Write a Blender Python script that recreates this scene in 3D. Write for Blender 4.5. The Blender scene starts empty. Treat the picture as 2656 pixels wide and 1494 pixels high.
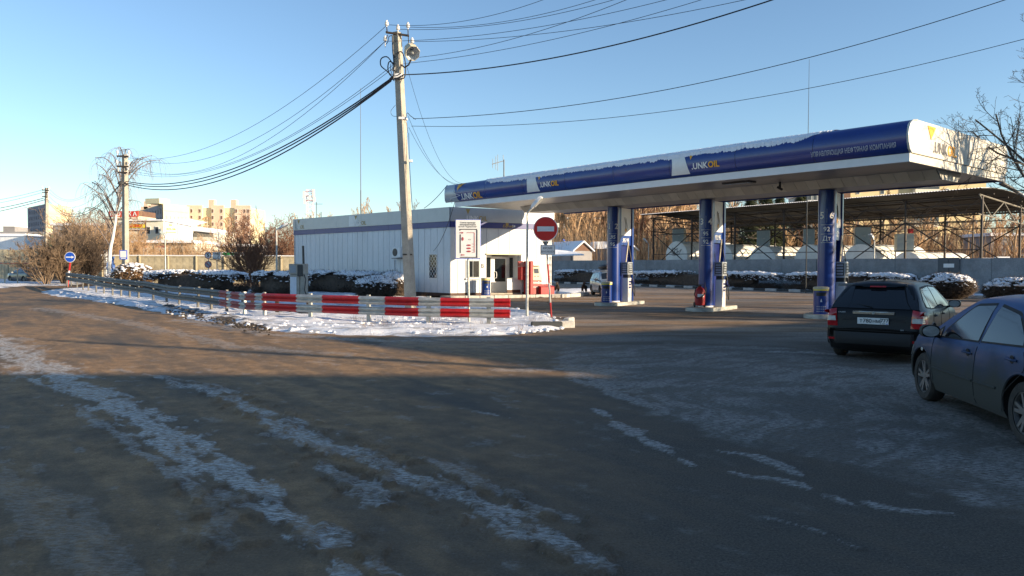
import bpy, bmesh, math, random
import numpy as np
from mathutils import Vector, Matrix
R = math.radians
PI = math.pi
S = bpy.context.scene
col = S.collection
random.seed(7)
RNG = np.random.default_rng(11)

# ------------------------------------------------------------------ camera, sky, sun, exposure
PITCH, ROLL, FPX = math.atan(58.5 / 1930), 0.003, 1930.0
cam_d = bpy.data.cameras.new('camera'); cam = bpy.data.objects.new('camera', cam_d); col.objects.link(cam)
cam_d.sensor_width = 36; cam_d.lens = FPX / 2656 * 36; cam_d.clip_start = .1; cam_d.clip_end = 3000
CAMR = Matrix.Rotation(PI / 2 - PITCH, 3, 'X') @ Matrix.Rotation(ROLL, 3, 'Z')
CAML = Vector((0, 0, 1.8))
cam.matrix_world = Matrix.Translation(CAML) @ CAMR.to_4x4()
S.camera = cam
SUN_A, SUN_E = R(-22), R(13)
w = bpy.data.worlds.new('World'); S.world = w; w.use_nodes = True
wn = w.node_tree.nodes; wn.clear()
wo = wn.new('ShaderNodeOutputWorld'); wb = wn.new('ShaderNodeBackground'); sk = wn.new('ShaderNodeTexSky')
sk.sky_type = 'NISHITA'; sk.sun_disc = False; sk.sun_elevation = SUN_E
sk.sun_rotation = PI / 2 - SUN_A
sk.altitude = 200; sk.air_density = 1.0; sk.dust_density = 0.25; sk.ozone_density = 2.7
wb.inputs[1].default_value = 0.108
w.node_tree.links.new(sk.outputs[0], wb.inputs[0]); w.node_tree.links.new(wb.outputs[0], wo.inputs[0])
sl = bpy.data.lights.new('sun', 'SUN'); sl.energy = 4.6; sl.angle = R(.5); sl.color = (1, .80, .56)
so = bpy.data.objects.new('sun', sl); col.objects.link(so)
SD = Vector((math.cos(SUN_E) * math.cos(SUN_A), math.cos(SUN_E) * math.sin(SUN_A), math.sin(SUN_E)))
so.rotation_euler = SD.to_track_quat('Z', 'Y').to_euler(); so.location = (0, 0, 30)
S.view_settings.view_transform = 'Standard'; S.view_settings.look = 'None'
S.view_settings.exposure = 1.08; S.view_settings.gamma = 1; S.view_settings.use_curve_mapping = False

# ------------------------------------------------------------------ measuring helpers (photograph pixel -> place in the world)
def ray(px, py):
    return CAMR @ Vector(((px - 1328) / FPX, -(py - 747) / FPX, -1))
def G(px, py, z=0.0):
    d = ray(px, py); t = (z - CAML.z) / d.z; return CAML + d * t
def P(px, py, Y):
    d = ray(px, py); return CAML + d * (Y / d.y)
def ZP(py, Y, px=1328): return P(px, py, Y).z
def PX(p):
    q = CAMR.transposed() @ (Vector(p) - CAML)
    return (1328 + FPX * q.x / -q.z, 747 - FPX * q.y / -q.z)

# ------------------------------------------------------------------ materials
def mat(name, c, rough=.7, metal=0, var=.12, scale=3., bump=0., bscale=None, spec=None, c2=None, thr=None, coat=0, alpha=1, stretch=None, fine=0):
    m = bpy.data.materials.new(name); m.use_nodes = True
    nt = m.node_tree; n = nt.nodes; L = nt.links
    b = n['Principled BSDF']
    b.inputs['Roughness'].default_value = rough; b.inputs['Metallic'].default_value = metal
    if spec is not None: b.inputs['Specular IOR Level'].default_value = spec
    if coat: b.inputs['Coat Weight'].default_value = coat; b.inputs['Coat Roughness'].default_value = .05
    if alpha < 1: b.inputs['Alpha'].default_value = alpha
    tc = n.new('ShaderNodeTexCoord'); co = tc.outputs['Object']
    if stretch:
        mp = n.new('ShaderNodeMapping'); mp.inputs['Scale'].default_value = stretch
        L.new(co, mp.inputs[0]); co = mp.outputs[0]
    if var or c2:
        nz = n.new('ShaderNodeTexNoise'); nz.inputs['Scale'].default_value = scale; nz.inputs['Detail'].default_value = 6
        nz.inputs['Roughness'].default_value = .65
        L.new(co, nz.inputs['Vector'])
        cr = n.new('ShaderNodeValToRGB')
        a, bb = ((thr, thr + .12) if thr else (.3, .7))
        cr.color_ramp.elements[0].position = a; cr.color_ramp.elements[1].position = bb
        c0 = [max(0, v * (1 - var)) for v in c]; c1 = [min(1, v * (1 + var)) for v in c] if c2 is None else c2
        if c2 is not None: c0 = c
        cr.color_ramp.elements[0].color = (*c0, 1); cr.color_ramp.elements[1].color = (*c1, 1)
        L.new(nz.outputs[0], cr.inputs[0])
        out = cr.outputs[0]
        if fine:
            n2 = n.new('ShaderNodeTexNoise'); n2.inputs['Scale'].default_value = scale * 14; n2.inputs['Detail'].default_value = 4
            L.new(co, n2.inputs['Vector'])
            mr = n.new('ShaderNodeMapRange'); mr.inputs[1].default_value = .3; mr.inputs[2].default_value = .7
            mr.inputs[3].default_value = 1 - fine; mr.inputs[4].default_value = 1 + fine * .6
            L.new(n2.outputs[0], mr.inputs[0])
            mx = n.new('ShaderNodeMix'); mx.data_type = 'RGBA'; mx.blend_type = 'MULTIPLY'; mx.inputs[0].default_value = 1
            L.new(out, mx.inputs[6]); L.new(mr.outputs[0], mx.inputs[7]); out = mx.outputs[2]
        L.new(out, b.inputs['Base Color'])
    else:
        b.inputs['Base Color'].default_value = (*c, 1)
    if bump:
        n3 = n.new('ShaderNodeTexNoise'); n3.inputs['Scale'].default_value = bscale or scale * 4; n3.inputs['Detail'].default_value = 5
        L.new(co, n3.inputs['Vector'])
        bp = n.new('ShaderNodeBump'); bp.inputs['Strength'].default_value = min(1, bump); bp.inputs['Distance'].default_value = .02 * max(1, bump)
        L.new(n3.outputs[0], bp.inputs['Height']); L.new(bp.outputs[0], b.inputs['Normal'])
    return m
def srgb(r, g, b):
    f = lambda v: ((v / 255 + .055) / 1.055) ** 2.4 if v > 10 else v / 255 / 12.92
    return (f(r), f(g), f(b))
M = dict(
    concrete=mat('concrete', (.40, .36, .29), .9, var=.22, scale=2.2, bump=.4, bscale=40, fine=.15),
    concrete_grey=mat('concrete_grey', (.26, .27, .27), .9, var=.25, scale=1.1, bump=.3, bscale=30, fine=.15),
    fence_concrete=mat('fence_concrete', (.46, .40, .27), .9, var=.25, scale=1.4, bump=.3, bscale=20, fine=.1),
    kerb_dark=mat('kerb_dark', (.05, .055, .055), .8, var=.3, scale=6),
    kerb_light=mat('kerb_light', (.48, .46, .42), .85, var=.25, scale=6, bump=.3),
    steel=mat('steel', (.46, .46, .42), .5, .4, var=.32, scale=4, stretch=(1, 1, 3), fine=.1),
    steel_dull=mat('steel_dull', (.15, .145, .13), .65, .15, var=.3, scale=3, fine=.15),
    red_paint=mat('red_paint', (.46, .014, .016), .5, var=.3, scale=4, fine=.3),
    red_faded=mat('red_faded', (.36, .08, .07), .6, var=.25, scale=8, fine=.2),
    red_sign=mat('red_sign', (.55, .02, .012), .4, var=.05, scale=3),
    white_paint=mat('white_paint', (.78, .78, .76), .5, var=.05, scale=2),
    white_sign=mat('white_sign', (.80, .80, .76), .4, var=.04, scale=6),
    panel_white=mat('panel_white', (.66, .69, .71), .4, var=.09, scale=1.6, stretch=(1, 1, .22), fine=.06),
    panel_grey=mat('panel_grey', (.30, .33, .34), .4, var=.06, scale=1.2),
    band_blue=mat('band_blue', (.030, .045, .20), .35, var=.08, scale=2),
    blue=mat('blue', (.006, .034, .20), .28, var=.12, scale=1.3, coat=.3, fine=.05),
    blue_deep=mat('blue_deep', (.006, .015, .12), .35, var=.1, scale=1.5),
    blue_sign=mat('blue_sign', (.01, .09, .55), .4, var=.05),
    orange=mat('orange', (.85, .40, .02), .4, var=.04),
    orange_faded=mat('orange_faded', (.40, .27, .07), .5, var=.1),
    silver=mat('silver', (.42, .45, .47), .35, .2, var=.05, scale=2),
    soffit=mat('soffit', (.24, .245, .24), .35, var=.06, scale=1.5, stretch=(.3, 2, 1)),
    beam=mat('beam', (.62, .57, .45), .5, var=.10, scale=1.8),
    cream=mat('cream', (.62, .59, .50), .5, var=.06, scale=1.2),
    snow=mat('snow', (.80, .81, .84), .75, var=.04, scale=6, bump=.8, bscale=28),
    snow_roof=mat('snow_roof', (.84, .85, .87), .8, var=.03, scale=2, bump=.4, bscale=8),
    black=mat('black', (.012, .012, .013), .5, var=0),
    rubber=mat('rubber', (.022, .021, .020), .75, var=.3, scale=9),
    plastic=mat('plastic', (.008, .008, .009), .55, var=.1),
    cable=mat('cable', (.010, .012, .018), .5, var=0),
    glass=mat('glass', (.015, .018, .02), .06, var=0, spec=.8),
    glass_far=mat('glass_far', (.05, .06, .07), .15, var=.1, scale=1),
    brown_plinth=mat('brown_plinth', (.09, .045, .03), .7, var=.2, scale=4),
    frame_dark=mat('frame_dark', (.05, .05, .045), .5, var=.1),
    rust=mat('rust', (.040, .030, .024), .7, var=.35, scale=2),
    rust_light=mat('rust_light', (.22, .20, .16), .7, var=.25, scale=2),
    tin=mat('tin', (.035, .032, .029), .6, .1, var=.3, scale=1),
    tank=mat('tank', (.80, .79, .74), .5, var=.12, scale=1.6, fine=.08),
    cabinet=mat('cabinet', (.30, .35, .34), .5, var=.1, scale=2),
    cabinet_cream=mat('cabinet_cream', (.55, .50, .36), .6, var=.1, scale=2),
    twig_dark=mat('twig_dark', (.085, .060, .042), .9, var=.4, scale=5),
    twig=mat('twig', (.24, .17, .11), .9, var=.35, scale=3),
    twig_red=mat('twig_red', (.24, .125, .075), .9, var=.35, scale=3),
    twig_tan=mat('twig_tan', (.50, .33, .185), .9, var=.35, scale=.6),
    bark_near=mat('bark_near', (.10, .09, .075), .9, var=.3, scale=6, bump=.5),
    birch=mat('birch', (.70, .68, .62), .8, c2=(.06, .05, .05), thr=.62, var=0.1, scale=3.5, stretch=(1, 1, 4)),
    fir=mat('fir', (.05, .065, .02), .9, var=.4, scale=1.5),
    leaf_dry=mat('leaf_dry', (.20, .12, .06), .9, var=.4, scale=3),
    brick=mat('brick', (.42, .25, .15), .9, var=.2, scale=.5),
    brick_dark=mat('brick_dark', (.16, .09, .06), .9, var=.2, scale=.5),
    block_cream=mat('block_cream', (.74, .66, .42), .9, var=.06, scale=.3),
    block_shade_grey=mat('block_shade_grey', (.24, .24, .27), .9, var=.12, scale=.3),
    block_orange=mat('block_orange', (.70, .53, .40), .9, var=.12, scale=.3),
    yellow_block=mat('yellow_block', (.70, .56, .31), .9, var=.10, scale=.4),
    plaster=mat('plaster', (.70, .67, .55), .9, var=.08, scale=.6),
    shed_grey=mat('shed_grey', (.30, .29, .29), .8, var=.1, scale=.7),
    green=mat('green', (.03, .14, .075), .6, var=.1, scale=.5),
    green_bright=mat('green_bright', (.02, .38, .09), .5, var=.1),
    yellow=mat('yellow', (.75, .60, .04), .5, var=.08),
    dirt=mat('dirt', (.045, .035, .027), .95, var=.4, scale=5, bump=.6),
    text_black=mat('text_black', (.02, .02, .025), .6, var=0),
    text_grey=mat('text_grey', (.16, .16, .16), .6, var=0),
    map_red=mat('map_red', (.42, .08, .09), .5, var=0),
    tarp=mat('tarp', (.07, .16, .45), .6, c2=(.5, .55, .62), thr=.56, var=.1, scale=5),
    porcelain=mat('porcelain', (.75, .73, .68), .25, var=.03),
    dog=mat('dog', (.035, .024, .018), .9, var=.4, scale=9),
    hill=mat('hill', (.36, .245, .145), .95, c2=(.45, .38, .30), thr=.6, var=.25, scale=.25, fine=.4),
    lamp_glass=mat('lamp_glass', (.35, .36, .33), .12, var=.1, scale=9),
)
# ------------------------------------------------------------------ object helpers
def meshobj(name, v, f, m, parent=None, smooth=False):
    me = bpy.data.meshes.new(name)
    me.from_pydata([tuple(p) for p in v], [], f)
    if isinstance(m, str): m = M[m]
    me.materials.append(m)
    if smooth: me.shade_smooth()
    o = bpy.data.objects.new(name, me); col.objects.link(o)
    if parent: o.parent = parent
    return o
def npobj(name, V, F, m, parent=None, smooth=False):
    V = np.asarray(V, dtype=np.float32); F = np.asarray(F, dtype=np.int32); k = F.shape[1]
    me = bpy.data.meshes.new(name)
    me.vertices.add(len(V)); me.vertices.foreach_set('co', V.ravel())
    me.loops.add(F.size); me.loops.foreach_set('vertex_index', F.ravel())
    me.polygons.add(len(F)); me.polygons.foreach_set('loop_start', np.arange(0, F.size, k, dtype=np.int32))
    me.update(calc_edges=True)
    if isinstance(m, str): m = M[m]
    me.materials.append(m)
    if smooth: me.shade_smooth()
    o = bpy.data.objects.new(name, me); col.objects.link(o)
    if parent: o.parent = parent
    return o
class MB:
    def __init__(s, mtx=None): s.v = []; s.f = []; s.m = mtx
    def add(s, vs, fs):
        n = len(s.v)
        for p in vs:
            p = Vector(p)
            s.v.append(s.m @ p if s.m is not None else p)
        s.f += [tuple(i + n for i in f) for f in fs]; return s
    def box(s, x0, x1, y0, y1, z0, z1):
        return s.add([(x0, y0, z0), (x1, y0, z0), (x1, y1, z0), (x0, y1, z0), (x0, y0, z1), (x1, y0, z1), (x1, y1, z1), (x0, y1, z1)],
                     [(0, 3, 2, 1), (4, 5, 6, 7), (0, 1, 5, 4), (1, 2, 6, 5), (2, 3, 7, 6), (3, 0, 4, 7)])
    def cbox(s, x0, x1, y0, y1, z0, z1, c=.01):           # box with chamfered vertical and top edges
        a = [(x0 + c, y0), (x1 - c, y0), (x1, y0 + c), (x1, y1 - c), (x1 - c, y1), (x0 + c, y1), (x0, y1 - c), (x0, y0 + c)]
        b = [(min(max(x, x0 + c), x1 - c), min(max(y, y0 + c), y1 - c)) for x, y in a]
        vs = [(x, y, z0) for x, y in a] + [(x, y, z1 - c) for x, y in a] + [(x, y, z1) for x, y in b]
        fs = [tuple(range(7, -1, -1)), tuple(range(16, 24))]
        for k in (0, 8):
            for i in range(8): j = (i + 1) % 8; fs.append((k + i, k + j, k + 8 + j, k + 8 + i))
        return s.add(vs, fs)
    def prism(s, poly, z0, z1):
        n = len(poly)
        vs = [(p[0], p[1], z0) for p in poly] + [(p[0], p[1], z1) for p in poly]
        fs = [tuple(range(n - 1, -1, -1)), tuple(range(n, 2 * n))] + [(i, (i + 1) % n, n + (i + 1) % n, n + i) for i in range(n)]
        return s.add(vs, fs)
    def extr(s, poly, d):                                  # 3-D polygon pushed along d
        n = len(poly); d = Vector(d); vs = [Vector(p) for p in poly]; vs += [p + d for p in vs[:n]]
        fs = [tuple(range(n - 1, -1, -1)), tuple(range(n, 2 * n))] + [(i, (i + 1) % n, n + (i + 1) % n, n + i) for i in range(n)]
        return s.add(vs, fs)
    def cyl(s, p0, p1, r0, r1=None, n=12, caps=True):
        p0 = Vector(p0); p1 = Vector(p1); r1 = r0 if r1 is None else r1
        d = (p1 - p0).normalized(); a = d.orthogonal().normalized(); b = d.cross(a)
        vs = []
        for p, r in ((p0, r0), (p1, r1)):
            for i in range(n):
                t = 2 * PI * i / n; vs.append(p + (a * math.cos(t) + b * math.sin(t)) * r)
        fs = [(i, (i + 1) % n, n + (i + 1) % n, n + i) for i in range(n)]
        if caps: fs += [tuple(range(n - 1, -1, -1)), tuple(range(n, 2 * n))]
        return s.add(vs, fs)
    def tube(s, pts, r, n=8, r1=None):
        pts = [Vector(p) for p in pts]; k = len(pts); vs = []; ref = None
        for i, p in enumerate(pts):
            d = (pts[min(i + 1, k - 1)] - pts[max(i - 1, 0)]).normalized()
            if ref is None: ref = d.orthogonal().normalized()
            a = (ref - d * ref.dot(d)).normalized(); ref = a; b = d.cross(a)
            rr = r if r1 is None else r + (r1 - r) * i / (k - 1)
            for j in range(n):
                t = 2 * PI * j / n; vs.append(p + (a * math.cos(t) + b * math.sin(t)) * rr)
        fs = [(i * n + j, i * n + (j + 1) % n, (i + 1) * n + (j + 1) % n, (i + 1) * n + j) for i in range(k - 1) for j in range(n)]
        fs += [tuple(range(n - 1, -1, -1)), tuple(range((k - 1) * n, k * n))]
        return s.add(vs, fs)
    def lathe(s, prof, c=(0, 0, 0), axis='Z', n=24, a0=0, a1=2 * PI, caps=True):
        vs = []; full = abs(a1 - a0 - 2 * PI) < 1e-6; m = n if full else n + 1
        for r, h in prof:
            for i in range(m):
                t = a0 + (a1 - a0) * i / n; x, y = r * math.cos(t), r * math.sin(t)
                p = (x, y, h) if axis == 'Z' else ((x, h, y) if axis == 'Y' else (h, x, y))
                vs.append((p[0] + c[0], p[1] + c[1], p[2] + c[2]))
        fs = []
        for k in range(len(prof) - 1):
            for i in range(m if full else m - 1):
                j = (i + 1) % m; fs.append((k * m + i, k * m + j, (k + 1) * m + j, (k + 1) * m + i))
        if full and caps: fs += [tuple(range(m - 1, -1, -1)), tuple(range((len(prof) - 1) * m, len(prof) * m))]
        return s.add(vs, fs)
    def grid(s, pts2):                                     # list of rows of 3-D points
        a, b = len(pts2), len(pts2[0])
        return s.add([p for r in pts2 for p in r], [(i * b + j, i * b + j + 1, (i + 1) * b + j + 1, (i + 1) * b + j) for i in range(a - 1) for j in range(b - 1)])
    def build(s, name, m, parent=None, smooth=False, rel=None):
        v = s.v
        if rel is not None: rel = Vector(rel); v = [p - rel for p in v]
        o = meshobj(name, v, s.f, m, parent, False)
        if smooth:
            me = o.data; me.shade_smooth()
            try: me.set_sharp_from_angle(angle=R(40))
            except Exception: pass
        return o
def tag(o, label, cat, group=None):
    o['label'] = label; o['category'] = cat
    if group: o['group'] = group
    return o
def thing(name, label, cat, loc=(0, 0, 0), rz=0, group=None):
    o = bpy.data.objects.new(name, None); col.objects.link(o); o.empty_display_size = .2
    o.location = loc; o.rotation_euler = (0, 0, rz)
    return tag(o, label, cat, group)
def struct(o, kind='structure'): o['kind'] = kind; return o
def kids(o): return [c for c in bpy.data.objects if c.parent == o]
def dup(root, loc, rz=None, label=None, scale=None):
    def cp(o, par):
        c = o.copy(); col.objects.link(c)
        if par: c.parent = par
        for k in kmap.get(o.name, []): cp(k, c)
        return c
    kmap = {}
    for c in list(bpy.data.objects):
        if c.parent: kmap.setdefault(c.parent.name, []).append(c)
    r = cp(root, None); r.location = loc
    if rz is not None: r.rotation_euler = (0, 0, rz)
    if label: r['label'] = label
    if scale: r.scale = (scale,) * 3 if not isinstance(scale, tuple) else scale
    return r
def share(o, n, place, parent=None):
    for i in range(n):
        c = o.copy(); col.objects.link(c)
        if parent: c.parent = parent
        place(c, i)
def text_geo(txt, size, bold=.0, shear=0, align='CENTER', cuts=0):
    cu = bpy.data.curves.new('t', 'FONT'); cu.body = txt; cu.size = size; cu.offset = bold * size; cu.shear = shear
    cu.align_x = align; cu.align_y = 'CENTER'; cu.resolution_u = 3
    ob = bpy.data.objects.new('t', cu); col.objects.link(ob)
    dg = bpy.context.evaluated_depsgraph_get(); me = bpy.data.meshes.new_from_object(ob.evaluated_get(dg))
    bpy.data.objects.remove(ob); bpy.data.curves.remove(cu)
    bm = bmesh.new(); bm.from_mesh(me); bpy.data.meshes.remove(me)
    bmesh.ops.triangulate(bm, faces=bm.faces[:])
    for _ in range(cuts): bmesh.ops.subdivide_edges(bm, edges=bm.edges[:], cuts=1); bmesh.ops.triangulate(bm, faces=bm.faces[:])
    bm.verts.index_update()
    v = [tuple(x.co) for x in bm.verts]; f = [tuple(q.index for q in p.verts) for p in bm.faces]; bm.free()
    return v, f
def text(txt, size, m, fn, parent=None, name='lettering', rel=None, **k):
    v, f = text_geo(txt, size, **k)
    vs = [Vector(fn(p[0], p[1])) for p in v]
    if rel is not None: vs = [p - Vector(rel) for p in vs]
    return meshobj(name, vs, f, m, parent)
def frame(o, x, z, y=None):                                # matrix with given axes
    x = Vector(x).normalized(); z = Vector(z).normalized(); y = Vector(y).normalized() if y is not None else z.cross(x)
    return Matrix.Translation(Vector(o)) @ Matrix((x, y, z)).transposed().to_4x4()

# numpy value noise
def _h(ix, iy, s):
    a = (ix.astype(np.int64) * 374761393 + iy.astype(np.int64) * 668265263 + s * 974634777) & 0xffffffff
    a = ((a ^ (a >> 13)) * 1274126177) & 0xffffffff
    return ((a ^ (a >> 16)) & 0xffff) / 65535.0
def vn(x, y, s=0):
    ix = np.floor(x); iy = np.floor(y); fx = x - ix; fy = y - iy
    fx = fx * fx * (3 - 2 * fx); fy = fy * fy * (3 - 2 * fy)
    return (_h(ix, iy, s) * (1 - fx) + _h(ix + 1, iy, s) * fx) * (1 - fy) + (_h(ix, iy + 1, s) * (1 - fx) + _h(ix + 1, iy + 1, s) * fx) * fy
def fbm(x, y, o=4, s=0):
    t = 0; a = .5; n = 0
    for k in range(o): t = t + a * vn(x * 2 ** k + 17.3 * k, y * 2 ** k - 9.1 * k, s + k); n += a; a *= .55
    return t / n
def sst(a, b, x): t = np.clip((x - a) / (b - a), 0, 1); return t * t * (3 - 2 * t)
def pdist(X, Y, pts):                                      # distance to polyline and parameter width
    d = np.full(X.shape, 1e9); wd = np.zeros(X.shape)
    for (x0, y0, w0), (x1, y1, w1) in zip(pts[:-1], pts[1:]):
        dx, dy = x1 - x0, y1 - y0; t = np.clip(((X - x0) * dx + (Y - y0) * dy) / (dx * dx + dy * dy), 0, 1)
        q = np.hypot(X - x0 - t * dx, Y - y0 - t * dy); ww = w0 + (w1 - w0) * t
        k = q < d; d = np.where(k, q, d); wd = np.where(k, ww, wd)
    return d, wd
def inpoly(X, Y, poly):
    ins = np.zeros(X.shape, bool); n = len(poly)
    for i in range(n):
        x0, y0 = poly[i]; x1, y1 = poly[(i + 1) % n]
        c = ((y0 > Y) != (y1 > Y)) & (X < (x1 - x0) * (Y - y0) / (y1 - y0 + 1e-12) + x0)
        ins ^= c
    return ins
def polysd(X, Y, poly):                                    # signed distance, positive inside
    d, _ = pdist(X, Y, [(p[0], p[1], 0) for p in poly + [poly[0]]])
    return np.where(inpoly(X, Y, poly), d, -d)
# ------------------------------------------------------------------ ground, road, snow
def pxl(pts): return [(G(a, b).x, G(a, b).y) for a, b in pts]
def pxw(pts): return [(G(a, b).x, G(a, b).y, c) for a, b, c in pts]
def attr(o, name, a):
    at = o.data.attributes.new(name, 'FLOAT', 'POINT'); at.data.foreach_set('value', np.asarray(a, dtype=np.float32).ravel())
def road_mat():
    m = bpy.data.materials.new('icy_asphalt'); m.use_nodes = True; nt = m.node_tree; n = nt.nodes; L = nt.links; b = n['Principled BSDF']
    def A(k): x = n.new('ShaderNodeAttribute'); x.attribute_name = k; return x.outputs['Fac']
    def N(sc, det=5, st=None):
        g = n.new('ShaderNodeNewGeometry'); x = n.new('ShaderNodeTexNoise'); x.inputs['Scale'].default_value = sc; x.inputs['Detail'].default_value = det; x.inputs['Roughness'].default_value = .7
        co = g.outputs['Position']
        if st: mp = n.new('ShaderNodeMapping'); mp.inputs['Rotation'].default_value = (0, 0, st[2]); mp.inputs['Scale'].default_value = (st[0], st[1], 1); L.new(co, mp.inputs[0]); co = mp.outputs[0]
        L.new(co, x.inputs['Vector']); return x.outputs[0]
    def mixc(f, a, c):
        x = n.new('ShaderNodeMix'); x.data_type = 'RGBA'
        if isinstance(f, float): x.inputs[0].default_value = f
        else: L.new(f, x.inputs[0])
        for s_, v in ((6, a), (7, c)):
            if isinstance(v, tuple): x.inputs[s_].default_value = (*v, 1)
            else: L.new(v, x.inputs[s_])
        return x.outputs[2]
    def math_(op, a, c=None, cl=False):
        x = n.new('ShaderNodeMath'); x.operation = op; x.use_clamp = cl
        for s_, v in ((0, a), (1, c)):
            if v is None: continue
            if isinstance(v, (int, float)): x.inputs[s_].default_value = v
            else: L.new(v, x.inputs[s_])
        return x.outputs[0]
    def rng(v, a, c, lo=0., hi=1.):
        x = n.new('ShaderNodeMapRange'); x.inputs[1].default_value = a; x.inputs[2].default_value = c; x.inputs[3].default_value = lo; x.inputs[4].default_value = hi; L.new(v, x.inputs[0]); return x.outputs[0]
    asph = mixc(rng(N(55, 4), .36, .66), (.044, .039, .033), (.128, .112, .092))
    sand = mixc(rng(N(2.6, 9), .32, .66), (.20, .122, .064), (.43, .265, .135))
    base = mixc(A('sand'), asph, sand)
    sand = mixc(rng(N(45, 4), .40, .62), mixc(.30, sand, (.05, .035, .022)), sand)
    base = mixc(A('sand'), asph, sand); grit = rng(N(70, 2), .66, .72); base = mixc(math_('MULTIPLY', grit, .55), base, (.34, .32, .29)); pit = rng(N(38, 3), .68, .73); base = mixc(math_('MULTIPLY', pit, .4), base, (.012, .011, .010))
    icec = mixc(rng(N(30, 6), .36, .64), (.30, .28, .26), (.58, .545, .50))
    icem = math_('MULTIPLY', A('ice'), rng(N(24, 8, (.6, 1.6, R(52))), .40, .56, .0, 1.), True)
    L.new(mixc(icem, base, icec), b.inputs['Base Color'])
    L.new(rng(icem, 0, 1, .82, .42), b.inputs['Roughness']); b.inputs['Specular IOR Level'].default_value = .25
    bp = n.new('ShaderNodeBump'); bp.inputs['Strength'].default_value = .9; bp.inputs['Distance'].default_value = .014
    L.new(math_('ADD', N(60, 5), math_('MULTIPLY', N(9, 6, (.5, 1.4, R(52))), 2.2)), bp.inputs['Height']); L.new(bp.outputs[0], b.inputs['Normal'])
    return m
M['road'] = road_mat()
rows = 2.0 * (46 ** (np.arange(0, 521) / 520.0)); kk = np.linspace(-1.25, 1.25, 861)
YY = np.repeat(rows[:, None], len(kk), 1); XX = YY * kk[None, :]
XX = XX + (fbm(XX * .7, YY * .7, 2, 5) - .5) * 0
# ice bands on the road, measured along the photograph's streaks
bands = [([(-60, 862, .5), (60, 925, .55), (150, 980, .55), (206, 1010, .52), (361, 1087, .48), (464, 1154, .42), (618, 1231, .32), (696, 1309, .25), (820, 1400, .2), (900, 1494, .15)], 1.0, .12),
         ([(402, 979, .14), (567, 1020, .24), (722, 1092, .28), (825, 1150, .34), (979, 1206, .34), (1134, 1267, .30), (1289, 1335, .26), (1400, 1390, .22), (1577, 1472, .18)], .85, 1.),
         ([(1090, 1190, .10), (1200, 1230, .14), (1330, 1290, .16), (1480, 1350, .12)], .5, 1.),
         ([(567, 1278, .12), (650, 1310, .2), (742, 1345, .18), (830, 1385, .2), (900, 1420, .16), (1020, 1494, .14)], .55, .9),
         ([(200, 1060, .08), (227, 1082, .14), (309, 1128, .13), (361, 1164, .14), (438, 1226, .14), (500, 1270, .1)], .6, .6), ([(480, 1250, .1), (560, 1330, .18), (600, 1420, .2)], .3, .9),
         ([(1540, 1060, .1), (1640, 1120, .18), (1720, 1170, .13), (1800, 1210, .06)], .75, .1),
         ([(1860, 1170, .05), (1960, 1185, .14), (2070, 1225, .14)], .7, .1), ([(1890, 1225, .05), (2050, 1255, .15), (2200, 1305, .17), (2330, 1325, .12), (2470, 1335, .03)], .7, .1),
         ([(1980, 1340, .03), (2100, 1370, .07), (2230, 1425, .03)], .5, .4), ([(1230, 1067, .05), (1320, 1085, .10)], .8, .2),
         ([(0, 880, .8), (120, 960, .8), (260, 1040, .5)], .45, .3), ([(0, 1250, .5), (150, 1370, .5), (300, 1494, .4)], .22, .1),
         ([(1300, 960, .3), (1480, 960, .5), (1600, 1020, .45), (1700, 1060, .2)], .55, .05), ([(470, 830, .6), (700, 868, .5), (1000, 885, .5), (1300, 880, .6)], .6, .0),
         ([(100, 800, .7), (300, 830, .6), (620, 900, .5), (900, 920, .4)], .4, .0), ([(300, 960, .1), (560, 1000, .1), (640, 1030, .08)], .5, .3), ([(825, 1210, .2), (920, 1262, .24), (1000, 1308, .14)], .7, 1.),
         ([(2000, 912, .2), (2160, 918, .35)], .9, .0), ([(2180, 960, .8), (2330, 970, .7), (2420, 1040, .5), (2560, 1110, .4), (2656, 1140, .3)], .5, .0)]
ice = np.zeros(XX.shape); hgt = np.zeros(XX.shape)
ca, sa = math.cos(R(-52)), math.sin(R(-52)); AL = XX * ca + YY * sa; AC = -XX * sa + YY * ca       # along / across the lane
nz1 = fbm(AL * 2.6, AC * 8, 6, 3); nz2 = fbm(XX * 5, YY * 5, 6, 9); cell = fbm(AL * 6.5 + 5, AC * 9.5, 2, 21)
for pts, amt, bumpy in bands:
    d, wd = pdist(XX, YY, pxw([(q0, q1, q2 * .62) for q0, q1, q2 in pts])); e = 1 - d / np.maximum(wd, .02)
    mk = sst(.12, .42, e + (nz1 - .5) * 3.0 + (nz2 - .5) * 1.6)
    mk = mk * sst(2.6, 1.7, d / np.maximum(wd, .02))
    ice = np.maximum(ice, mk * amt)
    lump = sst(.56, .70, cell + (nz2 - .5) * .25)
    hgt = np.maximum(hgt, sst(3.0, 1.2, d / np.maximum(wd, .02)) * .032 * bumpy * lump); hgt = np.maximum(hgt, mk * .008)
    ice = ice * (1 - .5 * lump * bumpy * sst(3, 1.2, d / np.maximum(wd, .02)))
film = polysd(XX, YY, pxl([(1440, 950), (1600, 1010), (1700, 1075), (1850, 1130), (2000, 1165), (2150, 1200), (2300, 1235), (2480, 1300), (2700, 1350), (3100, 1150), (2700, 940), (2120, 905), (1750, 890), (1450, 900)]))
stc = fbm(AL * .8, AC * 7, 5, 33); r0 = np.hypot(XX - 9, YY - 6); r0 = r0 + 2.6 * (fbm(XX * .35, YY * .35, 3, 47) - .5) + .25 * (nz2 - .5); swirl = .5 * fbm(r0 * 11, np.arctan2(YY - 6, XX - 9) * 7, 5, 41) + .5 * fbm(XX * 1.6, YY * 2.4, 6, 43)
fm = sst(-.15, .25, film + (nz2 - .5) * .8) * (.28 + .60 * sst(.42, .64, swirl))
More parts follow.
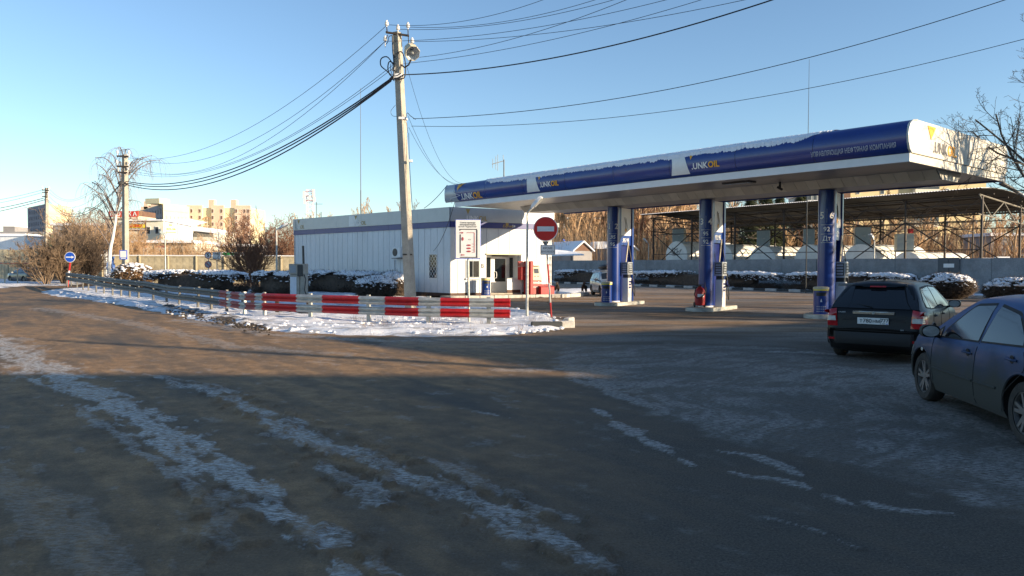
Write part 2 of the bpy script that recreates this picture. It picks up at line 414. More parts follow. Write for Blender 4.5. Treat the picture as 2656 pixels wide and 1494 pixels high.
ice = np.maximum(ice, fm * .62); hgt = np.maximum(hgt, fm * .006)
fore = sst(14, 20, YY) * sst(.30, .7, fbm(XX * .35, YY * 1.1, 5, 51)) * .5 * (XX > -3)
ice = np.maximum(ice, fore); ice = np.maximum(ice, .34 * sst(.60, .70, nz1 * .5 + nz2 * .5) * sst(7, 2, np.abs(XX + 3)))
ice = np.maximum(ice, .5 * sst(44, 50, YY + .75 * (XX - 15)) * sst(.4, .6, nz2))
sand = sst(.2, .55, fbm(AL * .25 + 3, AC * .9, 4, 61)) * .9 * sst(2.2, -1.8, XX + (YY - 8) * -.1) + .14
band2 = pdist(XX, YY, pxw([(200, 760, 1.5), (700, 880, .8), (1000, 915, .7), (1500, 965, .5)])); sand = np.maximum(sand, sst(1.2, .3, band2[0]) * .95)
sand = sand * (.55 + .45 * sst(.35, .65, fbm(AL * 1.1, AC * 5, 6, 91))); sand = np.maximum(sand, .95 * sst(18, 23, YY) * sst(-2, 1, XX) * sst(.3, .6, fbm(XX * .2, YY * .8, 4, 71)))
ZZ = hgt + (fbm(XX * .8, YY * .8, 3, 77) - .5) * .015 + .012 * sst(.4, .8, fbm(AL * 2, AC * 5, 4, 83)) * sst(.3, .8, sand) * sst(1, -2, XX)
V = np.stack([XX, YY, ZZ], -1).reshape(-1, 3); a, b_ = XX.shape
idx = np.arange(a * b_).reshape(a, b_); F = np.stack([idx[:-1, :-1], idx[:-1, 1:], idx[1:, 1:], idx[1:, :-1]], -1).reshape(-1, 4)
o = npobj('road', V, F, M['road'], smooth=True); attr(o, 'ice', ice); attr(o, 'sand', sand); struct(o)
gm = mat('snowy_ground', (.10, .075, .05), .95, c2=(.75, .76, .79), thr=.46, var=.1, scale=.35, bump=.4, bscale=6, fine=.1)
struct(MB().add([(-700, -80, -.05), (700, -80, -.05), (700, 1500, -.05), (-700, 1500, -.05)], [(0, 1, 2, 3)]).build('ground', gm))

def snow_mat():
    m = bpy.data.materials.new('trodden_snow'); m.use_nodes = True; nt = m.node_tree; n = nt.nodes; L = nt.links; b = n['Principled BSDF']
    g = n.new('ShaderNodeNewGeometry'); z = n.new('ShaderNodeTexNoise'); z.inputs['Scale'].default_value = 9; z.inputs['Detail'].default_value = 7; L.new(g.outputs['Position'], z.inputs['Vector'])
    A = n.new('ShaderNodeAttribute'); A.attribute_name = 'dirt'
    c = n.new('ShaderNodeValToRGB'); c.color_ramp.elements[0].position = .25; c.color_ramp.elements[1].position = .6
    c.color_ramp.elements[0].color = (.66, .66, .68, 1); c.color_ramp.elements[1].color = (.84, .85, .87, 1); L.new(z.outputs[0], c.inputs[0])
    x = n.new('ShaderNodeMix'); x.data_type = 'RGBA'; L.new(A.outputs['Fac'], x.inputs[0]); L.new(c.outputs[0], x.inputs[6]); x.inputs[7].default_value = (.07, .055, .04, 1)
    L.new(x.outputs[2], b.inputs['Base Color']); b.inputs['Roughness'].default_value = .8
    z2 = n.new('ShaderNodeTexNoise'); z2.inputs['Scale'].default_value = 26; z2.inputs['Detail'].default_value = 6; L.new(g.outputs['Position'], z2.inputs['Vector'])
    bp = n.new('ShaderNodeBump'); bp.inputs['Strength'].default_value = .9; bp.inputs['Distance'].default_value = .04; L.new(z2.outputs[0], bp.inputs['Height']); L.new(bp.outputs[0], b.inputs['Normal'])
    return m
M['snow_ground'] = snow_mat()
def snow_sheet(name, poly, step, h=.10, rough=.05, dirtamt=.35, dpoly=None, steps_y=None):
    xs = [p[0] for p in poly]; ys = [p[1] for p in poly]
    gx = np.arange(min(xs) - .5, max(xs) + .5, step); y = min(ys) - .5; gy = []
    while y < max(ys) + .5: gy.append(y); y += step * max(1, (y / 24.)) 
    X, Y = np.meshgrid(gx, np.array(gy)); sd = polysd(X, Y, poly) + (fbm(X * 1.5, Y * 1.5, 4, 5) - .5) * .9
    e = sst(0, .7, sd); n1 = fbm(X * 2.2, Y * 2.2, 5, 7); n2 = fbm(X * .5, Y * .5, 3, 8)
    Z = -.02 + e * (h + (n1 - .4) * rough * 2.4 + (n2 - .5) * .12)
    dirt = sst(.58, .66, fbm(X * 1.7 + 4, Y * 2.6, 5, 15)) * dirtamt
    if dpoly:
        dd, ww = pdist(X, Y, dpoly); q = sst(1.3, .2, dd / ww); dirt = np.maximum(dirt, q * sst(.42, .52, fbm(X * 3.1, Y * 3.1, 5, 19))); Z += q * (fbm(X * 5, Y * 5, 3, 23) - .4) * .22 * e
    dirt = np.maximum(dirt, sst(.35, .0, sd) * .75 * sst(.35, .55, n1))
    keep = sd > -.15
    a, b_ = X.shape; idx = np.arange(a * b_).reshape(a, b_)
    F = np.stack([idx[:-1, :-1], idx[:-1, 1:], idx[1:, 1:], idx[1:, :-1]], -1).reshape(-1, 4)
    kf = keep.ravel()[F].any(1); F = F[kf]; u, inv = np.unique(F, return_inverse=True); F = inv.reshape(-1, 4)
    V = np.stack([X, Y, Z], -1).reshape(-1, 3)[u]
    o = npobj(name, V, F, M['snow_ground'], smooth=True); attr(o, 'dirt', dirt.ravel()[u]); return struct(o)
isl = pxl([(97, 757), (130, 768), (200, 776), (330, 796), (450, 822), (520, 834), (620, 849), (700, 860), (850, 871), (1100, 877), (1300, 872), (1430, 864), (1480, 850), (1475, 834), (1440, 820), (1400, 809), (1322, 799), (1230, 789), (1150, 781), (1120, 774)]) + [(-4.5, 41), (-8, 44.5), (-14, 51), (-22, 56), (-34, 60)]
snow_sheet('snow_verge', isl, .11, .10, .045, .5, pxw([(430, 800, .5), (560, 826, .6), (640, 846, .6), (690, 852, .4)]))
snow_sheet('snow_bank', pxl([(-300, 745), (0, 748), (60, 742), (150, 742), (210, 738), (205, 712), (-300, 712)]), .45, .12, .08, .4)
KD = Vector((.555, -.832, 0)); KN = Vector((.832, .555, 0)); K0 = Vector((5, 75, 0))     # kerb line before the back wall
def kl(t, n=0, z=0): p = K0 + KD * t + KN * n; return Vector((p.x, p.y, z))
snow_sheet('snow_strip', [tuple(kl(-14, .1).xy), tuple(kl(41, .1).xy), tuple(kl(60, -1.5).xy), tuple(kl(60, 4).xy), tuple(kl(-14, 4).xy)], .3, .16, .05, .3)
snow_sheet('snow_patch', pxl([(1410, 768), (1470, 766), (1530, 757), (1620, 752), (1620, 749), (1420, 752)]), .3, .12, .05, .2)

# ------------------------------------------------------------------ kerbs
kb = struct(thing('kerb', 'x', 'x')); del kb['label']; del kb['category']
mk = MB().cbox(-.48, .48, -.08, .08, 0, .17, .02); kp = mk.build('kerbstone', 'kerb_light', kb); kd2 = MB().cbox(-.48, .48, -.08, .08, 0, .17, .02).build('kerbstone', 'kerb_dark', kb)
ang = math.atan2(KD.y, KD.x)
for i in range(60):
    src = kp if i % 2 else kd2
    c = src if i < 2 else src.copy()
    if i >= 2: col.objects.link(c)
    c.location = kl(i * 1.0 - 12, 0); c.rotation_euler = (0, 0, ang + random.uniform(-.02, .02)); c.parent = kb
def kstone(px, py, rz, m, L=.95, tilt=0, label=None):
    p = G(px, py); o = MB().cbox(-L / 2, L / 2, -.1, .1, -.03, .2, .03).build('kerbstone', m); o.location = p; o.rotation_euler = (tilt, tilt * .5, rz); o.parent = kb; return o
kstone(1418, 852, R(4), 'kerb_dark', .9); kstone(1462, 850, R(12), 'kerb_light', .62); kstone(1476, 840, R(70), 'kerb_light', .6)
for i, (a_, b_, r_) in enumerate([(1395 + 55, 772, 8), (1466, 771.5, 55), (1476, 770.5, 60), (1489, 770, 50), (1502, 769, 60), (1513, 767, 40)]):
    kstone(a_, b_, R(r_), 'kerb_light' if i != 2 else 'kerb_dark', .9)

# ------------------------------------------------------------------ canopy
C3 = Vector((11.09, 26.26, 0)); U = Vector((-.639, .769, 0)); Vv = Vector((.769, .639, 0)); CS = 5.05
CM = Matrix.Translation(C3) @ Matrix((U, Vv, Vector((0, 0, 1)))).transposed().to_4x4()
U0, U1, V0, V1 = -4.26, 17.34, -3.75, 3.95
def cw(u, v, z): return C3 + U * u + Vv * v + Vector((0, 0, z))
def u_px(px, v=-3.9, py=450):
    lo, hi = U0 - 2, U1 + 2
    for _ in range(40):
        m_ = (lo + hi) / 2
        if PX(cw(m_, v, 5.2))[0] > px: lo = m_
        else: hi = m_
    return m_
can = thing('fuel_station_canopy', 'long filling station canopy with blue rounded fascia, white strip and snow along its top', 'canopy', tuple(C3))
rel = C3
prof = [(-3.75, 4.945), (-3.86, 5.03), (-3.93, 5.2), (-3.955, 5.4), (-3.93, 5.58), (-3.84, 5.74), (-3.68, 5.84), (-3.4, 5.88), (-3.0, 5.89)]
cum = [0]
for p, q in zip(prof[:-1], prof[1:]): cum.append(cum[-1] + math.dist(p, q))
def fas(u, s, off=0):                                       # s in metres of arc from the bottom edge
    s = max(0, min(s, cum[-1] - 1e-6)); i = max(k for k in range(len(cum) - 1) if cum[k] <= s)
    t = (s - cum[i]) / (cum[i + 1] - cum[i]); p, q = prof[i], prof[i + 1]
    v = p[0] + (q[0] - p[0]) * t; z = p[1] + (q[1] - p[1]) * t
    nv, nz = -(q[1] - p[1]), (q[0] - p[0]); l = math.hypot(nv, nz)
    if i < len(prof) - 2:
        a, c = prof[i + 1], prof[i + 2]; n2 = (-(c[1] - a[1]), c[0] - a[0]); l2 = math.hypot(*n2); nv = nv / l * (1 - t) + n2[0] / l2 * t; nz = nz / l * (1 - t) + n2[1] / l2 * t; l = math.hypot(nv, nz)
    return cw(u, v + nv / l * off, z + nz / l * off)
def fprof(u): return [fas(u, s) for s in np.linspace(0, cum[-1], 22)]
bays = np.linspace(U0 + .004, U1, 9)
for i in range(8):
    g = MB(); g.grid([fprof(bays[i] + (.006 if i else 0)), fprof(bays[i + 1] - .006)]); g.build('fascia_panel', 'blue', can, True, rel)
g = MB(CM); g.box(U0, U1, -3.0, 3.3, 5.70, 5.80); g.box(U0 + .1, U1 - .1, -3.7, -3.0, 5.5, 5.60); g.build('roof_deck', 'steel_dull', can, rel=rel)
g = MB(CM); g.box(U0, U1, V0 + .02, V0 + .10, 4.70, 4.935); g.build('lower_strip', 'white_paint', can, rel=rel)
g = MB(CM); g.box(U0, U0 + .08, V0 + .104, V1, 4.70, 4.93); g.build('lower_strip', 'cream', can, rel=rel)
g = MB(CM)
for k in range(9):
    a_ = -3.62 + k * .84; g.box(U0 + .085, U1 - .02, a_, a_ + .828, 4.755, 4.79)
g.build('soffit', 'soffit', can, rel=rel)
# end face (sunlit side) and far end
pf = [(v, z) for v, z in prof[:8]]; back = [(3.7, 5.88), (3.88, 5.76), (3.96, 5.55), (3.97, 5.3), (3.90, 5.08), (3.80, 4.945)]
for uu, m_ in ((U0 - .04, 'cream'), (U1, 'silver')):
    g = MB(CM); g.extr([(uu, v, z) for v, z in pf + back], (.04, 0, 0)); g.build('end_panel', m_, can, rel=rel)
rim = MB(CM); rim.tube([(U0 - .045, v + .02, z) for v, z in prof[:8]], .018, 6); rim.build('end_trim', 'silver', can, rel=rel)
g = MB(CM); g.box(U0, U1, 3.78, 3.86, 4.70, 5.85); g.build('rear_fascia', 'blue', can, rel=rel)
# beam clad in panels
bm0, bm1 = -3.9, 15.6
g = MB(CM); g.extr([(bm0, -.95, 4.75), (bm0, -.62, 4.485), (bm0, .62, 4.485), (bm0, .95, 4.75)], (bm1 - bm0, 0, 0)); g.build('beam_core', 'soffit', can, rel=rel)
pn = 46; pw_ = (bm1 - bm0) / pn
bmat = [M['beam'], mat('beam_b', (.57, .52, .41), .5, var=.1, scale=2), mat('beam_c', (.67, .615, .49), .5, var=.1, scale=2)]
for i in range(pn):
    g = MB(CM); u0 = bm0 + i * pw_ + .006; u1 = u0 + pw_ - .012
    o_ = .012 + random.uniform(0, .006)
    g.extr([(u0, -.95 - o_, 4.752), (u0, -.62 - o_, 4.475), (u0, -.60, 4.475), (u0, -.93, 4.752)], (u1 - u0, 0, 0)); g.build('beam_panel', bmat[i % 7 % 3], can, rel=rel)
g = MB(CM); g.extr([(bm0 - .015, -.95, 4.75), (bm0 - .015, -.6, 4.47), (bm0 - .015, .6, 4.47), (bm0 - .015, .95, 4.75)], (-.02, 0, 0)); g.build('beam_end', 'cream', can, rel=rel)
for uu, vv in ((-1.5, 1.6), (3.6, 1.6), (8.7, 1.6), (2.0, -2.4)):
    fr = MB(CM).box(uu - .55, uu + .55, vv - .22, vv + .22, 4.70, 4.75).build('ceiling_light', 'frame_dark', can, rel=rel)
    MB(CM).box(uu - .47, uu + .47, vv - .16, vv + .16, 4.69, 4.699).build('lens', 'lamp_glass', fr, rel=rel)
g = MB(CM); g.box(1.0, 1.06, -1.4, -1.34, 4.55, 4.755); g.cyl((1.03, -1.5, 4.56), (1.03, -1.25, 4.50), .045, n=8); g.build('camera_bracket', 'black', can, rel=rel)
# snow lying on the curved top
ua, ub = u_px(1249), u_px(2148)
us = np.linspace(ub, ua, 620); rowsS = []
jag = fbm(us * 6, us * 0 + 2.2, 4, 3) * .16 + fbm(us * 1.2, us * 0, 3, 6) * .12 + .09 * (RNG.random(len(us)))
for i, u in enumerate(us):
    t = (u - ub) / (ua - ub); env = min(1, t / .06, (1 - t) / .04); lowz = .72
    s0 = min(lowz + jag[i] * .75 - .12 + (1 - env) * .42, cum[-1] - .1)
    rr = []
    for k, q in enumerate(np.linspace(s0, cum[-1] - .02, 9)):
        rr.append(fas(u, q, (.006 if k == 0 else .035 + .012 * random.random())))
    rowsS.append(rr)
MB().grid(rowsS).build('roof_snow', 'snow', can, rel=rel)
g = MB(CM); g.box(ub, ua, -3.0, 3.3, 5.82, 5.93); g.build('roof_snow', 'snow_roof', can, rel=rel)
# fascia artwork
def fpatch(px0, px1, s0, s1, m_, name, cur=0, off=.006):
    a_, b_ = u_px(px0), u_px(px1); rws = []
    for s in np.linspace(s0, s1, 9):
        t = (s - s0) / (s1 - s0); bb = b_ + (a_ - b_) * cur * (t ** 1.5)
        aa = a_ - (a_ - b_) * .12 * math.sin(PI * t) * (1 if cur else 0)
        rws.append([fas(aa + (bb - aa) * q, s, off) for q in np.linspace(0, 1, 5)])
    return MB().grid(rws).build(name, m_, can, True, rel)
fpatch(1151, 1187, .02, 1.05, 'silver', 'logo_field', .35)
fpatch(1365, 1398, .10, .86, 'white_sign', 'logo_field', .32); fpatch(1740, 1788, .12, .88, 'white_sign', 'logo_field', .32)
def ftri(px0, px1, pxt, s0, s1):
    a_, b_, c_ = u_px(px0), u_px(px1), u_px(pxt); rws = []
    for s in np.linspace(s0, s1, 8):
        t = (s - s0) / (s1 - s0); rws.append([fas(c_ + (a_ - c_) * t, s, .01), fas(c_ + (b_ - c_) * t, s, .01)])
    MB().grid(rws).build('logo_triangle', 'orange', can, True, rel)
ftri(1185, 1203, 1188, .58, 1.02); ftri(1395, 1407, 1400, .58, .90); ftri(1785, 1803, 1793, .60, .95)
def ftext(txt, pxc, sc, size, m_, **k):
    uc = u_px(pxc); text(txt, size, m_, lambda x, y: fas(uc - x, sc + y, .014), can, rel=rel, cuts=1, **k)
for pxa, pxb, sz, sc in ((1227, 1238, .42, .24), (1430, 1439, .29, .36), (1837, 1852, .28, .36)):
    uc = u_px(pxa); k_ = sz
    text('.UNK', sz, 'white_sign', lambda x, y, uc=uc: fas(uc - x, sc + y, .014), can, rel=rel, cuts=1, bold=.03, align='RIGHT')
    text('OIL', sz, 'orange', lambda x, y, uc=uc: fas(uc - x - .02, sc + y, .014), can, rel=rel, cuts=1, bold=.035, align='LEFT')
u_a, u_b = u_px(2104), u_px(2325)
v_, f_ = text_geo('УПРАВЛЯЮЩАЯ НЕФТЯНАЯ КОМПАНИЯ', .2, bold=.018, cuts=1); xs = [p[0] for p in v_]; sc_ = (u_a - u_b) / (max(xs) - min(xs)); uc = (u_a + u_b) / 2; xm = (max(xs) + min(xs)) / 2
meshobj('lettering', [fas(uc - (p[0] - xm) * sc_, .28 + p[1] * 1.0, .012) - rel for p in v_], f_, mat('text_pale', (.42, .45, .52), .5, var=0), can)
def endp(v, z): return cw(U0 - .052, v, z)
def v_px(px):
    lo, hi = -4.5, 5
    for _ in range(40):
        m_ = (lo + hi) / 2
        if PX(cw(U0, m_, 5.3))[0] < px: lo = m_
        else: hi = m_
    return m_
vt0, vt1, vt2 = v_px(2401), v_px(2422), v_px(2410)
MB().add([endp(vt0, 5.80), endp(vt1, 5.80), endp(vt2, 5.42)], [(0, 1, 2)]).build('logo_triangle', 'orange', can, rel=rel)
vt = v_px(2453)
text('.UNK', .43, 'text_grey', lambda x, y: endp(vt + x, 5.22 + y), can, rel=rel, bold=.03, align='RIGHT')
text('OIL', .43, 'orange', lambda x, y: endp(vt + x + .02, 5.22 + y), can, rel=rel, bold=.03, align='LEFT')
# wires and hoses at the canopy's left end
g = MB(); g.tube([cw(U1 + .02, -3.9, 5.6), cw(U1 - .3, -4.02, 5.35), cw(U1 - .9, -4.05, 5.2), cw(U1 + .02, -3.98, 5.1), cw(U1 + .3, -3.7, 4.9)], .012, 6); g.build('loose_cable', 'white_paint', can, rel=rel)

# ------------------------------------------------------------------ pump islands, columns, dispensers
Wd = Vector((.6, .8, 0)); Qd = Vector((.8, -.6, 0))
LBL = R(253)
cols_ = []
info = [('rightmost', '5', '6', '92', 'Дт'), ('middle', '3', '4', '95', '92'), ('leftmost', '1', '2', '.95', '95')]
labs_col = ['round blue canopy column marked 5 and 6 nearest the black hatchback', 'round blue canopy column marked 3 and 4 with the fire extinguisher at its foot', 'round blue canopy column marked 1 and 2, farthest left']
labs_isl = ['rounded pump island nearest the black hatchback, under the closest column', 'rounded pump island with the fire extinguisher on it', 'rounded pump island farthest left, nearest the shop']
labs_pan = ['blue gantry behind the closest column, seen edge on', 'blue and white gantry beside the middle column with the extinguisher', 'blue and white gantry beside the farthest left column']
labs_dis = ['slim white fuel dispenser mostly hidden behind the closest column', 'slim white fuel dispenser just right of the fire extinguisher', 'slim white fuel dispenser at the farthest left column']
for k in range(3):
    c = C3 + U * (CS * k); T = Matrix.Translation(c) @ Matrix((Wd, Qd * -1, Vector((0, 0, 1)))).transposed().to_4x4()
    LM = Matrix((Wd, Qd * -1, Vector((0, 0, 1)))).transposed().to_4x4()
    isl_ = thing('pump_island', labs_isl[k], 'pump island', tuple(c), group='pump islands under the canopy')
    rr = .56; arc = [(-.55 + rr * math.cos(t), rr * math.sin(t)) for t in np.linspace(PI / 2, 3 * PI / 2, 13)]
    poly = arc + [(1.95, -rr), (1.95, rr)]
    MB(LM).prism(poly, 0, .15).build('slab', 'concrete', isl_)
    MB(LM).prism([(x * 1.02 if x > 0 else x - .02, y * 1.035) for x, y in poly], .0, .135).build('steel_edge', 'steel', isl_, True)
    ccol = thing('canopy_column', labs_col[k], 'column', tuple(c + Vector((0, 0, .15))), group='blue canopy columns')
    sh = MB(); sh.lathe([(.298, .03), (.298, 4.32)], n=40); sh.build('shaft', 'blue', ccol, True)
    MB().lathe([(.30, 0), (.30, .05)], n=32).build('base_ring', 'white_paint', ccol, True)
    MB().lathe([(.301, 1.9), (.301, 1.905)], n=32).build('joint', 'blue_deep', ccol, True)
    def cyl_map(x, y, zc, r=.303, a0=R([245, 249, 253][k])): a = a0 + x / r; return Vector((r * math.cos(a), r * math.sin(a), zc + y))
    _, n1, n2, f1, f2 = info[k]
    text(n1, .34, 'white_sign', lambda x, y: cyl_map(x - .17, y, 3.42), ccol, bold=.012, cuts=1)
    text(n2, .34, 'white_sign', lambda x, y: cyl_map(x + .17, y, 3.42), ccol, bold=.012, cuts=1)
    text(f1, .22, 'white_sign', lambda x, y: cyl_map(x, y, 2.94), ccol, bold=.012, cuts=1)
    text(f2, .22, 'white_sign', lambda x, y: cyl_map(x, y, 2.62), ccol, bold=.012, cuts=1)
    for zc in (3.10, 2.78, 2.48):
        MB().grid([[cyl_map(x, -.006, zc) for x in np.linspace(-.2, .2, 8)], [cyl_map(x, .006, zc) for x in np.linspace(-.2, .2, 8)]]).build('line', 'silver', ccol)
    MB().grid([[cyl_map(-.005, y, 3.42) for y in (-.24, .24)], [cyl_map(.005, y, 3.42) for y in (-.24, .24)]]).build('line', 'silver', ccol)
    # frame
    pf_ = thing('dispenser_gantry', labs_pan[k], 'gantry', tuple(c + Vector((0, 0, .15))), group='blue dispenser gantries beside the columns')
    MB(LM).cbox(.34, .44, -.16, .16, 0, 4.32).build('post', 'blue', pf_); MB(LM).cbox(1.48, 1.66, -.16, .16, 0, 4.32).build('post', 'blue', pf_)
    MB(LM).box(.44, 1.48, .02, .08, 0, 2.6).build('back_panel', 'blue_deep', pf_)
    MB(LM).box(.445, 1.475, -.10, .10, 3.06, 4.315).build('sign_panel', 'panel_grey' if 0 else 'white_paint', pf_)
    MB(LM).box(.445, 1.475, -.10, .10, 2.6, 3.056).build('number_panel', 'blue', pf_)
    fm_ = lambda x, z: LM @ Vector((.96 - x * -1, -.104, z))
    text({'0': '92 Дт', '1': '92 95', '2': '.95 95'}[str(k)], .26, 'white_sign', lambda x, y: LM @ Vector((.96 + x, -.106, 2.82 + y)), pf_, bold=.015)
    sw = MB(LM); sw.tube([(.90 + .05 * math.sin(t * 5), -.11, 3.35 + .55 * t) for t in np.linspace(0, 1, 9)], .012, 5); sw.tube([(1.02 + .05 * math.sin(t * 5), -.11, 3.30 + .55 * t) for t in np.linspace(0, 1, 9)], .012, 5); sw.build('emblem', 'text_grey', pf_)
    e = MB(LM); e.lathe([(.001, 0), (.09, .0), (.09, .004), (.001, .004)], (.96, -.11, 3.3), 'Y', 16); e.build('emblem', 'orange', pf_)
    # dispenser
    ds = thing('fuel_dispenser', labs_dis[k], 'fuel dispenser', tuple(c + Wd * .62 + Qd * .30 + Vector((0, 0, .15))), group='fuel dispensers on the pump islands')
    MB(LM).cbox(-.16, .16, -.22, .10, 0, 1.10, .02).build('cabinet', 'white_paint', ds)
    MB(LM).cbox(-.13, .13, -.18, .08, 1.10, 1.25).build('neck', 'frame_dark', ds)
    MB(LM).cbox(-.24, .24, -.24, .12, 1.25, 1.82, .02).build('head', 'silver', ds)
    MB(LM).box(-.19, .19, -.25, -.242, 1.32, 1.76).build('display', 'frame_dark', ds)
    g = MB(LM)
    for q in range(4): g.box(-.15, .13, -.256, -.251, 1.36 + q * .1, 1.42 + q * .1)
    g.build('display_digits', 'silver', ds); g = MB(LM); g.box(-.246, -.242, -.20, .08, 1.32, 1.76); g.build('display', 'frame_dark', ds); g = MB(LM)
    for q in range(4): g.box(-.25, -.248, -.17, .05, 1.36 + q * .1, 1.42 + q * .1)
    g.build('display_digits', 'silver', ds)
    MB(LM).cyl((0, 0, 1.82), (.22, 0, 2.75), .03, n=8).build('hose_arm', 'cabinet_cream', ds)
    g = MB(LM); g.tube([(.22, 0, 2.72), (.30, -.1, 2.0), (.34, -.2, 1.2), (.38, -.28, .5), (.30, -.3, .25), (.2, -.27, .5), (.16, -.24, .9)], .018, 6); g.build('hose', 'black', ds, True)
    g = MB(LM); g.box(.12, .2, -.30, -.22, .88, 1.06); g.box(.14, .18, -.36, -.30, .82, .90); g.build('nozzle', 'blue_deep', ds)
    for q in range(3): MB(LM).box(-.10, .10, -.226, -.222, .62 + q * .13, .70 + q * .13).build('button_panel', 'blue_deep', ds)
    cols_.append((c, LM))
bins = []
def trash_bin(loc, label, rz=0, sc=1):
    t = thing('trash_bin', label, 'trash bin', tuple(loc), rz, group='blue round trash bins')
    MB().lathe([(.24, 0), (.24, .84)], n=28).build('body', 'blue', t, True)
    MB().lathe([(.245, .84), (.255, .85), (.255, .91), (.2, .93)], n=28).build('rim', 'cabinet_cream', t, True)
    MB().lathe([(.246, .80), (.246, .845)], n=28).build('yellow_band', 'yellow', t, True)
    cm = lambda x, z, r=.243: Vector((r * math.sin(x / r), -r * math.cos(x / r), z))
    MB().grid([[cm(x, .62) for x in np.linspace(-.17, .17, 8)], [cm(x, .74) for x in np.linspace(-.17, .17, 8)]]).build('slot', 'black', t)
    g = MB()
    for i in range(5):
        for j in range(3):
            x = -.13 + i * .065; z = .10 + j * .08; g.grid([[cm(x + a_, z + b_) for a_ in (-.014, .014)] for b_ in (-.02, .02)])
    g.build('vent', 'silver', t)
    g = MB(); g.add([cm(-.03, .42), cm(.03, .42), cm(.0, .54)], [(0, 1, 2)]); g.build('emblem', 'white_sign', t)
    if sc != 1: t.scale = (sc,) * 3
    return t
trash_bin(cols_[2][0] - Wd * .62 + Vector((0, 0, .15)), 'blue bin with yellow rim at the foot of the column marked 1 and 2', R(-8))
trash_bin(cols_[0][0] - Wd * .66 + Vector((0, 0, .15)), 'blue bin with yellow band in front of the column marked 5 and 6', R(-20), 1.02)
# fire extinguisher on the middle island
c = cols_[1][0]; fe = thing('fire_extinguisher', 'large red wheeled fire extinguisher in front of the column marked 3 and 4', 'extinguisher', tuple(c - Wd * .62 + Vector((0, 0, .15))))
MB().lathe([(.05, .06), (.19, .10), (.20, .2), (.20, .62), (.17, .72), (.08, .80), (.05, .84)], n=24).build('cylinder', 'red_paint', fe, True)
g = MB(); g.box(-.04, .04, -.04, .04, .83, .90); g.cyl((-.14, 0, .90), (.14, 0, .90), .012, n=6); g.cyl((.22, .08, 0), (.22, .08, 1.0), .014, n=6); g.build('valve', 'black', fe)
g = MB(); g.tube([(0, -.05, .88), (-.2, -.15, .8), (-.26, -.15, .5), (-.15, -.22, .36), (.05, -.225, .45), (.2, -.15, .6), (.24, -.02, .8)], .02, 6); g.build('hose', 'black', fe, True)
for s_ in (-1, 1): MB().lathe([(.02, -.02), (.11, -.02), (.11, .02), (.02, .02)], (s_ * .2, .05, .11), 'X', 16).build('wheel', 'rubber', fe, True)
MB().lathe([(.201, .42), (.201, .54)], n=24, a0=R(230), a1=R(310)).build('sticker', 'white_sign', fe, True)
# ------------------------------------------------------------------ station building
A0 = Vector((-3.4, 41, 0)); SDir = Vector((-.716, .698, 0)).normalized(); FDir = Vector((.883, .469, 0)).normalized()
LS, LF = 16.8, 6.5
NF = Vector((-.469, .883, 0)).normalized(); NS = Vector((.698, .716, 0)).normalized()
FM = Matrix.Translation(A0) @ Matrix((FDir, NF, Vector((0, 0, 1)))).transposed().to_4x4()      # x along the front wall, y inwards
SM = Matrix.Translation(A0) @ Matrix((SDir, NS, Vector((0, 0, 1)))).transposed().to_4x4()      # x along the side wall
B0 = A0 + SDir * LS; D0 = B0 + FDir * LF; E0 = A0 + FDir * LF
st = thing('station_shop', 'long white panelled filling station shop with grey and blue fascia', 'building', tuple(A0)); rel = A0
def fx(px, y=0):
    lo, hi = -3, 10
    for _ in range(40):
        m_ = (lo + hi) / 2
        if PX(FM @ Vector((m_, y, 1.8)))[0] < px: lo = m_
        else: hi = m_
    return m_
def sx(px):
    lo, hi = 0, 20
    for _ in range(40):
        m_ = (lo + hi) / 2
        if PX(SM @ Vector((m_, 0, 1.8)))[0] > px: lo = m_
        else: hi = m_
    return m_
ZB0, ZB1, ZT = 3.90, 4.22, 5.0
# core walls stand 6 cm behind the cladding, open where the doorway is
dx0, dx1 = fx(1262), fx(1351)
g = MB(SM); g.box(.02, LS, .06, .3, .1, ZT - .1); g.build('wall', 'panel_white', st, rel=rel)
g = MB(FM); g.box(.05, dx0, .06, .3, .1, ZT - .1); g.box(dx1, LF, .06, .3, .1, ZT - .1); g.box(dx0, dx1, .06, .3, 2.42, ZT - .1)
g.box(dx0, dx0 + .05, .3, .9, .1, 2.42); g.box(dx1 - .05, dx1, .3, .9, .1, 2.42); g.box(dx0, dx1, .3, .9, 2.42, 2.46); g.build('wall', 'panel_white', st, rel=rel)
g = MB(); g.prism([tuple((D0 + NS * 0).xy), tuple(B0.xy), tuple((B0 - SDir * .2).xy), tuple((D0 - SDir * .2).xy)], .1, ZT - .1); g.prism([tuple(E0.xy), tuple(D0.xy), tuple((D0 - FDir * .2).xy), tuple((E0 - FDir * .2).xy)], .1, ZT - .1); g.build('wall', 'panel_white', st, rel=rel)
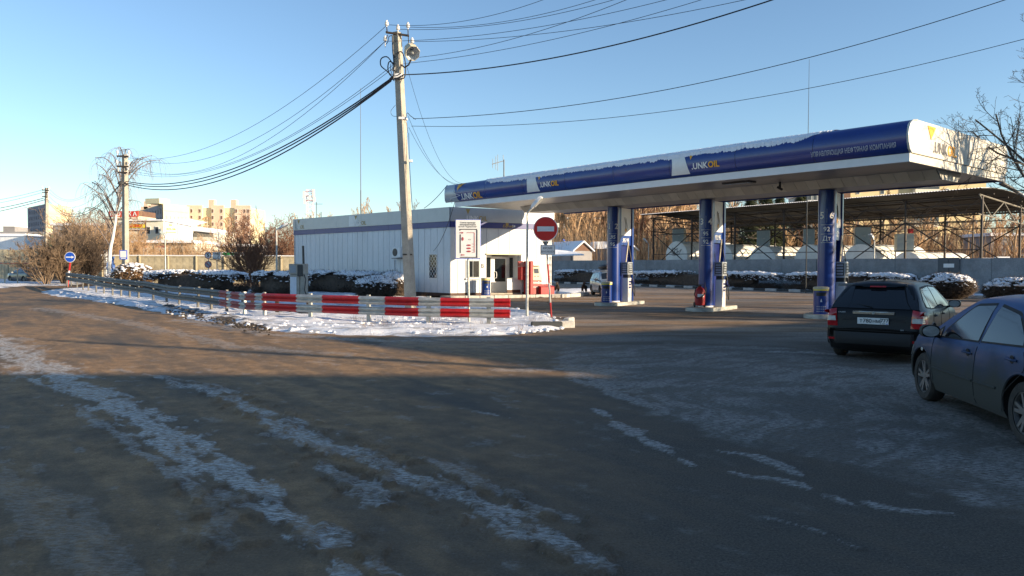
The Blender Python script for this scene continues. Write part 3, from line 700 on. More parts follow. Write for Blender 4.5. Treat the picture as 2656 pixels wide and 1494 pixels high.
# windows cut by leaving the panels out behind proud frames
npan = 30; pw = LS / npan; ws0, ws1 = sx(1135), sx(1113)
for i in range(npan):
    g = MB(SM); g.cbox(i * pw + .012, (i + 1) * pw - .012, 0, .05, .26, ZB0, .006); g.build('wall_panel', bpy.data.materials['panel_white'], st, rel=rel)
w0, w1 = fx(1209), fx(1244)
xs_f = list(np.linspace(0, dx0, 6)); xr = list(np.linspace(dx1, LF, 7))
for a_, b_ in zip(xs_f[:-1], xs_f[1:]):
    MB(FM).cbox(a_ + .012, b_ - .012, 0, .05, .26, ZB0, .006).build('wall_panel', 'panel_white', st, rel=rel)
for a_, b_ in zip(xr[:-1], xr[1:]):
    MB(FM).cbox(a_ + .012, b_ - .012, 0, .05, .26, ZB0, .006).build('wall_panel', 'panel_white', st, rel=rel)
dm = np.linspace(dx0, dx1, 4)
for a_, b_ in zip(dm[:-1], dm[1:]):
    MB(FM).cbox(a_ + .012, b_ - .012, 0, .05, 2.42, ZB0, .006).build('wall_panel', 'panel_white', st, rel=rel)
g = MB(SM); g.box(0, LS, .02, .06, .08, .26); g.build('plinth', 'brown_plinth', st, rel=rel)
MB(FM).box(0, dx0, .02, .06, .1, .4).build('plinth', 'brown_plinth', st, rel=rel); g = MB(FM); g.box(dx1, LF, .02, .06, .1, .4); g.build('plinth', 'brown_plinth', st, rel=rel)
def lipped(mtx, L, name, z0, z1, m_, out=.06, n=6):
    for i in range(n):
        MB(mtx).box(L * i / n + .004, L * (i + 1) / n - .004, -out, .05, z0, z1).build(name, m_, st, rel=rel)
lipped(SM, LS, 'blue_band', ZB0, ZB1, 'band_blue', .05); lipped(SM, LS, 'fascia', ZB1 + .005, ZT, 'silver', .08)
lipped(FM, LF + .12, 'blue_band', ZB0, ZB1, 'band_blue', .05, 2); lipped(FM, LF + .12, 'fascia', ZB1 + .005, ZT, 'silver', .08, 3)
g = MB(); g.prism([tuple(p.xy) for p in (A0 + NF * .05 + NS * .05, E0 + NF * .05, D0, B0 + NS * .05)][::1], ZT - .12, ZT - .06); g.build('roof', 'snow_roof', st, rel=rel)
# faded logo on fascia
def ftx(txt, mtx, x, z, size, m_, mirror=1, **k): text(txt, size, m_, lambda a_, b_: mtx @ Vector((x + a_ * mirror, -.086, z + b_)), st, rel=rel, bold=.02, **k)
ftx('.UNK', FM, fx(1239), 4.42, .34, 'white_sign', align='RIGHT'); ftx('OIL', FM, fx(1240), 4.42, .34, 'orange_faded', align='LEFT')
g = MB(FM); g.add([(fx(1206), -.086, 4.92), (fx(1218), -.086, 4.92), (fx(1212), -.086, 4.62)], [(0, 1, 2)]); g.build('logo_triangle', 'orange_faded', st, rel=rel)
for pxa, pxb, pxt in ((908, 925, 948), (768, 777, 790)):
    g = MB(SM); a_, b_ = sx(pxa), sx(pxt - 20); g.add([(a_, -.086, 4.26), (b_ - .25, -.086, 4.26), (b_, -.086, 4.94), (a_, -.086, 4.94)], [(0, 1, 2, 3)]); g.build('logo_field', 'panel_grey' if pxa < 800 else 'white_sign', st, rel=rel)
    g = MB(SM); c_ = sx(pxb + 1); g.add([(c_ + .15, -.087, 4.92), (c_ - .15, -.087, 4.92), (c_, -.087, 4.64)], [(0, 1, 2)]); g.build('logo_triangle', 'orange_faded', st, rel=rel)
    ftx('.UNK', SM, sx(pxt - 8), 4.42, .34, 'white_sign', -1, align='RIGHT'); ftx('OIL', SM, sx(pxt - 8), 4.42, .34, 'orange_faded', -1, align='LEFT')
text('Express', .22, 'orange_faded', lambda a_, b_: FM @ Vector((fx(1316) + a_, -.056, 4.04 + b_)), st, rel=rel, bold=.02, align='CENTER', shear=.3)
text('24', .2, 'white_sign', lambda a_, b_: FM @ Vector((fx(1327) + a_, -.056, 4.04 + b_)), st, rel=rel, bold=.02, align='LEFT')
g = MB(FM); cx_ = fx(1314); g.lathe([(.001, 0), (.1, 0), (.1, .004), (.001, .004)], (cx_, -.058, 4.15), 'Y', 12); g.build('emblem', 'orange_faded', st, rel=rel)
text('В', .3, 'text_black', lambda a_, b_: FM @ Vector((fx(1251) + a_, -.004, 1.75 + b_)), st, rel=rel, bold=.03)
# side window with lattice grille
def window(mtx, x0, x1, z0, z1, y=-.03, grille=None, mull=1, fr='white_paint', gl='glass'):
    f = MB(mtx); t = .05
    f.box(x0, x1, y, .0 - .002, z0, z0 + t); f.box(x0, x1, y, -.002, z1 - t, z1); f.box(x0, x0 + t, y, -.002, z0 + t, z1 - t); f.box(x1 - t, x1, y, -.002, z0 + t, z1 - t)
    for q in range(mull):
        xm = x0 + (x1 - x0) * (q + 1) / (mull + 1); f.box(xm - .02, xm + .02, y, -.002, z0 + t, z1 - t)
    w_ = f.build('window', fr, st, rel=rel)
    MB(mtx).box(x0 + t, x1 - t, y + .015, y + .02, z0 + t, z1 - t).build('pane', gl, w_, rel=rel)
    if grille:
        g = MB(mtx); n = grille; dx = (x1 - x0) / n; m2 = int((z1 - z0) / dx)
        for i in range(-m2, n + 1):
            for s_ in (1, -1):
                pts = []
                for j in range(0, m2 + 1):
                    xx = x0 + (i + j) * dx; zz = z0 + j * (z1 - z0) / m2
                    if x0 - 1e-4 <= xx <= x1 + 1e-4: pts.append((xx if s_ > 0 else x0 + x1 - xx, y - .03, zz))
                if len(pts) > 1: g.tube([pts[0], pts[-1]], .009, 4)
        g.build('grille', 'white_paint', w_, rel=rel)
    return w_
window(SM, ws0, ws1, 1.03, 2.45, grille=3, mull=0)
window(FM, w0, w1, 1.10, 2.08, mull=1, fr='panel_grey'); g = MB(FM)
for q in range(6): x_ = w0 + (w1 - w0) * (.55 + q * .07); g.tube([(x_, -.06, 1.2), (x_, -.06, 2.0)], .008, 4)
g.build('grille', 'steel_dull', st, rel=rel)
MB(FM).box(w0 - .05, w1 + .06, -.12, 0, 1.02, 1.09).build('sill', 'white_paint', st, rel=rel)
# recessed glazed entrance
yb = .80
d0, d1 = fx(1275, yb), fx(1317, yb)
dr = MB(FM); z0, z1 = .2, 2.32; t = .17
dr.box(d0, d0 + t, yb - .06, yb, z0, z1); dr.box(d1 - t, d1, yb - .06, yb, z0, z1); dr.box(d0 + t, d1 - t, yb - .06, yb, z1 - .14, z1); dr.box(d0 + t, d1 - t, yb - .06, yb, z0, .86)
door = dr.build('door', 'white_paint', st, rel=rel)
MB(FM).box(d0 + t, d1 - t, yb - .035, yb - .03, .86, z1 - .14).build('pane', 'glass', door, rel=rel)
g = MB(FM); g.tube([(d0 + .09, yb - .06, 1.05), (d0 + .24, yb - .15, 1.08), (d0 + .26, yb - .15, 1.25), (d0 + .24, yb - .15, 1.42), (d0 + .09, yb - .06, 1.45)], .02, 8); g.build('handle', 'white_paint', door, True, rel)
for a_, b_ in ((dx0 + .05, d0 - .02), (d1 + .02, dx1 - .05)):
    g = MB(FM); g.box(a_, b_, yb - .05, yb, 1.02, 1.10); g.box(a_, b_, yb - .05, yb, 2.26, 2.38); g.box(a_, a_ + .06, yb - .05, yb, 1.10, 2.26); g.box(b_ - .06, b_, yb - .05, yb, 1.10, 2.26)
    g.box(a_, b_, yb - .04, yb, .2, 1.02); f_ = g.build('side_window', 'white_paint', st, rel=rel)
    MB(FM).box(a_ + .06, b_ - .06, yb - .03, yb - .025, 1.10, 2.26).build('pane', 'glass', f_, rel=rel)
MB(FM).box(dx0, dx1, -.05, yb, .14, .22).build('threshold', 'concrete', st, rel=rel)
g = MB(FM); g.box(dx1 - .03, dx1 + .05, -.06, .3, .16, 1.1); g.box(dx1 - .9, dx1 - .03, -.03, .02, .4, 1.05); g.build('low_wall', 'white_paint', st, rel=rel)
MB(FM).box(dx1 - .9, dx1 - .03, -.032, .02, .16, .4).build('plinth', 'brown_plinth', st, rel=rel)
MB(FM).box(dx0 - .05, dx1 + .05, -.08, .0, 2.40, 2.48).build('lintel', 'cabinet_cream', st, rel=rel)
MB(FM).box(d0 + .02, d1 - .02, .5, .52, .23, .24).build('door_mat', 'rubber', st, rel=rel)
inside = MB(FM).box(dx0 + .06, dx1 - .06, yb + 1.6, yb + 1.65, .2, 2.4).build('inner_wall', 'brick_dark', st, rel=rel)
g = MB(FM); g.box(fx(1428), fx(1442) , -.35, -.1, 4.05, 4.3); g.build('floodlight', 'cabinet', st, rel=rel)
# platform with kerb in front of the shop
pl = thing('shop_step', 'low concrete platform with light kerb in front of the shop door', 'step', tuple(A0))
MB(FM).box(-.6, LF + .7, -1.25, 0, 0, .13).build('slab', 'concrete', pl, rel=rel)
for i in range(9):
    MB(FM).cbox(-.6 + i * .87, -.6 + i * .87 + .85, -1.42, -1.26, 0, .16, .015).build('kerbstone', 'kerb_light', pl, rel=rel)
# air conditioner on the side wall
ac = thing('air_conditioner', 'white air conditioner unit on the shop side wall behind the near pole', 'air conditioner', tuple(SM @ Vector((sx(1040), -.05, 2.3)))); r2 = ac.location.copy(); xx = sx(1040)
MB(SM).cbox(xx - .4, xx + .4, -.36, -.06, 2.25, 2.85, .03).build('casing', 'white_paint', ac, rel=r2)
MB(SM).lathe([(.001, -.0), (.23, -.0), (.23, -.012), (.001, -.012)], (xx + .1, -.362, 2.55), 'Y', 20).build('fan_grille', 'frame_dark', ac, rel=r2)
MB(SM).box(xx - .45, xx + .45, -.36, -.02, 2.18, 2.22).build('bracket', 'steel_dull', ac, rel=r2)
MB(SM).tube([(xx + .6, -.03, 2.1), (xx + .6, -.03, .3)], .03, 6).build('drain_pipe', 'white_paint', ac, rel=r2)
# payment terminal, red sand box, bin
tx = fx(1387, -.6); kt = thing('payment_terminal', 'red and white payment terminal standing right of the shop door', 'payment terminal', tuple(FM @ Vector((tx, -.6, .13)))); r2 = kt.location.copy()
MB(FM).cbox(tx - .45, tx - .26, -.9, -.1, .16, 2.05, .02).build('side_panel', 'red_paint', kt, rel=r2)
MB(FM).cbox(tx - .26, tx + .30, -.86, -.1, .16, .95, .01).build('lower_body', 'red_faded', kt, rel=r2)
g = MB(FM); g.extr([(tx - .26, -.86, .955), (tx - .26, -.66, 1.80), (tx - .26, -.1, 1.80), (tx - .26, -.1, .955)], (FM.inverted().to_3x3() @ (FDir * .56))); g.build('console', 'cabinet_cream', kt, rel=r2)
MB(FM).cbox(tx - .28, tx + .34, -.9, -.1, 1.80, 2.03, .02).build('header', 'white_paint', kt, rel=r2)
def slope(x, z): t = (z - .955) / .845; return FM @ Vector((x, -.86 + .2 * t - .012, z))
g = MB(); g.add([slope(tx - .12, 1.35), slope(tx + .18, 1.35), slope(tx + .18, 1.62), slope(tx - .12, 1.62)], [(0, 1, 2, 3)]); g.build('screen', 'glass_far', kt, rel=r2)
for a_ in (-.1, .1): MB().add([slope(tx + a_ - .05, 1.16), slope(tx + a_ + .05, 1.16), slope(tx + a_ + .05, 1.21), slope(tx + a_ - .05, 1.21)], [(0, 1, 2, 3)]).build('slot', 'black', kt, rel=r2)
text('ПРИЁМ', .15, 'white_sign', lambda x, y: FM @ Vector((tx + .02 + x, -.868, .80 + y)), kt, rel=r2, bold=.03)
text('ПЛАТЕЖЕЙ', .095, 'white_sign', lambda x, y: FM @ Vector((tx + .02 + x, -.868, .56 + y)), kt, rel=r2, bold=.02)
tx2 = fx(1359, -.5); rb = thing('red_wall_cabinet', 'red wall cabinet left of the payment terminal', 'cabinet', tuple(FM @ Vector((tx2, -.3, .9)))); r2 = rb.location.copy()
MB(FM).cbox(tx2 - .16, tx2 + .14, -.5, -.03, .98, 1.72, .02).build('box', 'red_paint', rb, rel=r2)
MB(FM).box(tx2 + .02, tx2 + .05, -.51, -.502, 1.25, 1.33).build('lock', 'steel', rb, rel=r2)
MB(FM).extr([(tx2 - .16, -.5, 1.74), (tx2 - .16, -.03, 2.05), (tx2 - .16, -.03, 1.74)], FM.inverted().to_3x3() @ (FDir * .34)).build('awning', 'red_faded', rb, rel=r2)
tx = fx(1414, -.8); sb = thing('sand_box', 'red metal fire sand box with sloping lid right of the terminal', 'sand box', tuple(FM @ Vector((tx, -.8, .13)))); r2 = sb.location.copy()
MB(FM).cbox(tx - .45, tx + .45, -1.1, -.4, .14, .58, .02).build('box', 'red_paint', sb, rel=r2)
MB(FM).extr([(tx - .47, -1.13, .585), (tx - .47, -.38, .72), (tx - .47, -.38, .585)], FM.inverted().to_3x3() @ (FDir * .94)).build('lid', 'red_paint', sb, rel=r2)
trash_bin(FM @ Vector((fx(1260, -.7), -.7, .13)), 'blue bin with yellow rim beside the shop door', R(20), 1.06)
# rooftop antenna and lightning masts
def mast(px, pyt, Y, z0, label, r=.035):
    p = P(px, pyt, Y); t = thing('lightning_mast', label, 'mast', (p.x, p.y, z0), group='thin lightning masts')
    MB().cyl((0, 0, 0), (0, 0, (p.z - z0) * .5), r * 1.3, r * 1.1, 6).build('lower_pole', 'frame_dark', t); MB().cyl((0, 0, (p.z - z0) * .5), (0, 0, p.z - z0), r * .8, r * .35, 6).build('upper_pole', 'frame_dark', t)
mast(935, 228, 50, 0, 'tall thin dark mast rising behind the white shop'); mast(2099, 154, 50, 0, 'thin mast rising behind the blue canopy fascia', .03)
p = P(1306, 455, 38); an = thing('antenna', 'small dipole antenna on the canopy roof', 'antenna', (p.x, p.y, 5.8)); r2 = an.location
g = MB(); g.cyl(P(1307, 458, 38), P(1307, 414, 38), .03, n=6); g.build('mast', 'steel_dull', an, rel=r2)
g = MB(); g.cyl(P(1276, 426, 38), P(1307, 417, 38), .02, n=6)
for x_, y0, y1 in ((1291, 401, 443), (1286, 405, 440), (1278, 412, 436), (1305, 402, 414)): g.cyl(P(x_, y0, 38), P(x_, y1, 38), .015, n=5)
g.build('elements', 'steel', an, rel=r2)

# ------------------------------------------------------------------ guardrail
pts = [(-.05, 21.6), (-.70, 21.72), (-2.53, 22.1), (-4.47, 22.95), (-6.57, 23.96), (-8.37, 25.0), (-9.7, 26.2), (-10.9, 27.5), (-12.1, 28.9), (-13.3, 30.4), (-14.6, 32.1), (-16.0, 34), (-18.5, 37), (-21.0, 39.8), (-23.5, 42.8), (-27.2, 47.6), (-31.2, 53), (-34.6, 57.8)]
gr = thing('guardrail', 'double W-beam guardrail, red and white at its near end, bare steel farther left', 'guardrail', (pts[0][0], pts[0][1], 0)); rel = gr.location.copy()
def catm(pp, n):
    out = []
    for i in range(len(pp) - 1):
        p0, p1, p2, p3 = pp[max(i - 1, 0)], pp[i], pp[i + 1], pp[min(i + 2, len(pp) - 1)]
        for k in range(n):
            t = k / n; out.append(tuple(.5 * (2 * p1[j] + (p2[j] - p0[j]) * t + (2 * p0[j] - 5 * p1[j] + 4 * p2[j] - p3[j]) * t * t + (-p0[j] + 3 * p1[j] - 3 * p2[j] + p3[j]) * t ** 3) for j in range(len(p1))))
    out.append(tuple(pp[-1])); return out
sm = catm(pts, 10); arc_ = [0]
for p, q in zip(sm[:-1], sm[1:]): arc_.append(arc_[-1] + math.dist(p, q))
TOT = arc_[-1]
def rail(s, off, z):
    s = max(0, min(s, TOT)); i = min(int(np.searchsorted(arc_, s)), len(arc_) - 1); i = max(i, 1)
    t = (s - arc_[i - 1]) / (arc_[i] - arc_[i - 1]); p, q = sm[i - 1], sm[i]
    d = Vector((q[0] - p[0], q[1] - p[1], 0)).normalized(); n = Vector((d.y, -d.x, 0)) * -1     # towards the road
    x, y = p[0] + (q[0] - p[0]) * t, p[1] + (q[1] - p[1]) * t
    if n.y > 0: n = -n
    rise = .012 * max(0, s - 14) + (.04 * math.sin(s * .55) if 10 < s < 24 else 0)
    return Vector((x, y, z + min(rise, .30))) + n * off
wp = [(.0, .0), (.03, .012), (.075, .05), (.08, .085), (.03, .12), (.022, .135), (.03, .15), (.08, .185), (.075, .22), (.03, .258), (.0, .27)]   # (offset, height)
def beam(s0, s1, zb, m_, name='rail_beam', seg=.35, thick=0):
    n = max(2, int((s1 - s0) / seg) + 1); rows_ = []
    for s in np.linspace(s0, s1, n): rows_.append([rail(s, o + thick, zb + h * .95) for o, h in wp])
    return MB().grid(rows_).build(name, m_, gr, True, rel)
# stripe boundaries from the photograph (pixel x -> arc length)
def s_px(px):
    lo, hi = 0, TOT
    for _ in range(40):
        m_ = (lo + hi) / 2
        if PX(rail(m_, .06, .5))[0] > px: lo = m_
        else: hi = m_
    return m_
reds = [(1322, 1281), (1217, 1142), (1085, 998), (930, 835), (768, 679)]; faded = [(661, 635), (620, 598), (588, 568)]
edges = [s_px(x) for pr in reds for x in pr] + [s_px(x) for pr in faded for x in pr]
for zb in (.265, .585):
    cur = 0
    allr = [(s_px(a), s_px(b), 'red_paint') for a, b in reds] + [(s_px(a), s_px(b), 'red_faded') for a, b in faded]
    for a, b, m_ in allr:
        if a > cur + .02: beam(cur, a, zb, 'steel')
        beam(max(a, 0), b, zb, m_); cur = b
    seams = [cur, s_px(505), s_px(466), s_px(353), s_px(300), s_px(247), TOT]
    for a, b in zip(seams[:-1], seams[1:]): beam(a, b + .12, zb, 'steel_dull', thick=random.uniform(-.004, .004) + .004)
    for a in seams[1:-1]:
        g = MB()
        for h in (.05, .22):
            for dd in (-.06, .06): q = rail(a + dd, .085, zb + h); q2 = rail(a + dd, .1, zb + h); g.cyl(q, q2, .016, n=6)
        g.build('bolt', 'steel', gr, rel=rel)
ppx = [1266, 1107, 951, 799, 679, 627, 580, 540, 505, 457, 425, 391, 353, 330, 308, 286, 264, 244, 224, 210, 195, 180, 168, 160]
for i, px in enumerate(ppx):
    s = s_px(px); a = rail(s, 0, 0); ztop = rail(s, 0, .9).z; lean = random.uniform(-.03, .03) if i < 7 else random.uniform(-.06, .06)
    if px in (505, 457): lean = -.18
    d = (rail(s + .1, 0, 0) - rail(s - .1, 0, 0)).normalized(); d.z = 0; n = Vector((d.y, -d.x, 0)); n = -n if n.y > 0 else n
    T = Matrix.Translation(Vector((a.x, a.y, 0))) @ Matrix((d, n, Vector((lean * d.x, lean * d.y, 1)))).transposed().to_4x4()
    g = MB(T); g.box(-.055, .055, -.02, -.012, -.1, ztop - .02); g.box(-.055, -.047, -.012, -.09 + .0, -.1, ztop - .02); g.box(.047, .055, -.09, -.012, -.1, ztop - .02)
    g.build('post', 'steel' if i < 6 else 'steel_dull', gr, rel=rel)
    g = MB(T); 
    for zb in (.40, .72): g.box(-.05, .05, -.01, .02, zb + ztop - .92, zb + .06 + ztop - .92); g.cyl((0, .02, zb + ztop - .92), (0, .045, zb + ztop - .92), .018, n=6)
    g.build('bracket', 'steel', gr, rel=rel)
g = MB(); q = rail(0, 0, 0)
for zb in (.265, .585):
    rr_ = [rail(0, o, zb + h * .95) for o, h in wp]; g.add([p for p in rr_] + [rail(-.0, -.02, zb), rail(0, -.02, zb + .257)], [tuple(range(len(rr_) + 2))])
g.build('end_cap', 'red_paint', gr, rel=rel)
# second short rail standing behind the first
g2 = thing('rear_guardrail', 'short dark guardrail standing behind the striped one', 'guardrail', (-9.9, 28.6, 0)); r2 = g2.location.copy()
for i, (a, b) in enumerate(((630, 808), (654, 812), (718, 824), (799, 826))):
    p = G(a, b - 4); MB().box(p.x - .06, p.x + .06, p.y, p.y + .08, 0, .72).build('post', 'rust', g2, rel=r2)
for z_ in (.12, .60):
    g = MB(); a = G(628, 804); b = G(802, 822); a.z = z_; b.z = z_; g.tube([a, (a + b) / 2 + Vector((0, .1, 0)), b], .05, 6); g.build('rail_beam', 'rust', g2, rel=r2)

# ------------------------------------------------------------------ signs
def post_striped(t, h, r=.03, lean=0, segs=None):
    segs = segs or [(0, .35, 'red_paint'), (.35, .8, 'white_paint'), (.8, 1.35, 'red_paint'), (1.35, h, 'steel')]
    for a, b, m_ in segs: MB().cyl((lean * (a - h), 0, a), (lean * (b - h), 0, b), r, n=10).build('post', m_, t)
def disc(r, th=.004): return [(.001, 0), (r, 0), (r, th), (.001, th)]
p = G(1430, 822); ne = thing('no_entry_sign', 'round red no entry sign on a leaning red and white post', 'road sign', tuple(p))
Yn = p.y; zc = ZP(594, Yn, 1415); xc = P(1415, 594, Yn).x - p.x; rd = 32 / FPX * Yn
hP = zc - .1; MB().cyl((0, 0, 0), (xc * .17, 0, hP * .17), .032, n=10).build('post', 'red_paint', ne); MB().cyl((xc * .17, 0, hP * .17), (xc * .40, 0, hP * .40), .032, n=10).build('post', 'steel', ne)
MB().cyl((xc * .40, 0, hP * .40), (xc * .62, 0, hP * .62), .032, n=10).build('post', 'red_paint', ne); MB().cyl((xc * .62, 0, hP * .62), (xc, 0, hP), .032, n=10).build('post', 'steel', ne)
MB().lathe([(.001, 0), (rd, 0), (rd, .03), (.001, .03)], (xc, -.07, zc), 'Y', 48).build('rim', 'white_sign', ne)
MB().lathe([(.001, 0), (rd * .94, 0), (rd * .94, .005), (.001, .005)], (xc, -.075, zc), 'Y', 48).build('face', 'red_sign', ne)
MB().box(xc - rd * .68, xc + rd * .68, -.085, -.077, zc - rd * .2, zc + rd * .2).build('bar', mat('bar_pale', (.62, .66, .66), .4, var=.1, scale=9), ne)
g = MB(); g.extr([(xc - .12, -.03, zc - rd), (xc + .12, -.03, zc - rd), (xc + .04, -.03, zc - rd - .16), (xc - .02, -.03, zc - rd - .16)], (0, .02, 0)); g.build('bracket', 'steel_dull', ne)
zp = ZP(646 + 14, Yn, 1420); zp0, zp1 = ZP(661, Yn), ZP(635, Yn); xa, xb = P(1401, 650, Yn).x - p.x, P(1440, 650, Yn).x - p.x
MB().cbox(xa, xb, -.07, -.05, zp0, zp1, .003).build('plate', 'white_sign', ne)
g = MB(); e_ = .012
for a0_, a1_, b0_, b1_ in ((xa + .02, xb - .02, zp0 + .02, zp0 + .02 + e_), (xa + .02, xb - .02, zp1 - .02 - e_, zp1 - .02), (xa + .02, xa + .02 + e_, zp0 + .035, zp1 - .035), (xb - .02 - e_, xb - .02, zp0 + .035, zp1 - .035)): g.box(a0_, a1_, -.076, -.072, b0_, b1_)
g.build('plate_border', 'text_grey', ne)
text('КРОМЕ', .1, 'text_grey', lambda x, y: ((xa + xb) / 2 + x * .95, -.075, zp0 + (zp1 - zp0) * .66 + y), ne, bold=.02)
text('БЕНЗОВОЗОВ', .085, 'text_grey', lambda x, y: ((xa + xb) / 2 + x * .85, -.075, zp0 + (zp1 - zp0) * .32 + y), ne, bold=.02)
# tanker route scheme board
p = G(1217, 843); Ys = p.y; sc = thing('scheme_sign', 'white route scheme board with blue edge on a grey post behind the guardrail', 'information sign', tuple(p))
X = lambda px: P(px, 600, Ys).x - p.x
Z = lambda py: ZP(py, Ys)
MB().cyl((0, 0, 0), (X(1213), 0, Z(600)), .035, n=12).build('post', 'steel', sc)
MB().cbox(X(1181), X(1247), -.06, -.03, Z(672), Z(570), .01).build('backing', 'blue_sign', sc)
MB().cbox(X(1182.5), X(1246), -.07, -.061, Z(670), Z(571), .004).build('board', 'white_sign', sc)
bx = lambda g, a, b, c, d: g.box(X(a), X(b), -.076, -.072, Z(d), Z(c))
q = lambda u: 1170 + u / 11.14; q2 = lambda v: 560 + v / 11.14
g = MB(); bx(g, q(250), q(750), q2(383), q2(405)); bx(g, q(250), q(275), q2(405), q2(432)); bx(g, q(735), q(765), q2(405), q2(1190)); bx(g, q(258), q(285), q2(540), q2(1080)); bx(g, q(268), q(770), q2(1190), q2(1212)); g.build('map_outline', 'text_black', sc)
g = MB(); bx(g, q(455), q(680), q2(485), q2(498)); bx(g, q(668), q(684), q2(498), q2(1062))
for v in (818, 900, 990, 1058): bx(g, q(605), q(668), q2(v - 4), q2(v + 4))
g.build('route_line', 'map_red', sc)
for v in (853, 942, 1030): MB().lathe([(.001, 0), (.022, 0), (.022, .004), (.001, .004)], (0, 0, 0), 'Y', 14).build('pump_mark', 'map_red', sc); o = sc and bpy.data.objects[-1] if 0 else None
for o in [c for c in bpy.data.objects if c.parent == sc and c.name.startswith('pump_mark')]: pass
for o, v in zip([c for c in bpy.data.objects if c.parent == sc and c.name.startswith('pump_mark')], (853, 942, 1030)):
    o.location = (X(q(516)), -.078, Z(q2(v))); o.scale = (3.0, 1, 1.15)
for vv_, sgn in ((495, 1), (1132, -1)):
    g = MB(); a0_, a1_ = (q(250), q(370)) if sgn > 0 else (q(395), q(275)); m_ = a0_ + (a1_ - a0_) * .6
    g.extr([(X(a0_), -.078, Z(q2(vv_ + 12))), (X(m_), -.078, Z(q2(vv_ + 12))), (X(m_), -.078, Z(q2(vv_ + 28))), (X(a1_), -.078, Z(q2(vv_))), (X(m_), -.078, Z(q2(vv_ - 28))), (X(m_), -.078, Z(q2(vv_ - 12))), (X(a0_), -.078, Z(q2(vv_ - 12)))], (0, .004, 0)); g.build('arrow', 'map_red', sc)
o_ = MB().lathe([(.016, 0), (.028, 0), (.028, .004), (.016, .004)], (0, 0, 0), 'Y', 16).build('tank_mark', 'map_red', sc); o_.location = (X(q(340)), -.078, Z(q2(670))); o_.scale = (1.1, 1, 2)
for tx_, yy in (('Схема проезда', 205), ('автотранспорта', 262), ('на АЗС "Куркинская"', 320)):
    text(tx_, .062 if yy < 300 else .054, 'text_black', lambda x, y: (X(q(485)) + x, -.075, Z(q2(yy)) + y), sc, bold=.02)
text('АЗС', .05, 'text_grey', lambda x, y: (X(q(545)) + x, -.075, Z(q2(690)) + y), sc)
# blue arrow sign far left
p = G(175, 752); Yb = 58.; p = P(175, 740, Yb); p.z = 0; bs = thing('arrow_sign', 'round blue sign with a white right arrow on a leaning red and white post', 'road sign', tuple(p))
c = P(183, 667, Yb) - p; rd = .39
for a, b, m_ in ((0, .3, 'red_paint'), (.3, .55, 'white_paint'), (.55, .98, 'red_paint')): MB().cyl(c * a, c * b, .07, n=8).build('post', m_, bs)
MB().lathe([(.001, 0), (rd * 1.06, 0), (rd * 1.06, .03), (.001, .03)], (c.x, -.08, c.z), 'Y', 32).build('rim', 'white_sign', bs); MB().lathe(disc(rd * .97), (c.x, -.086, c.z), 'Y', 32).build('face', 'blue_sign', bs)
MB().extr([(c.x + a, -.094, c.z + b) for a, b in ((-.32, -.04), (.12, -.04), (.12, -.11), (.34, 0), (.12, .11), (.12, .04), (-.32, .04))], (0, .006, 0)).build('arrow', 'white_sign', bs)
# speed limit / no stopping pair and lane board by the hedge
Y5 = 56.; p = P(541, 730, Y5); p.z = 0; s5 = thing('speed_limit_sign', 'round speed limit 5 sign above a round no parking sign on one post', 'road sign', tuple(p))
X = lambda px: P(px, 660, Y5).x - p.x
MB().cyl((0, 0, 0), (0, 0, ZP(655, Y5)), .035, n=8).build('post', 'steel', s5)
for py in (662, 686):
    z_ = ZP(py, Y5, 541); MB().lathe([(.001, 0), (.27, 0), (.27, .02), (.001, .02)], (0, -.06, z_), 'Y', 28).build('rim', 'map_red', s5); MB().lathe(disc(.21), (0, -.066, z_), 'Y', 28).build('face', 'white_sign' if py < 670 else 'panel_grey', s5)
text('5', .33, 'text_black', lambda x, y: (x, -.072, ZP(662, Y5, 541) + y), s5, bold=.04)
z_ = ZP(686, Y5, 541); MB().extr([(-.17, -.075, z_ + .13), (-.13, -.075, z_ + .17), (.17, -.075, z_ - .13), (.13, -.075, z_ - .17)], (0, .004, 0)).build('slash', 'map_red', s5)
p = P(563, 730, Y5); p.z = 0; s6 = thing('lane_board', 'small white square board with a lane diagram right of the speed limit sign', 'road sign', tuple(p))
MB().cyl((0, 0, 0), (0, 0, ZP(668, Y5)), .035, n=8).build('post', 'steel', s6); z0, z1 = ZP(673, Y5, 563), ZP(654, Y5, 563)
MB().cbox(-.30, .30, -.06, -.04, z0, z1, .003).build('board', 'white_sign', s6)
g = MB(); g.box(-.1, .12, -.068, -.063, z1 - .12, z1 - .07); g.box(-.2, .2, -.068, -.063, z1 - .2, z1 - .185); g.box(-.22, -.02, -.068, -.063, z0 + .18, z0 + .2); g.extr([(.0, -.068, z0 + .1), (.16, -.068, z0 + .28), (.19, -.068, z0 + .28), (.03, -.068, z0 + .1)], (0, .004, 0)); g.build('diagram', 'text_grey', s6)

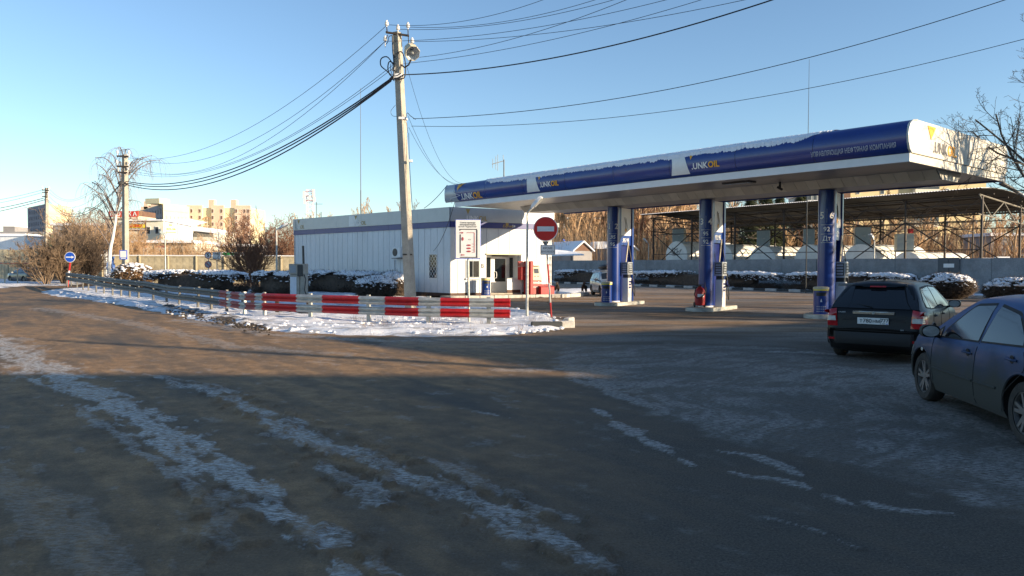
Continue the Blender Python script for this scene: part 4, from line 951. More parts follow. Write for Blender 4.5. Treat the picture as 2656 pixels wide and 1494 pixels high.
# ------------------------------------------------------------------ utility poles, lamps, wires
def sqpole(t, base, top, w0, w1, m_='concrete'):
    g = MB(); base = Vector(base); top = Vector(top); vs = []
    for p_, w_ in ((base, w0), (top, w1)):
        c = w_ * .12
        for a, b in ((-w_ + c, -w_), (w_ - c, -w_), (w_, -w_ + c), (w_, w_ - c), (w_ - c, w_), (-w_ + c, w_), (-w_, w_ - c), (-w_, -w_ + c)): vs.append(p_ + Matrix.Rotation(R(-28), 3, 'Z') @ Vector((a, b, 0)))
    fs = [tuple(range(7, -1, -1)), tuple(range(8, 16))] + [(i, (i + 1) % 8, 8 + (i + 1) % 8, 8 + i) for i in range(8)]
    g.add(vs, fs); return g.build('pole', m_, t)
def insul(pt, t, s=1, rel=None):
    prof_ = [(.012, -.16), (.012, 0), (.045, .0), (.055, .03), (.035, .05), (.05, .07), (.03, .10), (.02, .13)]
    o = MB().lathe([(a * s, b * s) for a, b in prof_], tuple(Vector(pt) - (rel if rel is not None else Vector())), n=10).build('insulator', 'porcelain', t, True); return o
Y1 = 29.; b = P(1066, 812, Y1); b.z = 0; t1 = P(1030, 84, Y1)
p1 = thing('utility_pole', 'tall leaning concrete utility pole with a lamp head, behind the striped guardrail', 'utility pole', tuple(b)); rel = b
sqpole(p1, (0, 0, 0), t1 - b, .175, .125)
ca_, cb_ = P(1002, 86, Y1), P(1062, 95, Y1)
d_ = (cb_ - ca_).normalized(); g = MB(); g.extr([ca_ - b + Vector((0, -.16, -.04)), ca_ - b + Vector((0, -.16, .03)), ca_ - b + Vector((0, -.09, .03)), ca_ - b + Vector((0, -.09, -.04))], (cb_ - ca_)); g.build('crossarm', 'rust', p1)
for px, py in ((1003, 66), (1032, 77), (1058, 71), (999, 106), (1069, 111), (1021, 184)):
    insul(P(px, py, Y1 - .1), p1, 1.5, b)
g = MB()
for pts_ in ([(1003, 70), (1005, 86)], [(1058, 76), (1060, 116)], [(999, 110), (1006, 90)], [(1021, 190), (1018, 205)]): g.tube([P(x, y, Y1 - .12) - b for x, y in pts_], .018, 5)
g.build('insulator_pin', 'rust', p1)
def loop(pts_, r, m_='cable', par=p1, name='cable_loop', Yo=-.2, b_=b):
    q_ = catm([tuple(P(x, y, Y1 + Yo) - b_) for x, y in pts_], 6); MB().tube(q_, r, 6).build(name, m_, par, True)
loop([(1018, 92), (1019, 130), (1021, 150), (1022, 182), (1020, 205)], .03); loop([(1020, 168), (1005, 148), (989, 152), (988, 170), (1003, 184), (1015, 195)], .022)
loop([(1022, 165), (1010, 160), (1006, 175), (1010, 192), (1018, 200), (1022, 210)], .022); loop([(1030, 137), (1042, 135), (1050, 155), (1052, 180), (1048, 202), (1030, 205)], .022)
loop([(1024, 150), (1026, 140), (1038, 134)], .018); loop([(1014, 165), (1013, 180), (1018, 195)], .014); loop([(1018, 92), (1009, 95), (1006, 108), (1000, 116)], .014); loop([(1012, 205), (1028, 204), (1046, 195)], .03)
loop([(1010, 205), (1018, 198), (1030, 196), (1040, 190)], .02); loop([(1026, 272), (1014, 288), (1018, 300), (1030, 302)], .008); loop([(1053, 310), (1056, 293), (1064, 300), (1078, 310)], .012); loop([(1055, 318), (1056, 330), (1058, 345)], .012)
bd = MB(); c = P(1033.5, 198, Y1) - b; bd.cbox(c.x - .155, c.x + .155, c.y - .2, c.y + .16, c.z - .09, c.z + .07, .02); c = P(1045, 308, Y1) - b; bd.cbox(c.x - .155, c.x + .16, c.y - .19, c.y + .16, c.z - .045, c.z + .045, .02); bd.build('band', 'white_paint', p1)
c = P(1058, 660, Y1) - b; MB().cbox(c.x - .18, c.x + .18, c.y - .18, c.y + .18, c.z - .025, c.z + .02, .02).build('band', 'rust', p1)
g = MB(); g.tube(catm([tuple(P(x, y, Y1 - .22) - b) for x, y in ((1060, 345), (1062, 420), (1068, 520), (1072, 545))], 5), .012, 5); g.build('down_cable', 'cable', p1)
c = P(1066, 418, Y1 - .2) - b; MB().cbox(c.x - .08, c.x + .06, c.y - .1, c.y + .05, c.z - .04, c.z + .05, .01).build('small_lamp', 'white_paint', p1)
# big lamp head
c = P(1069, 137, Y1 - .75); lh = thing('pole_lamp', 'large worn street lamp head hanging from the near utility pole', 'street lamp', tuple(c))
nl = Vector((.42, -.56, -.72)).normalized(); Tl = frame((0, 0, 0), (1, .3, 0), nl)
def hexl(prof_, m_, nm, nn=8, sm=False):
    g = MB(Tl); rr = []
    for r_, h_ in prof_: rr.append([(r_ * math.cos(R(22.5) + 2 * PI * i / nn) * .92, r_ * math.sin(R(22.5) + 2 * PI * i / nn) * 1.15, h_) for i in range(nn + 1)])
    g.grid(rr); return g.build(nm, m_, lh, sm)
hexl([(.02, -.40), (.13, -.37), (.24, -.26), (.30, -.08), (.315, .04), (.30, .06), (.275, .05)], 'cabinet_cream', 'housing')
hexl([(.275, .05), (.24, -.02), (.17, -.12), (.05, -.16), (.001, -.16)], 'silver', 'reflector', 16, True)
MB(Tl).lathe([(.03, -.16), (.065, -.06), (.06, .02), (.001, .05)], n=12).build('bulb', 'lamp_glass', lh, True)
g = MB(); g.tube([P(1040, 168, Y1 - .1) - c, P(1050, 175, Y1 - .3) - c, P(1060, 168, Y1 - .5) - c, P(1066, 155, Y1 - .6) - c], .03, 8); g.build('arm', 'rust', lh, True)
# middle and far poles
def smallpole(px, pytop, Y, pw, arms, name_label, base_px=None):
    b_ = P(base_px or px, 700, Y); b_.z = 0; t_ = P(px, pytop, Y); o = thing('utility_pole', name_label, 'utility pole', tuple(b_)); h = pw / FPX * Y / 2
    sqpole(o, (0, 0, 0), t_ - b_, h, h * .8)
    for x0, x1, y in arms:
        a = P(x0, y, Y) - b_; c_ = P(x1, y + 1, Y) - b_; MB().extr([a + Vector((0, -h - .1, -.05)), a + Vector((0, -h - .1, .05)), a + Vector((0, -h, .05)), a + Vector((0, -h, -.05))], c_ - a).build('crossarm', 'rust', o)
        for q_ in (a, c_): insul(q_ + Vector((0, -h, .2)), o, 1.7)
    return o, b_
p2, b2 = smallpole(324, 402, 52., 13, [(308, 338, 406), (307, 338, 432), (310, 335, 448)], 'concrete utility pole with a white and blue board, in the middle distance', 326)
MB().cbox(-.27, .27, -.3, -.26, ZP(676, 52), ZP(652, 52), .01).build('board', 'blue_sign', p2); MB().box(-.21, .21, -.31, -.302, ZP(671, 52), ZP(654, 52)).build('poster', 'white_sign', p2); MB().box(-.17, .17, -.31, -.302, ZP(674.5, 52), ZP(672.5, 52)).build('poster', 'white_sign', p2)
c = P(314, 473, 51.6); l2 = thing('pole_lamp', 'dark street lamp head on the middle utility pole', 'street lamp', tuple(c)); MB().lathe([(.04, .12), (.2, .0), (.24, -.12), (.1, -.14)], n=14).build('head', 'frame_dark', l2, True); MB().tube([(0, 0, .05), (.2, .15, .0), (.3, .3, -.1)], .03, 6).build('arm', 'rust', l2)
p3, b3 = smallpole(121, 487, 85., 8, [(112, 130, 493), (114, 128, 499), (113, 127, 510)], 'concrete utility pole far left beside the dark bush', 119)
def wire(pa, pb, sag, r, label, n=24, group=None):
    pa = Vector(pa); pb = Vector(pb); o_ = pa.copy(); pts_ = [pa.lerp(pb, k / n) - Vector((0, 0, sag * 4 * (k / n) * (1 - k / n))) - o_ for k in range(n + 1)]
    o = MB().tube(pts_, r, 5).build('power_cable', 'cable', None, True); o.location = o_; return tag(o, label, 'cable', group)
g12 = 'thin wires between the near and middle poles'
for (ax, ay), (bx_, by), sag in (((1003, 66), (308, 404), 1.9), ((1000, 106), (338, 404), 2.1), ((1002, 104), (337, 430), 2.3), ((1020, 168), (308, 432), 2.0), ((1021, 176), (336, 447), 1.7)):
    wire(P(ax, ay, Y1), P(bx_, by, 52), sag, .010, 'thin sagging wire between the near pole and the middle pole', group=g12)
g12t = 'thick bundled cables between the near and middle poles'
for (ax, ay), (bx_, by), sag in (((1018, 205), (330, 475), 1.6), ((1014, 210), (328, 479), 1.75), ((1018, 201), (326, 470), 1.55)):
    wire(P(ax, ay, Y1), P(bx_, by, 52), sag, .030  , 'thick sagging bundled cable between the near pole and the middle pole', group=g12t)
g23 = 'wires between the middle and far left poles'
for (ax, ay), (bx_, by), sag, r_ in (((308, 404), (130, 492), 2.0, .014), ((307, 432), (129, 500), 1.6, .014), ((318, 470), (122, 516), 2.0, .03), ((316, 474), (122, 520), 2.1, .03), ((308, 446), (128, 510), 1.8, .014)):
    wire(P(ax, ay, 52), P(bx_, by, 85), sag, r_ * .75, 'sagging cable between the middle pole and the far left pole', group=g23)
for (ax, ay), (bx_, by), sag, r_ in (((112, 492), (-400, 512), 1.5, .02), ((114, 498), (-400, 527), 1.5, .02), ((113, 514), (-400, 552), 1.2, .035), ((116, 518), (-400, 572), 1.2, .035)):
    wire(P(ax, ay, 85), P(bx_, by, 95), sag, r_, 'cable running left out of the frame from the far left pole', group='cables leaving the far left pole')
def far_wire(ax, ay, bx_, by, Yb, r_, sag, label, ext=1.0, group=None):
    a = P(ax, ay, Y1); m_ = P(bx_, by, Yb); e_ = a + (m_ - a) * (1 + ext); wire(a, e_, sag, r_, label, 30, group)
gr_ = 'wires from the near pole rising to the upper right'
for ax, ay, bx_, by, Yb in ((1003, 64, 1320, -2, 26), (1034, 76, 1475, -2, 25), (1058, 70, 1440, -2, 25.5), (1002, 107, 1580, 2, 24), (1070, 108, 1750, 2, 23), (1075, 150, 1530, 2, 23), (1048, 165, 1695, 2, 23)):
    far_wire(ax, ay, bx_, by, Yb, .009, .45, 'thin wire rising from the near pole to the upper right', .5, gr_)
far_wire(1046, 194, 1823, -2, 22.5, .022, .75, 'thickest black cable rising from the near pole to the upper right', .5)
far_wire(1072, 308, 2412, -2, 22, .012, 1.0, 'upper of the two long cables crossing above the canopy', .3)
far_wire(1067, 327, 2656, 22, 21, .009, 1.2, 'lower of the two long cables crossing above the canopy', .3)
gsh = 'drop wires from the near pole to the canopy corner'
for ax, ay, sag in ((1056, 175, 1.2), (1058, 300, .9), (1060, 330, .7)):
    wire(P(ax, ay, Y1), cw(U1 - .2, -3.3, 5.9), sag, .007, 'thin drop wire from the near pole to the canopy corner', group=gsh)
wire(P(1160, 480, 37), P(1100, 540, 43), .1, .016, 'short wire from the canopy corner down to the shop roof')
wire(cw(U1 + .05, -3.7, 4.95), SM @ Vector((sx(1128), -.1, 2.6)), .35, .014, 'dark cable hanging from the canopy corner to the barred side window')

def lamp_post(base, h, head, label, r=.035, m_='steel', hm='white_paint', hw_=.11):
    t = thing('lamp_post', label, 'lamp post', tuple(base)); H_ = Vector(head); top = Vector((0, 0, h))
    MB().cyl((0, 0, 0), (0, 0, h * .55), r * 1.35, n=10).build('lower_pole', m_, t)
    q0 = top.lerp(H_, .38); MB().tube(catm([(0, 0, h * .55), (0, 0, h * .9), (0, 0, h * .99), tuple(top.lerp(H_, .10)), tuple(q0)], 4), r, 10).build('upper_pole', m_, t, True)
    d = (H_ - q0).normalized(); L = (H_ - q0).length; sd = Vector((0, 0, 1)).cross(d).normalized(); up = d.cross(sd)
    T = Matrix.Translation(q0 - d * .06) @ Matrix((d, sd, up)).transposed().to_4x4(); g = MB(T); vs = []; L += .06
    for x, w_, hh in ((0, .4, .35), (L * .22, .95, .55), (L * .85, 1.1, .55), (L, .7, .25)): w_ *= hw_; hh *= hw_; vs.append([(x, -w_, -hh * .5), (x, -w_ * .8, hh), (x, 0, hh * 1.4), (x, w_ * .8, hh), (x, w_, -hh * .5), (x, -w_, -hh * .5)])
    g.grid(vs); g.build('lamp_head', hm, t, True)
    MB(T).box(L * .2, L * .92, -hw_ * .8, hw_ * .8, -hw_ * .45, -hw_ * .3).build('lens', 'lamp_glass', t)
    return t
def lamp_px(px, pyf, Y, pyb, hx, hy, label, r=.035, z0=None, **k):
    b = P(px, pyf, Y); b.z = 0; h = ZP(pyb, Y, px); q = P(hx, hy, Y) - b; q.y = -.12; return lamp_post(b, h, tuple(q), label, r, **k)
b = G(1367, 827); lamp_px(1367, 827, b.y, 553, 1406, 511, 'thin grey lamp post with tilted head in front of the shop door', hw_=.13)
lamp_px(718, 720, 43, 596, 750, 580, 'lamp post between the snowy hedges left of the shop', .045, hw_=.13)
lamp_px(1682, 690, 76, 633, 1668, 619, 'white lamp head on a thin post just left of the scaffold roof', .05, hw_=.16)
lamp_px(1466, 690, 90, 628, 1459, 621, 'small distant lamp post above the snowy awning', .05, hm='blue_sign', hw_=.16)
lamp_px(2267, 690, 52, 625, 2253, 607, 'lamp post in front of the grey wall right of the closest blue column', .04, hw_=.16)
lamp_px(429, 700, 70, 612, 416, 600, 'distant lamp post in front of the white workshop', .055, hm='cabinet', hw_=.22)
# lamp arm entering the frame at the right edge
t = thing('street_lamp_arm', 'grey lamp arm entering at the right edge below the canopy end', 'street lamp', tuple(P(2700, 540, 27)))
a_, b_ = P(2595, 473, 27) - t.location, P(2800, 590, 27) - t.location
MB().tube([a_, a_.lerp(b_, .45), b_], .05, 8).build('arm', 'silver', t, True); MB().tube([a_, a_.lerp(b_, .22)], .085, 8, r1=.06).build('head', 'steel_dull', t, True); MB().cyl(b_, b_ + Vector((0, 0, -2.9 - b_.z + 0 * 2)), .08, n=8).build('post', 'silver', t)
# old disused dispenser beyond the guardrail
b = P(776, 770, 36.); b.z = 0; od = thing('old_dispenser', 'old grey gas dispenser with upright hose mast beyond the guardrail', 'fuel dispenser', tuple(b))
k = 36 / FPX; MB().cbox(-.36, .10, -.3, .3, 0, 1.35, .02).build('cabinet', 'concrete', od); MB().box(-.34, -.04, -.31, -.302, .25, 1.22).build('door', 'panel_white', od)
MB().cbox(-.40, .36, -.33, .33, 1.35, 1.85, .02).build('head', 'concrete', od); MB().box(-.33, -.06, -.34, -.332, 1.42, 1.76).build('display', 'panel_grey', od)
MB().cbox(.12, .36, -.28, .28, 0, 1.35, .02).build('cabinet', 'concrete', od); MB().cbox(.02, .28, -.36, -.1, 1.25, 1.8).build('hose_holder', 'frame_dark', od)
MB().cyl((.22, 0, 1.85), (.20, 0, 2.72), .055, n=8).build('hose_mast', 'frame_dark', od); MB().tube([(.25, -.2, 1.5), (.42, -.34, 1.1), (.36, -.36, .6), (.5, -.3, .15)], .022, 6).build('hose', 'black', od, True)
# ------------------------------------------------------------------ vegetation
class Tubes:                                               # many thin 3-sided tapering branches, gathered quickly
    def __init__(s): s.V = []; s.F = []; s.n = 0
    def add(s, pts, r0, r1, k=3):
        m = len(pts); ref = None; base = s.n
        for i, p in enumerate(pts):
            d = pts[min(i + 1, m - 1)] - pts[max(i - 1, 0)]
            if d.length < 1e-6: d = Vector((0, 0, 1))
            d.normalize(); a = d.orthogonal().normalized() if ref is None else (ref - d * ref.dot(d)).normalized(); ref = a; b = d.cross(a)
            r = r0 + (r1 - r0) * i / (m - 1)
            for j in range(k): t = 2 * PI * j / k; q = p + (a * math.cos(t) + b * math.sin(t)) * r; s.V.append((q.x, q.y, q.z))
        for i in range(m - 1):
            for j in range(k): s.F.append((base + i * k + j, base + i * k + (j + 1) % k, base + (i + 1) * k + (j + 1) % k, base + (i + 1) * k + j))
        s.n += m * k
    def build(s, name, m, parent=None): return npobj(name, s.V, s.F, m, parent, True)
def rv(rg): return Vector((rg.gauss(0, 1), rg.gauss(0, 1), rg.gauss(0, 1)))
def grow(T, T2, p, d, L, r, lev, cfg, rg):
    seg = cfg['seg'][min(lev, len(cfg['seg']) - 1)]; pts = [p.copy()]; q = p.copy(); dd = d.copy(); n = seg
    for i in range(n):
        dd = (dd + rv(rg) * cfg['wob'] + Vector((0, 0, cfg['up'][min(lev, len(cfg['up']) - 1)]))).normalized(); q = q + dd * (L / n); pts.append(q.copy())
    r1 = r * (.45 if lev < cfg['lev'] else .35)
    (T if lev == 0 else T2).add(pts, r, max(r1, cfg['rmin']), 7 if lev == 0 and r > .05 else (5 if lev == 1 and r > .03 else 3))
    if lev >= cfg['lev']: return
    nc = cfg['n'][lev]; nc = nc + rg.randint(-1, 1) if nc > 3 else nc
    for c in range(nc):
        t = cfg['t0'][lev] + (1 - cfg['t0'][lev]) * (c + rg.random()) / nc; t = min(t, .999); i = int(t * n); f = t * n - i
        bp = pts[i].lerp(pts[i + 1], f); ax = (pts[i + 1] - pts[i]).normalized()
        sd = (ax.orthogonal().normalized()); sd = Matrix.Rotation(rg.random() * 2 * PI, 3, ax) @ sd; an = R(rg.uniform(*cfg['ang']))
        nd = (ax * math.cos(an) + sd * math.sin(an)).normalized(); taper = 1 - cfg['tap'] * t
        grow(T, T2, bp, nd, L * cfg['len'][lev] * taper * rg.uniform(.75, 1.2), max(r * (1 - .55 * t) * cfg['rr'], cfg['rmin']), lev + 1, cfg, rg)
def tree(name, label, cat, loc, h, cfg, seed, m1, m2, r0=None, lean=(0, 0), stems=1, group=None, parts=('trunk', 'crown')):
    rg = random.Random(seed); T, T2 = Tubes(), Tubes(); t = thing(name, label, cat, loc, group=group)
    for k in range(stems):
        a = 2 * PI * k / stems + rg.random(); sp = cfg.get('spread', .5) if stems > 1 else 0
        d = Vector((lean[0] + sp * math.cos(a) * rg.uniform(.3, 1), lean[1] + sp * math.sin(a) * rg.uniform(.3, 1), 1)).normalized()
        grow(T, T2, Vector((rg.gauss(0, .1), rg.gauss(0, .1), -.1)) if stems > 1 else Vector((0, 0, -.1)), d, h * cfg['stem'] * (rg.uniform(.7, 1.05) if stems > 1 else 1), r0 or h * .018, 0, cfg, rg)
    if T.n: T.build(parts[0], m1, t)
    if T2.n: T2.build(parts[1], m2, t)
    return t
BARE = dict(lev=4, n=[9, 7, 5, 3], seg=[8, 6, 4, 3, 3], len=[.5, .5, .5, .55], t0=[.25, .2, .2, .15], ang=(28, 58), tap=.45, wob=.10, up=[.03, .05, .03, .02, 0], rr=.55, rmin=.006, stem=.85)
FAR = dict(lev=3, n=[13, 7, 5], seg=[6, 4, 3, 2], len=[.42, .48, .5], t0=[.15, .15, .1], ang=(22, 50), tap=.5, wob=.09, up=[.03, .10, .08, .04], rr=.5, rmin=.022, stem=.95)
SHRUB = dict(lev=3, n=[7, 6, 4], seg=[5, 4, 3, 3], len=[.55, .5, .5], t0=[.12, .1, .1], ang=(18, 48), tap=.35, wob=.10, up=[.04, .05, .03, .02], rr=.55, rmin=.012, stem=.75, spread=.75)
BIRCH = dict(lev=4, n=[16, 7, 7, 4], seg=[10, 7, 5, 6, 4], len=[.34, .45, .5, .9], t0=[.3, .25, .25, .3], ang=(30, 62), tap=.55, wob=.07, up=[.01, .02, -.16, -.42, -.5], rr=.45, rmin=.013, stem=.95)

def clump(name, label, cat, loc, rx, ry, h, ang, seed, snow=True, m='twig_dark', ntw=2600, group=None, box=.0, snowamt=1., twl=.26, reddish=None):
    """clipped hedge or bush: thousands of short twigs through a rounded volume, snow pillows on top"""
    rs = np.random.default_rng(seed); t = thing(name, label, cat, loc, ang, group=group)
    e = 1 / (1 + 3 * box)
    def surf(a, ph):                                        # superellipsoid surface point
        f = lambda v, e_: np.sign(v) * np.abs(v) ** e_
        return np.stack([rx * f(np.cos(ph), e) * f(np.cos(a), e), ry * f(np.cos(ph), e) * f(np.sin(a), e), h * .46 + h * .5 * f(np.sin(ph), e)], -1)
    a = rs.random(ntw) * 2 * PI; ph = np.arcsin(rs.uniform(-.98, 1, ntw)); s_ = surf(a, ph); k = rs.uniform(.68, 1.04, ntw) ** .6
    c0 = np.array([0, 0, h * .45]); p0 = c0 + (s_ - c0) * k[:, None]; bump = fbm(s_[:, 0] * 2.2 + seed, s_[:, 1] * 2.2 + s_[:, 2] * 2, 3, seed) - .5
    p0[:, 2] += bump * .16; out = (s_ - c0); out /= np.linalg.norm(out, axis=1, keepdims=True) + 1e-6
    d = out * .9 + rs.normal(0, .6, (ntw, 3)) + np.array([0, 0, .35]); d /= np.linalg.norm(d, axis=1, keepdims=True); L = rs.uniform(.5, 1.2, ntw)[:, None] * twl
    side = np.cross(d, rs.normal(0, 1, (ntw, 3))); side /= np.linalg.norm(side, axis=1, keepdims=True) + 1e-6
    w_ = rs.uniform(.008, .020, ntw)[:, None]; sd2 = np.cross(d, side)
    tip = p0 + d * L; V = np.stack([p0 + side * w_, p0 - side * w_ * .5 + sd2 * w_, p0 - side * w_ * .5 - sd2 * w_, tip], 1).reshape(-1, 3)
    b = np.arange(ntw)[:, None] * 4; F = np.concatenate([b + np.array([0, 1, 3]), b + np.array([1, 2, 3]), b + np.array([2, 0, 3])])
    # small leaf-like scraps fill the volume so that it reads dense
    nl = ntw * 2; a = rs.random(nl) * 2 * PI; ph = np.arcsin(rs.uniform(-.98, 1, nl)); s2 = surf(a, ph); c2 = c0 + (s2 - c0) * (rs.uniform(.45, 1.0, nl) ** .5)[:, None]
    c2[:, 2] += (fbm(s2[:, 0] * 2.2 + seed, s2[:, 1] * 2.2 + s2[:, 2] * 2, 3, seed) - .5) * .16
    u1 = rs.normal(0, 1, (nl, 3)); u1 /= np.linalg.norm(u1, axis=1, keepdims=True); u2 = np.cross(u1, rs.normal(0, 1, (nl, 3))); u2 /= np.linalg.norm(u2, axis=1, keepdims=True)
    q = rs.uniform(.025, .07, nl)[:, None]; V2 = np.stack([c2 + u1 * q, c2 - u1 * q * .5 + u2 * q * .7, c2 - u1 * q * .6 - u2 * q * .6], 1).reshape(-1, 3)
    F2 = np.arange(nl * 3).reshape(-1, 3) + len(V); npobj('foliage', np.concatenate([V, V2]), np.concatenate([F, F2]), m, t)
    core = MB()
    rws = []
    for ph_ in np.linspace(-1.5, 1.5, 11): rws.append([tuple(c0 + (surf(np.array([x]), np.array([ph_]))[0] - c0) * .72) for x in np.linspace(0, 2 * PI, 25)])
    core.grid(rws); core.build('inner_mass', m, t)
    if snow:
        ns = int(420 * snowamt * max(1, rx * ry)); a = rs.random(ns) * 2 * PI; ph = np.arcsin(rs.uniform(.42, 1, ns)); sp = surf(a, ph)
        keep = fbm(sp[:, 0] * 3 + seed, sp[:, 1] * 3, 3, seed + 5) > .30; sp = sp[keep]; ns = len(sp)
        sp[:, 2] += (fbm(sp[:, 0] * 2.2 + seed, sp[:, 1] * 2.2 + sp[:, 2] * 2, 3, seed) - .5) * .16 + .03
        nw = 130 * max(1, int(rx)); a = rs.random(nw) * 2 * PI; ph = np.arcsin(rs.uniform(.0, .6, nw)); sw = surf(a, ph); sp = np.concatenate([sp, sw]); sz = np.concatenate([rs.uniform(.05, .13, ns), rs.uniform(.025, .06, nw)])
        bmi = bmesh.new(); bmesh.ops.create_icosphere(bmi, subdivisions=1, radius=1); bv = np.array([v.co[:] for v in bmi.verts]); bf = np.array([[v.index for v in f.verts] for f in bmi.faces]); bmi.free()
        N = len(sp); nv = len(bv); sc_ = np.stack([sz * rs.uniform(.8, 1.7, N), sz * rs.uniform(.8, 1.7, N), sz * rs.uniform(.4, .75, N)], 1)
        jit = 1 + rs.normal(0, .14, (N, nv, 1)); V = (bv[None] * sc_[:, None] * jit + sp[:, None]).reshape(-1, 3); F = (bf[None] + np.arange(N)[:, None, None] * nv).reshape(-1, 3)
        npobj('snow', V, F, 'snow', t, True)
    return t
hA = R(0)
def at_px(px, Y): p = P(px, 700, Y); p.z = 0; return p
# left hedges
def hedge_px(pxa, pxb, Ya, Yb, h, ry, label, seed, grp=None, **k):
    a, b = at_px(pxa, Ya), at_px(pxb, Yb); c = (a + b) / 2; d = b - a
    return clump('hedge', label, 'hedge', tuple(c), d.length / 2, ry, h, math.atan2(d.y, d.x), seed, box=.6, group=grp, **k)
hedge_px(392, 628, 50, 46.5, 1.42, .95, 'wide dark clipped hedge with snow on top, left of the two lamp posts', 1, ntw=7000)
hedge_px(676, 778, 44, 42.5, 1.42, .9, 'snow-covered hedge beside the old dispenser', 2, ntw=4200)
hedge_px(792, 975, 48.5, 44.3, 1.42, .75, 'long dark hedge with snow against the shop side wall', 3, ntw=6000)
clump('bush', 'round snow-topped bush in front of the shop side wall', 'bush', tuple(at_px(974, 39.5)), 1.1, .8, 1.22, 0, 4, ntw=3500)
clump('bush', 'dark bush just behind the near utility pole', 'bush', tuple(at_px(1018, 42)), .85, .6, 1.45, 0, 5, ntw=2600)
# right hedges along the kerb
def hedge_k(pxa, pxb, label, seed, h=1.38, ry=.75, **k):
    def tk(px):
        lo, hi = -15, 60
        for _ in range(40):
            m_ = (lo + hi) / 2
            if PX(kl(m_, 1.5, .7))[0] < px: lo = m_
            else: hi = m_
        return m_
    a, b = kl(tk(pxa), 1.5), kl(tk(pxb), 1.5); c = (a + b) / 2; d = b - a
    return clump('hedge', label, 'hedge', tuple(c), d.length / 2, ry, h, math.atan2(d.y, d.x), seed, box=.6, **k)
hedge_k(1446, 1622, 'farthest snow-topped hedge before the grey wall, right of the shop', 6, ntw=7000)
hedge_k(1642, 2028, 'long snow-topped hedge before the grey wall between columns 1|2 and 5|6', 7, ntw=12000)
hedge_k(2042, 2372, 'snow-topped hedge before the grey wall behind column 5|6 and the black hatchback', 8, ntw=9000)
clump('bush', 'round snow-topped bush above the black hatchback', 'bush', tuple(at_px(2456, 42)), 1.45, .9, 1.42, R(-50), 9, ntw=5200, m='twig_dark')
clump('bush', 'snow-topped bush at the right edge above the blue car', 'bush', tuple(at_px(2640, 38.5)), 1.6, .9, 1.2, R(-50), 10, ntw=5200, m='twig_dark')
# brushwood and big bushes, left
def shrub(px, Y, h, seed, label, m='twig', stems=14, spread=.75, **k):
    cfg = dict(SHRUB); cfg['spread'] = spread; cfg.update(k)
    return tree('shrub', label, 'shrub', tuple(at_px(px, Y)), h, cfg, seed, m, m, r0=.05, stems=stems, parts=('stem', 'twigs'))
shrub(118, 63, 5.0, 21, 'leftmost of the dark bare bushes at the left edge of the road', 'twig', 18)
shrub(165, 64, 5.0, 22, 'big dark bare bush left of the blue arrow sign', 'twig', 20)
shrub(222, 66, 5.8, 23, 'big dark bare bush right of the blue arrow sign', 'twig_dark', 20)
shrub(205, 74, 8.2, 24, 'tall brown bare bush behind the blue arrow sign', 'twig', 20)
for i, (px, Y, h) in enumerate(((262, 80, 8.5), (300, 82, 7.5), (350, 84, 6.6), (235, 86, 8.0))):
    shrub(px, Y, h, 30 + i, ['tan bare bush behind the dark fence corner', 'tan bare bush behind the birch trunk', 'tan bare bush right of the middle utility pole', 'tan bare bush behind the arrow sign'][i], 'twig_tan', 16, .6)
for i, (px, Y, h) in enumerate(((430, 88, 5.5), (480, 90, 5.5), (530, 88, 5.6), (590, 90, 6.4), (140, 95, 5.4), (160, 90, 6.5), (455, 100, 6))):
    tree('sapling', 'bare tan sapling growing behind the left concrete fence', 'sapling', tuple(at_px(px, Y)), h, dict(SHRUB, spread=.5), 40 + i, 'twig_tan', 'twig_tan', r0=.05, stems=9, group='saplings behind the left concrete fence', parts=('stem', 'twigs'))
shrub(660, 56, 6.6, 50, 'tall reddish bare shrub with many stems left of the lamp post', 'twig_red', 12, .6)
shrub(640, 57, 5.2, 51, 'smaller bare shrub leaning left beside the tall reddish shrub', 'twig_red', 10, .7)
shrub(755, 78, 7.6, 52, 'reddish bare bush just left of the shop corner', 'twig_red', 16, .5)
shrub(722, 82, 7.0, 53, 'reddish bare bush between the tall shrub and the shop', 'twig_red', 14, .5)
clump('bush', 'low brown bush with dry leaves at the foot of the middle utility pole', 'bush', tuple(at_px(345, 52)), 1.5, .9, 1.9, 0, 54, snowamt=.25, m='leaf_dry', ntw=3600)
clump('bush', 'low brown leafy bush left of the middle utility pole', 'bush', tuple(at_px(300, 55)), 1.0, .7, 1.1, 0, 55, snowamt=.3, m='leaf_dry', ntw=2000)
bt_ = thing('birch_tree', 'leaning birch with white trunk and weeping bare twigs beside the middle utility pole', 'tree', tuple(at_px(281, 62))); k6 = 62 / FPX; bw = lambda px, py, dy=0: P(px, py, 62) - bt_.location + Vector((0, dy, 0))
T, T2 = Tubes(), Tubes(); rg = random.Random(4)
trunk = [Vector(q) for q in catm([tuple(bw(*q)) for q in ((281, 740), (286, 650), (292, 620), (300, 570), (306, 520), (313, 480), (322, 430), (330, 398))], 5)]; T.add(trunk, .16, .04, 8)
crown_px = [(262, 412), (275, 430), (290, 415), (300, 400), (318, 388), (345, 392), (358, 402), (372, 396), (393, 408), (385, 420), (350, 430), (250, 470), (240, 480), (232, 470), (262, 500), (345, 490), (352, 500), (226, 535), (205, 548), (240, 540), (262, 545), (340, 405), (270, 455), (330, 470), (300, 440), (350, 520), (225, 500), (285, 480)]
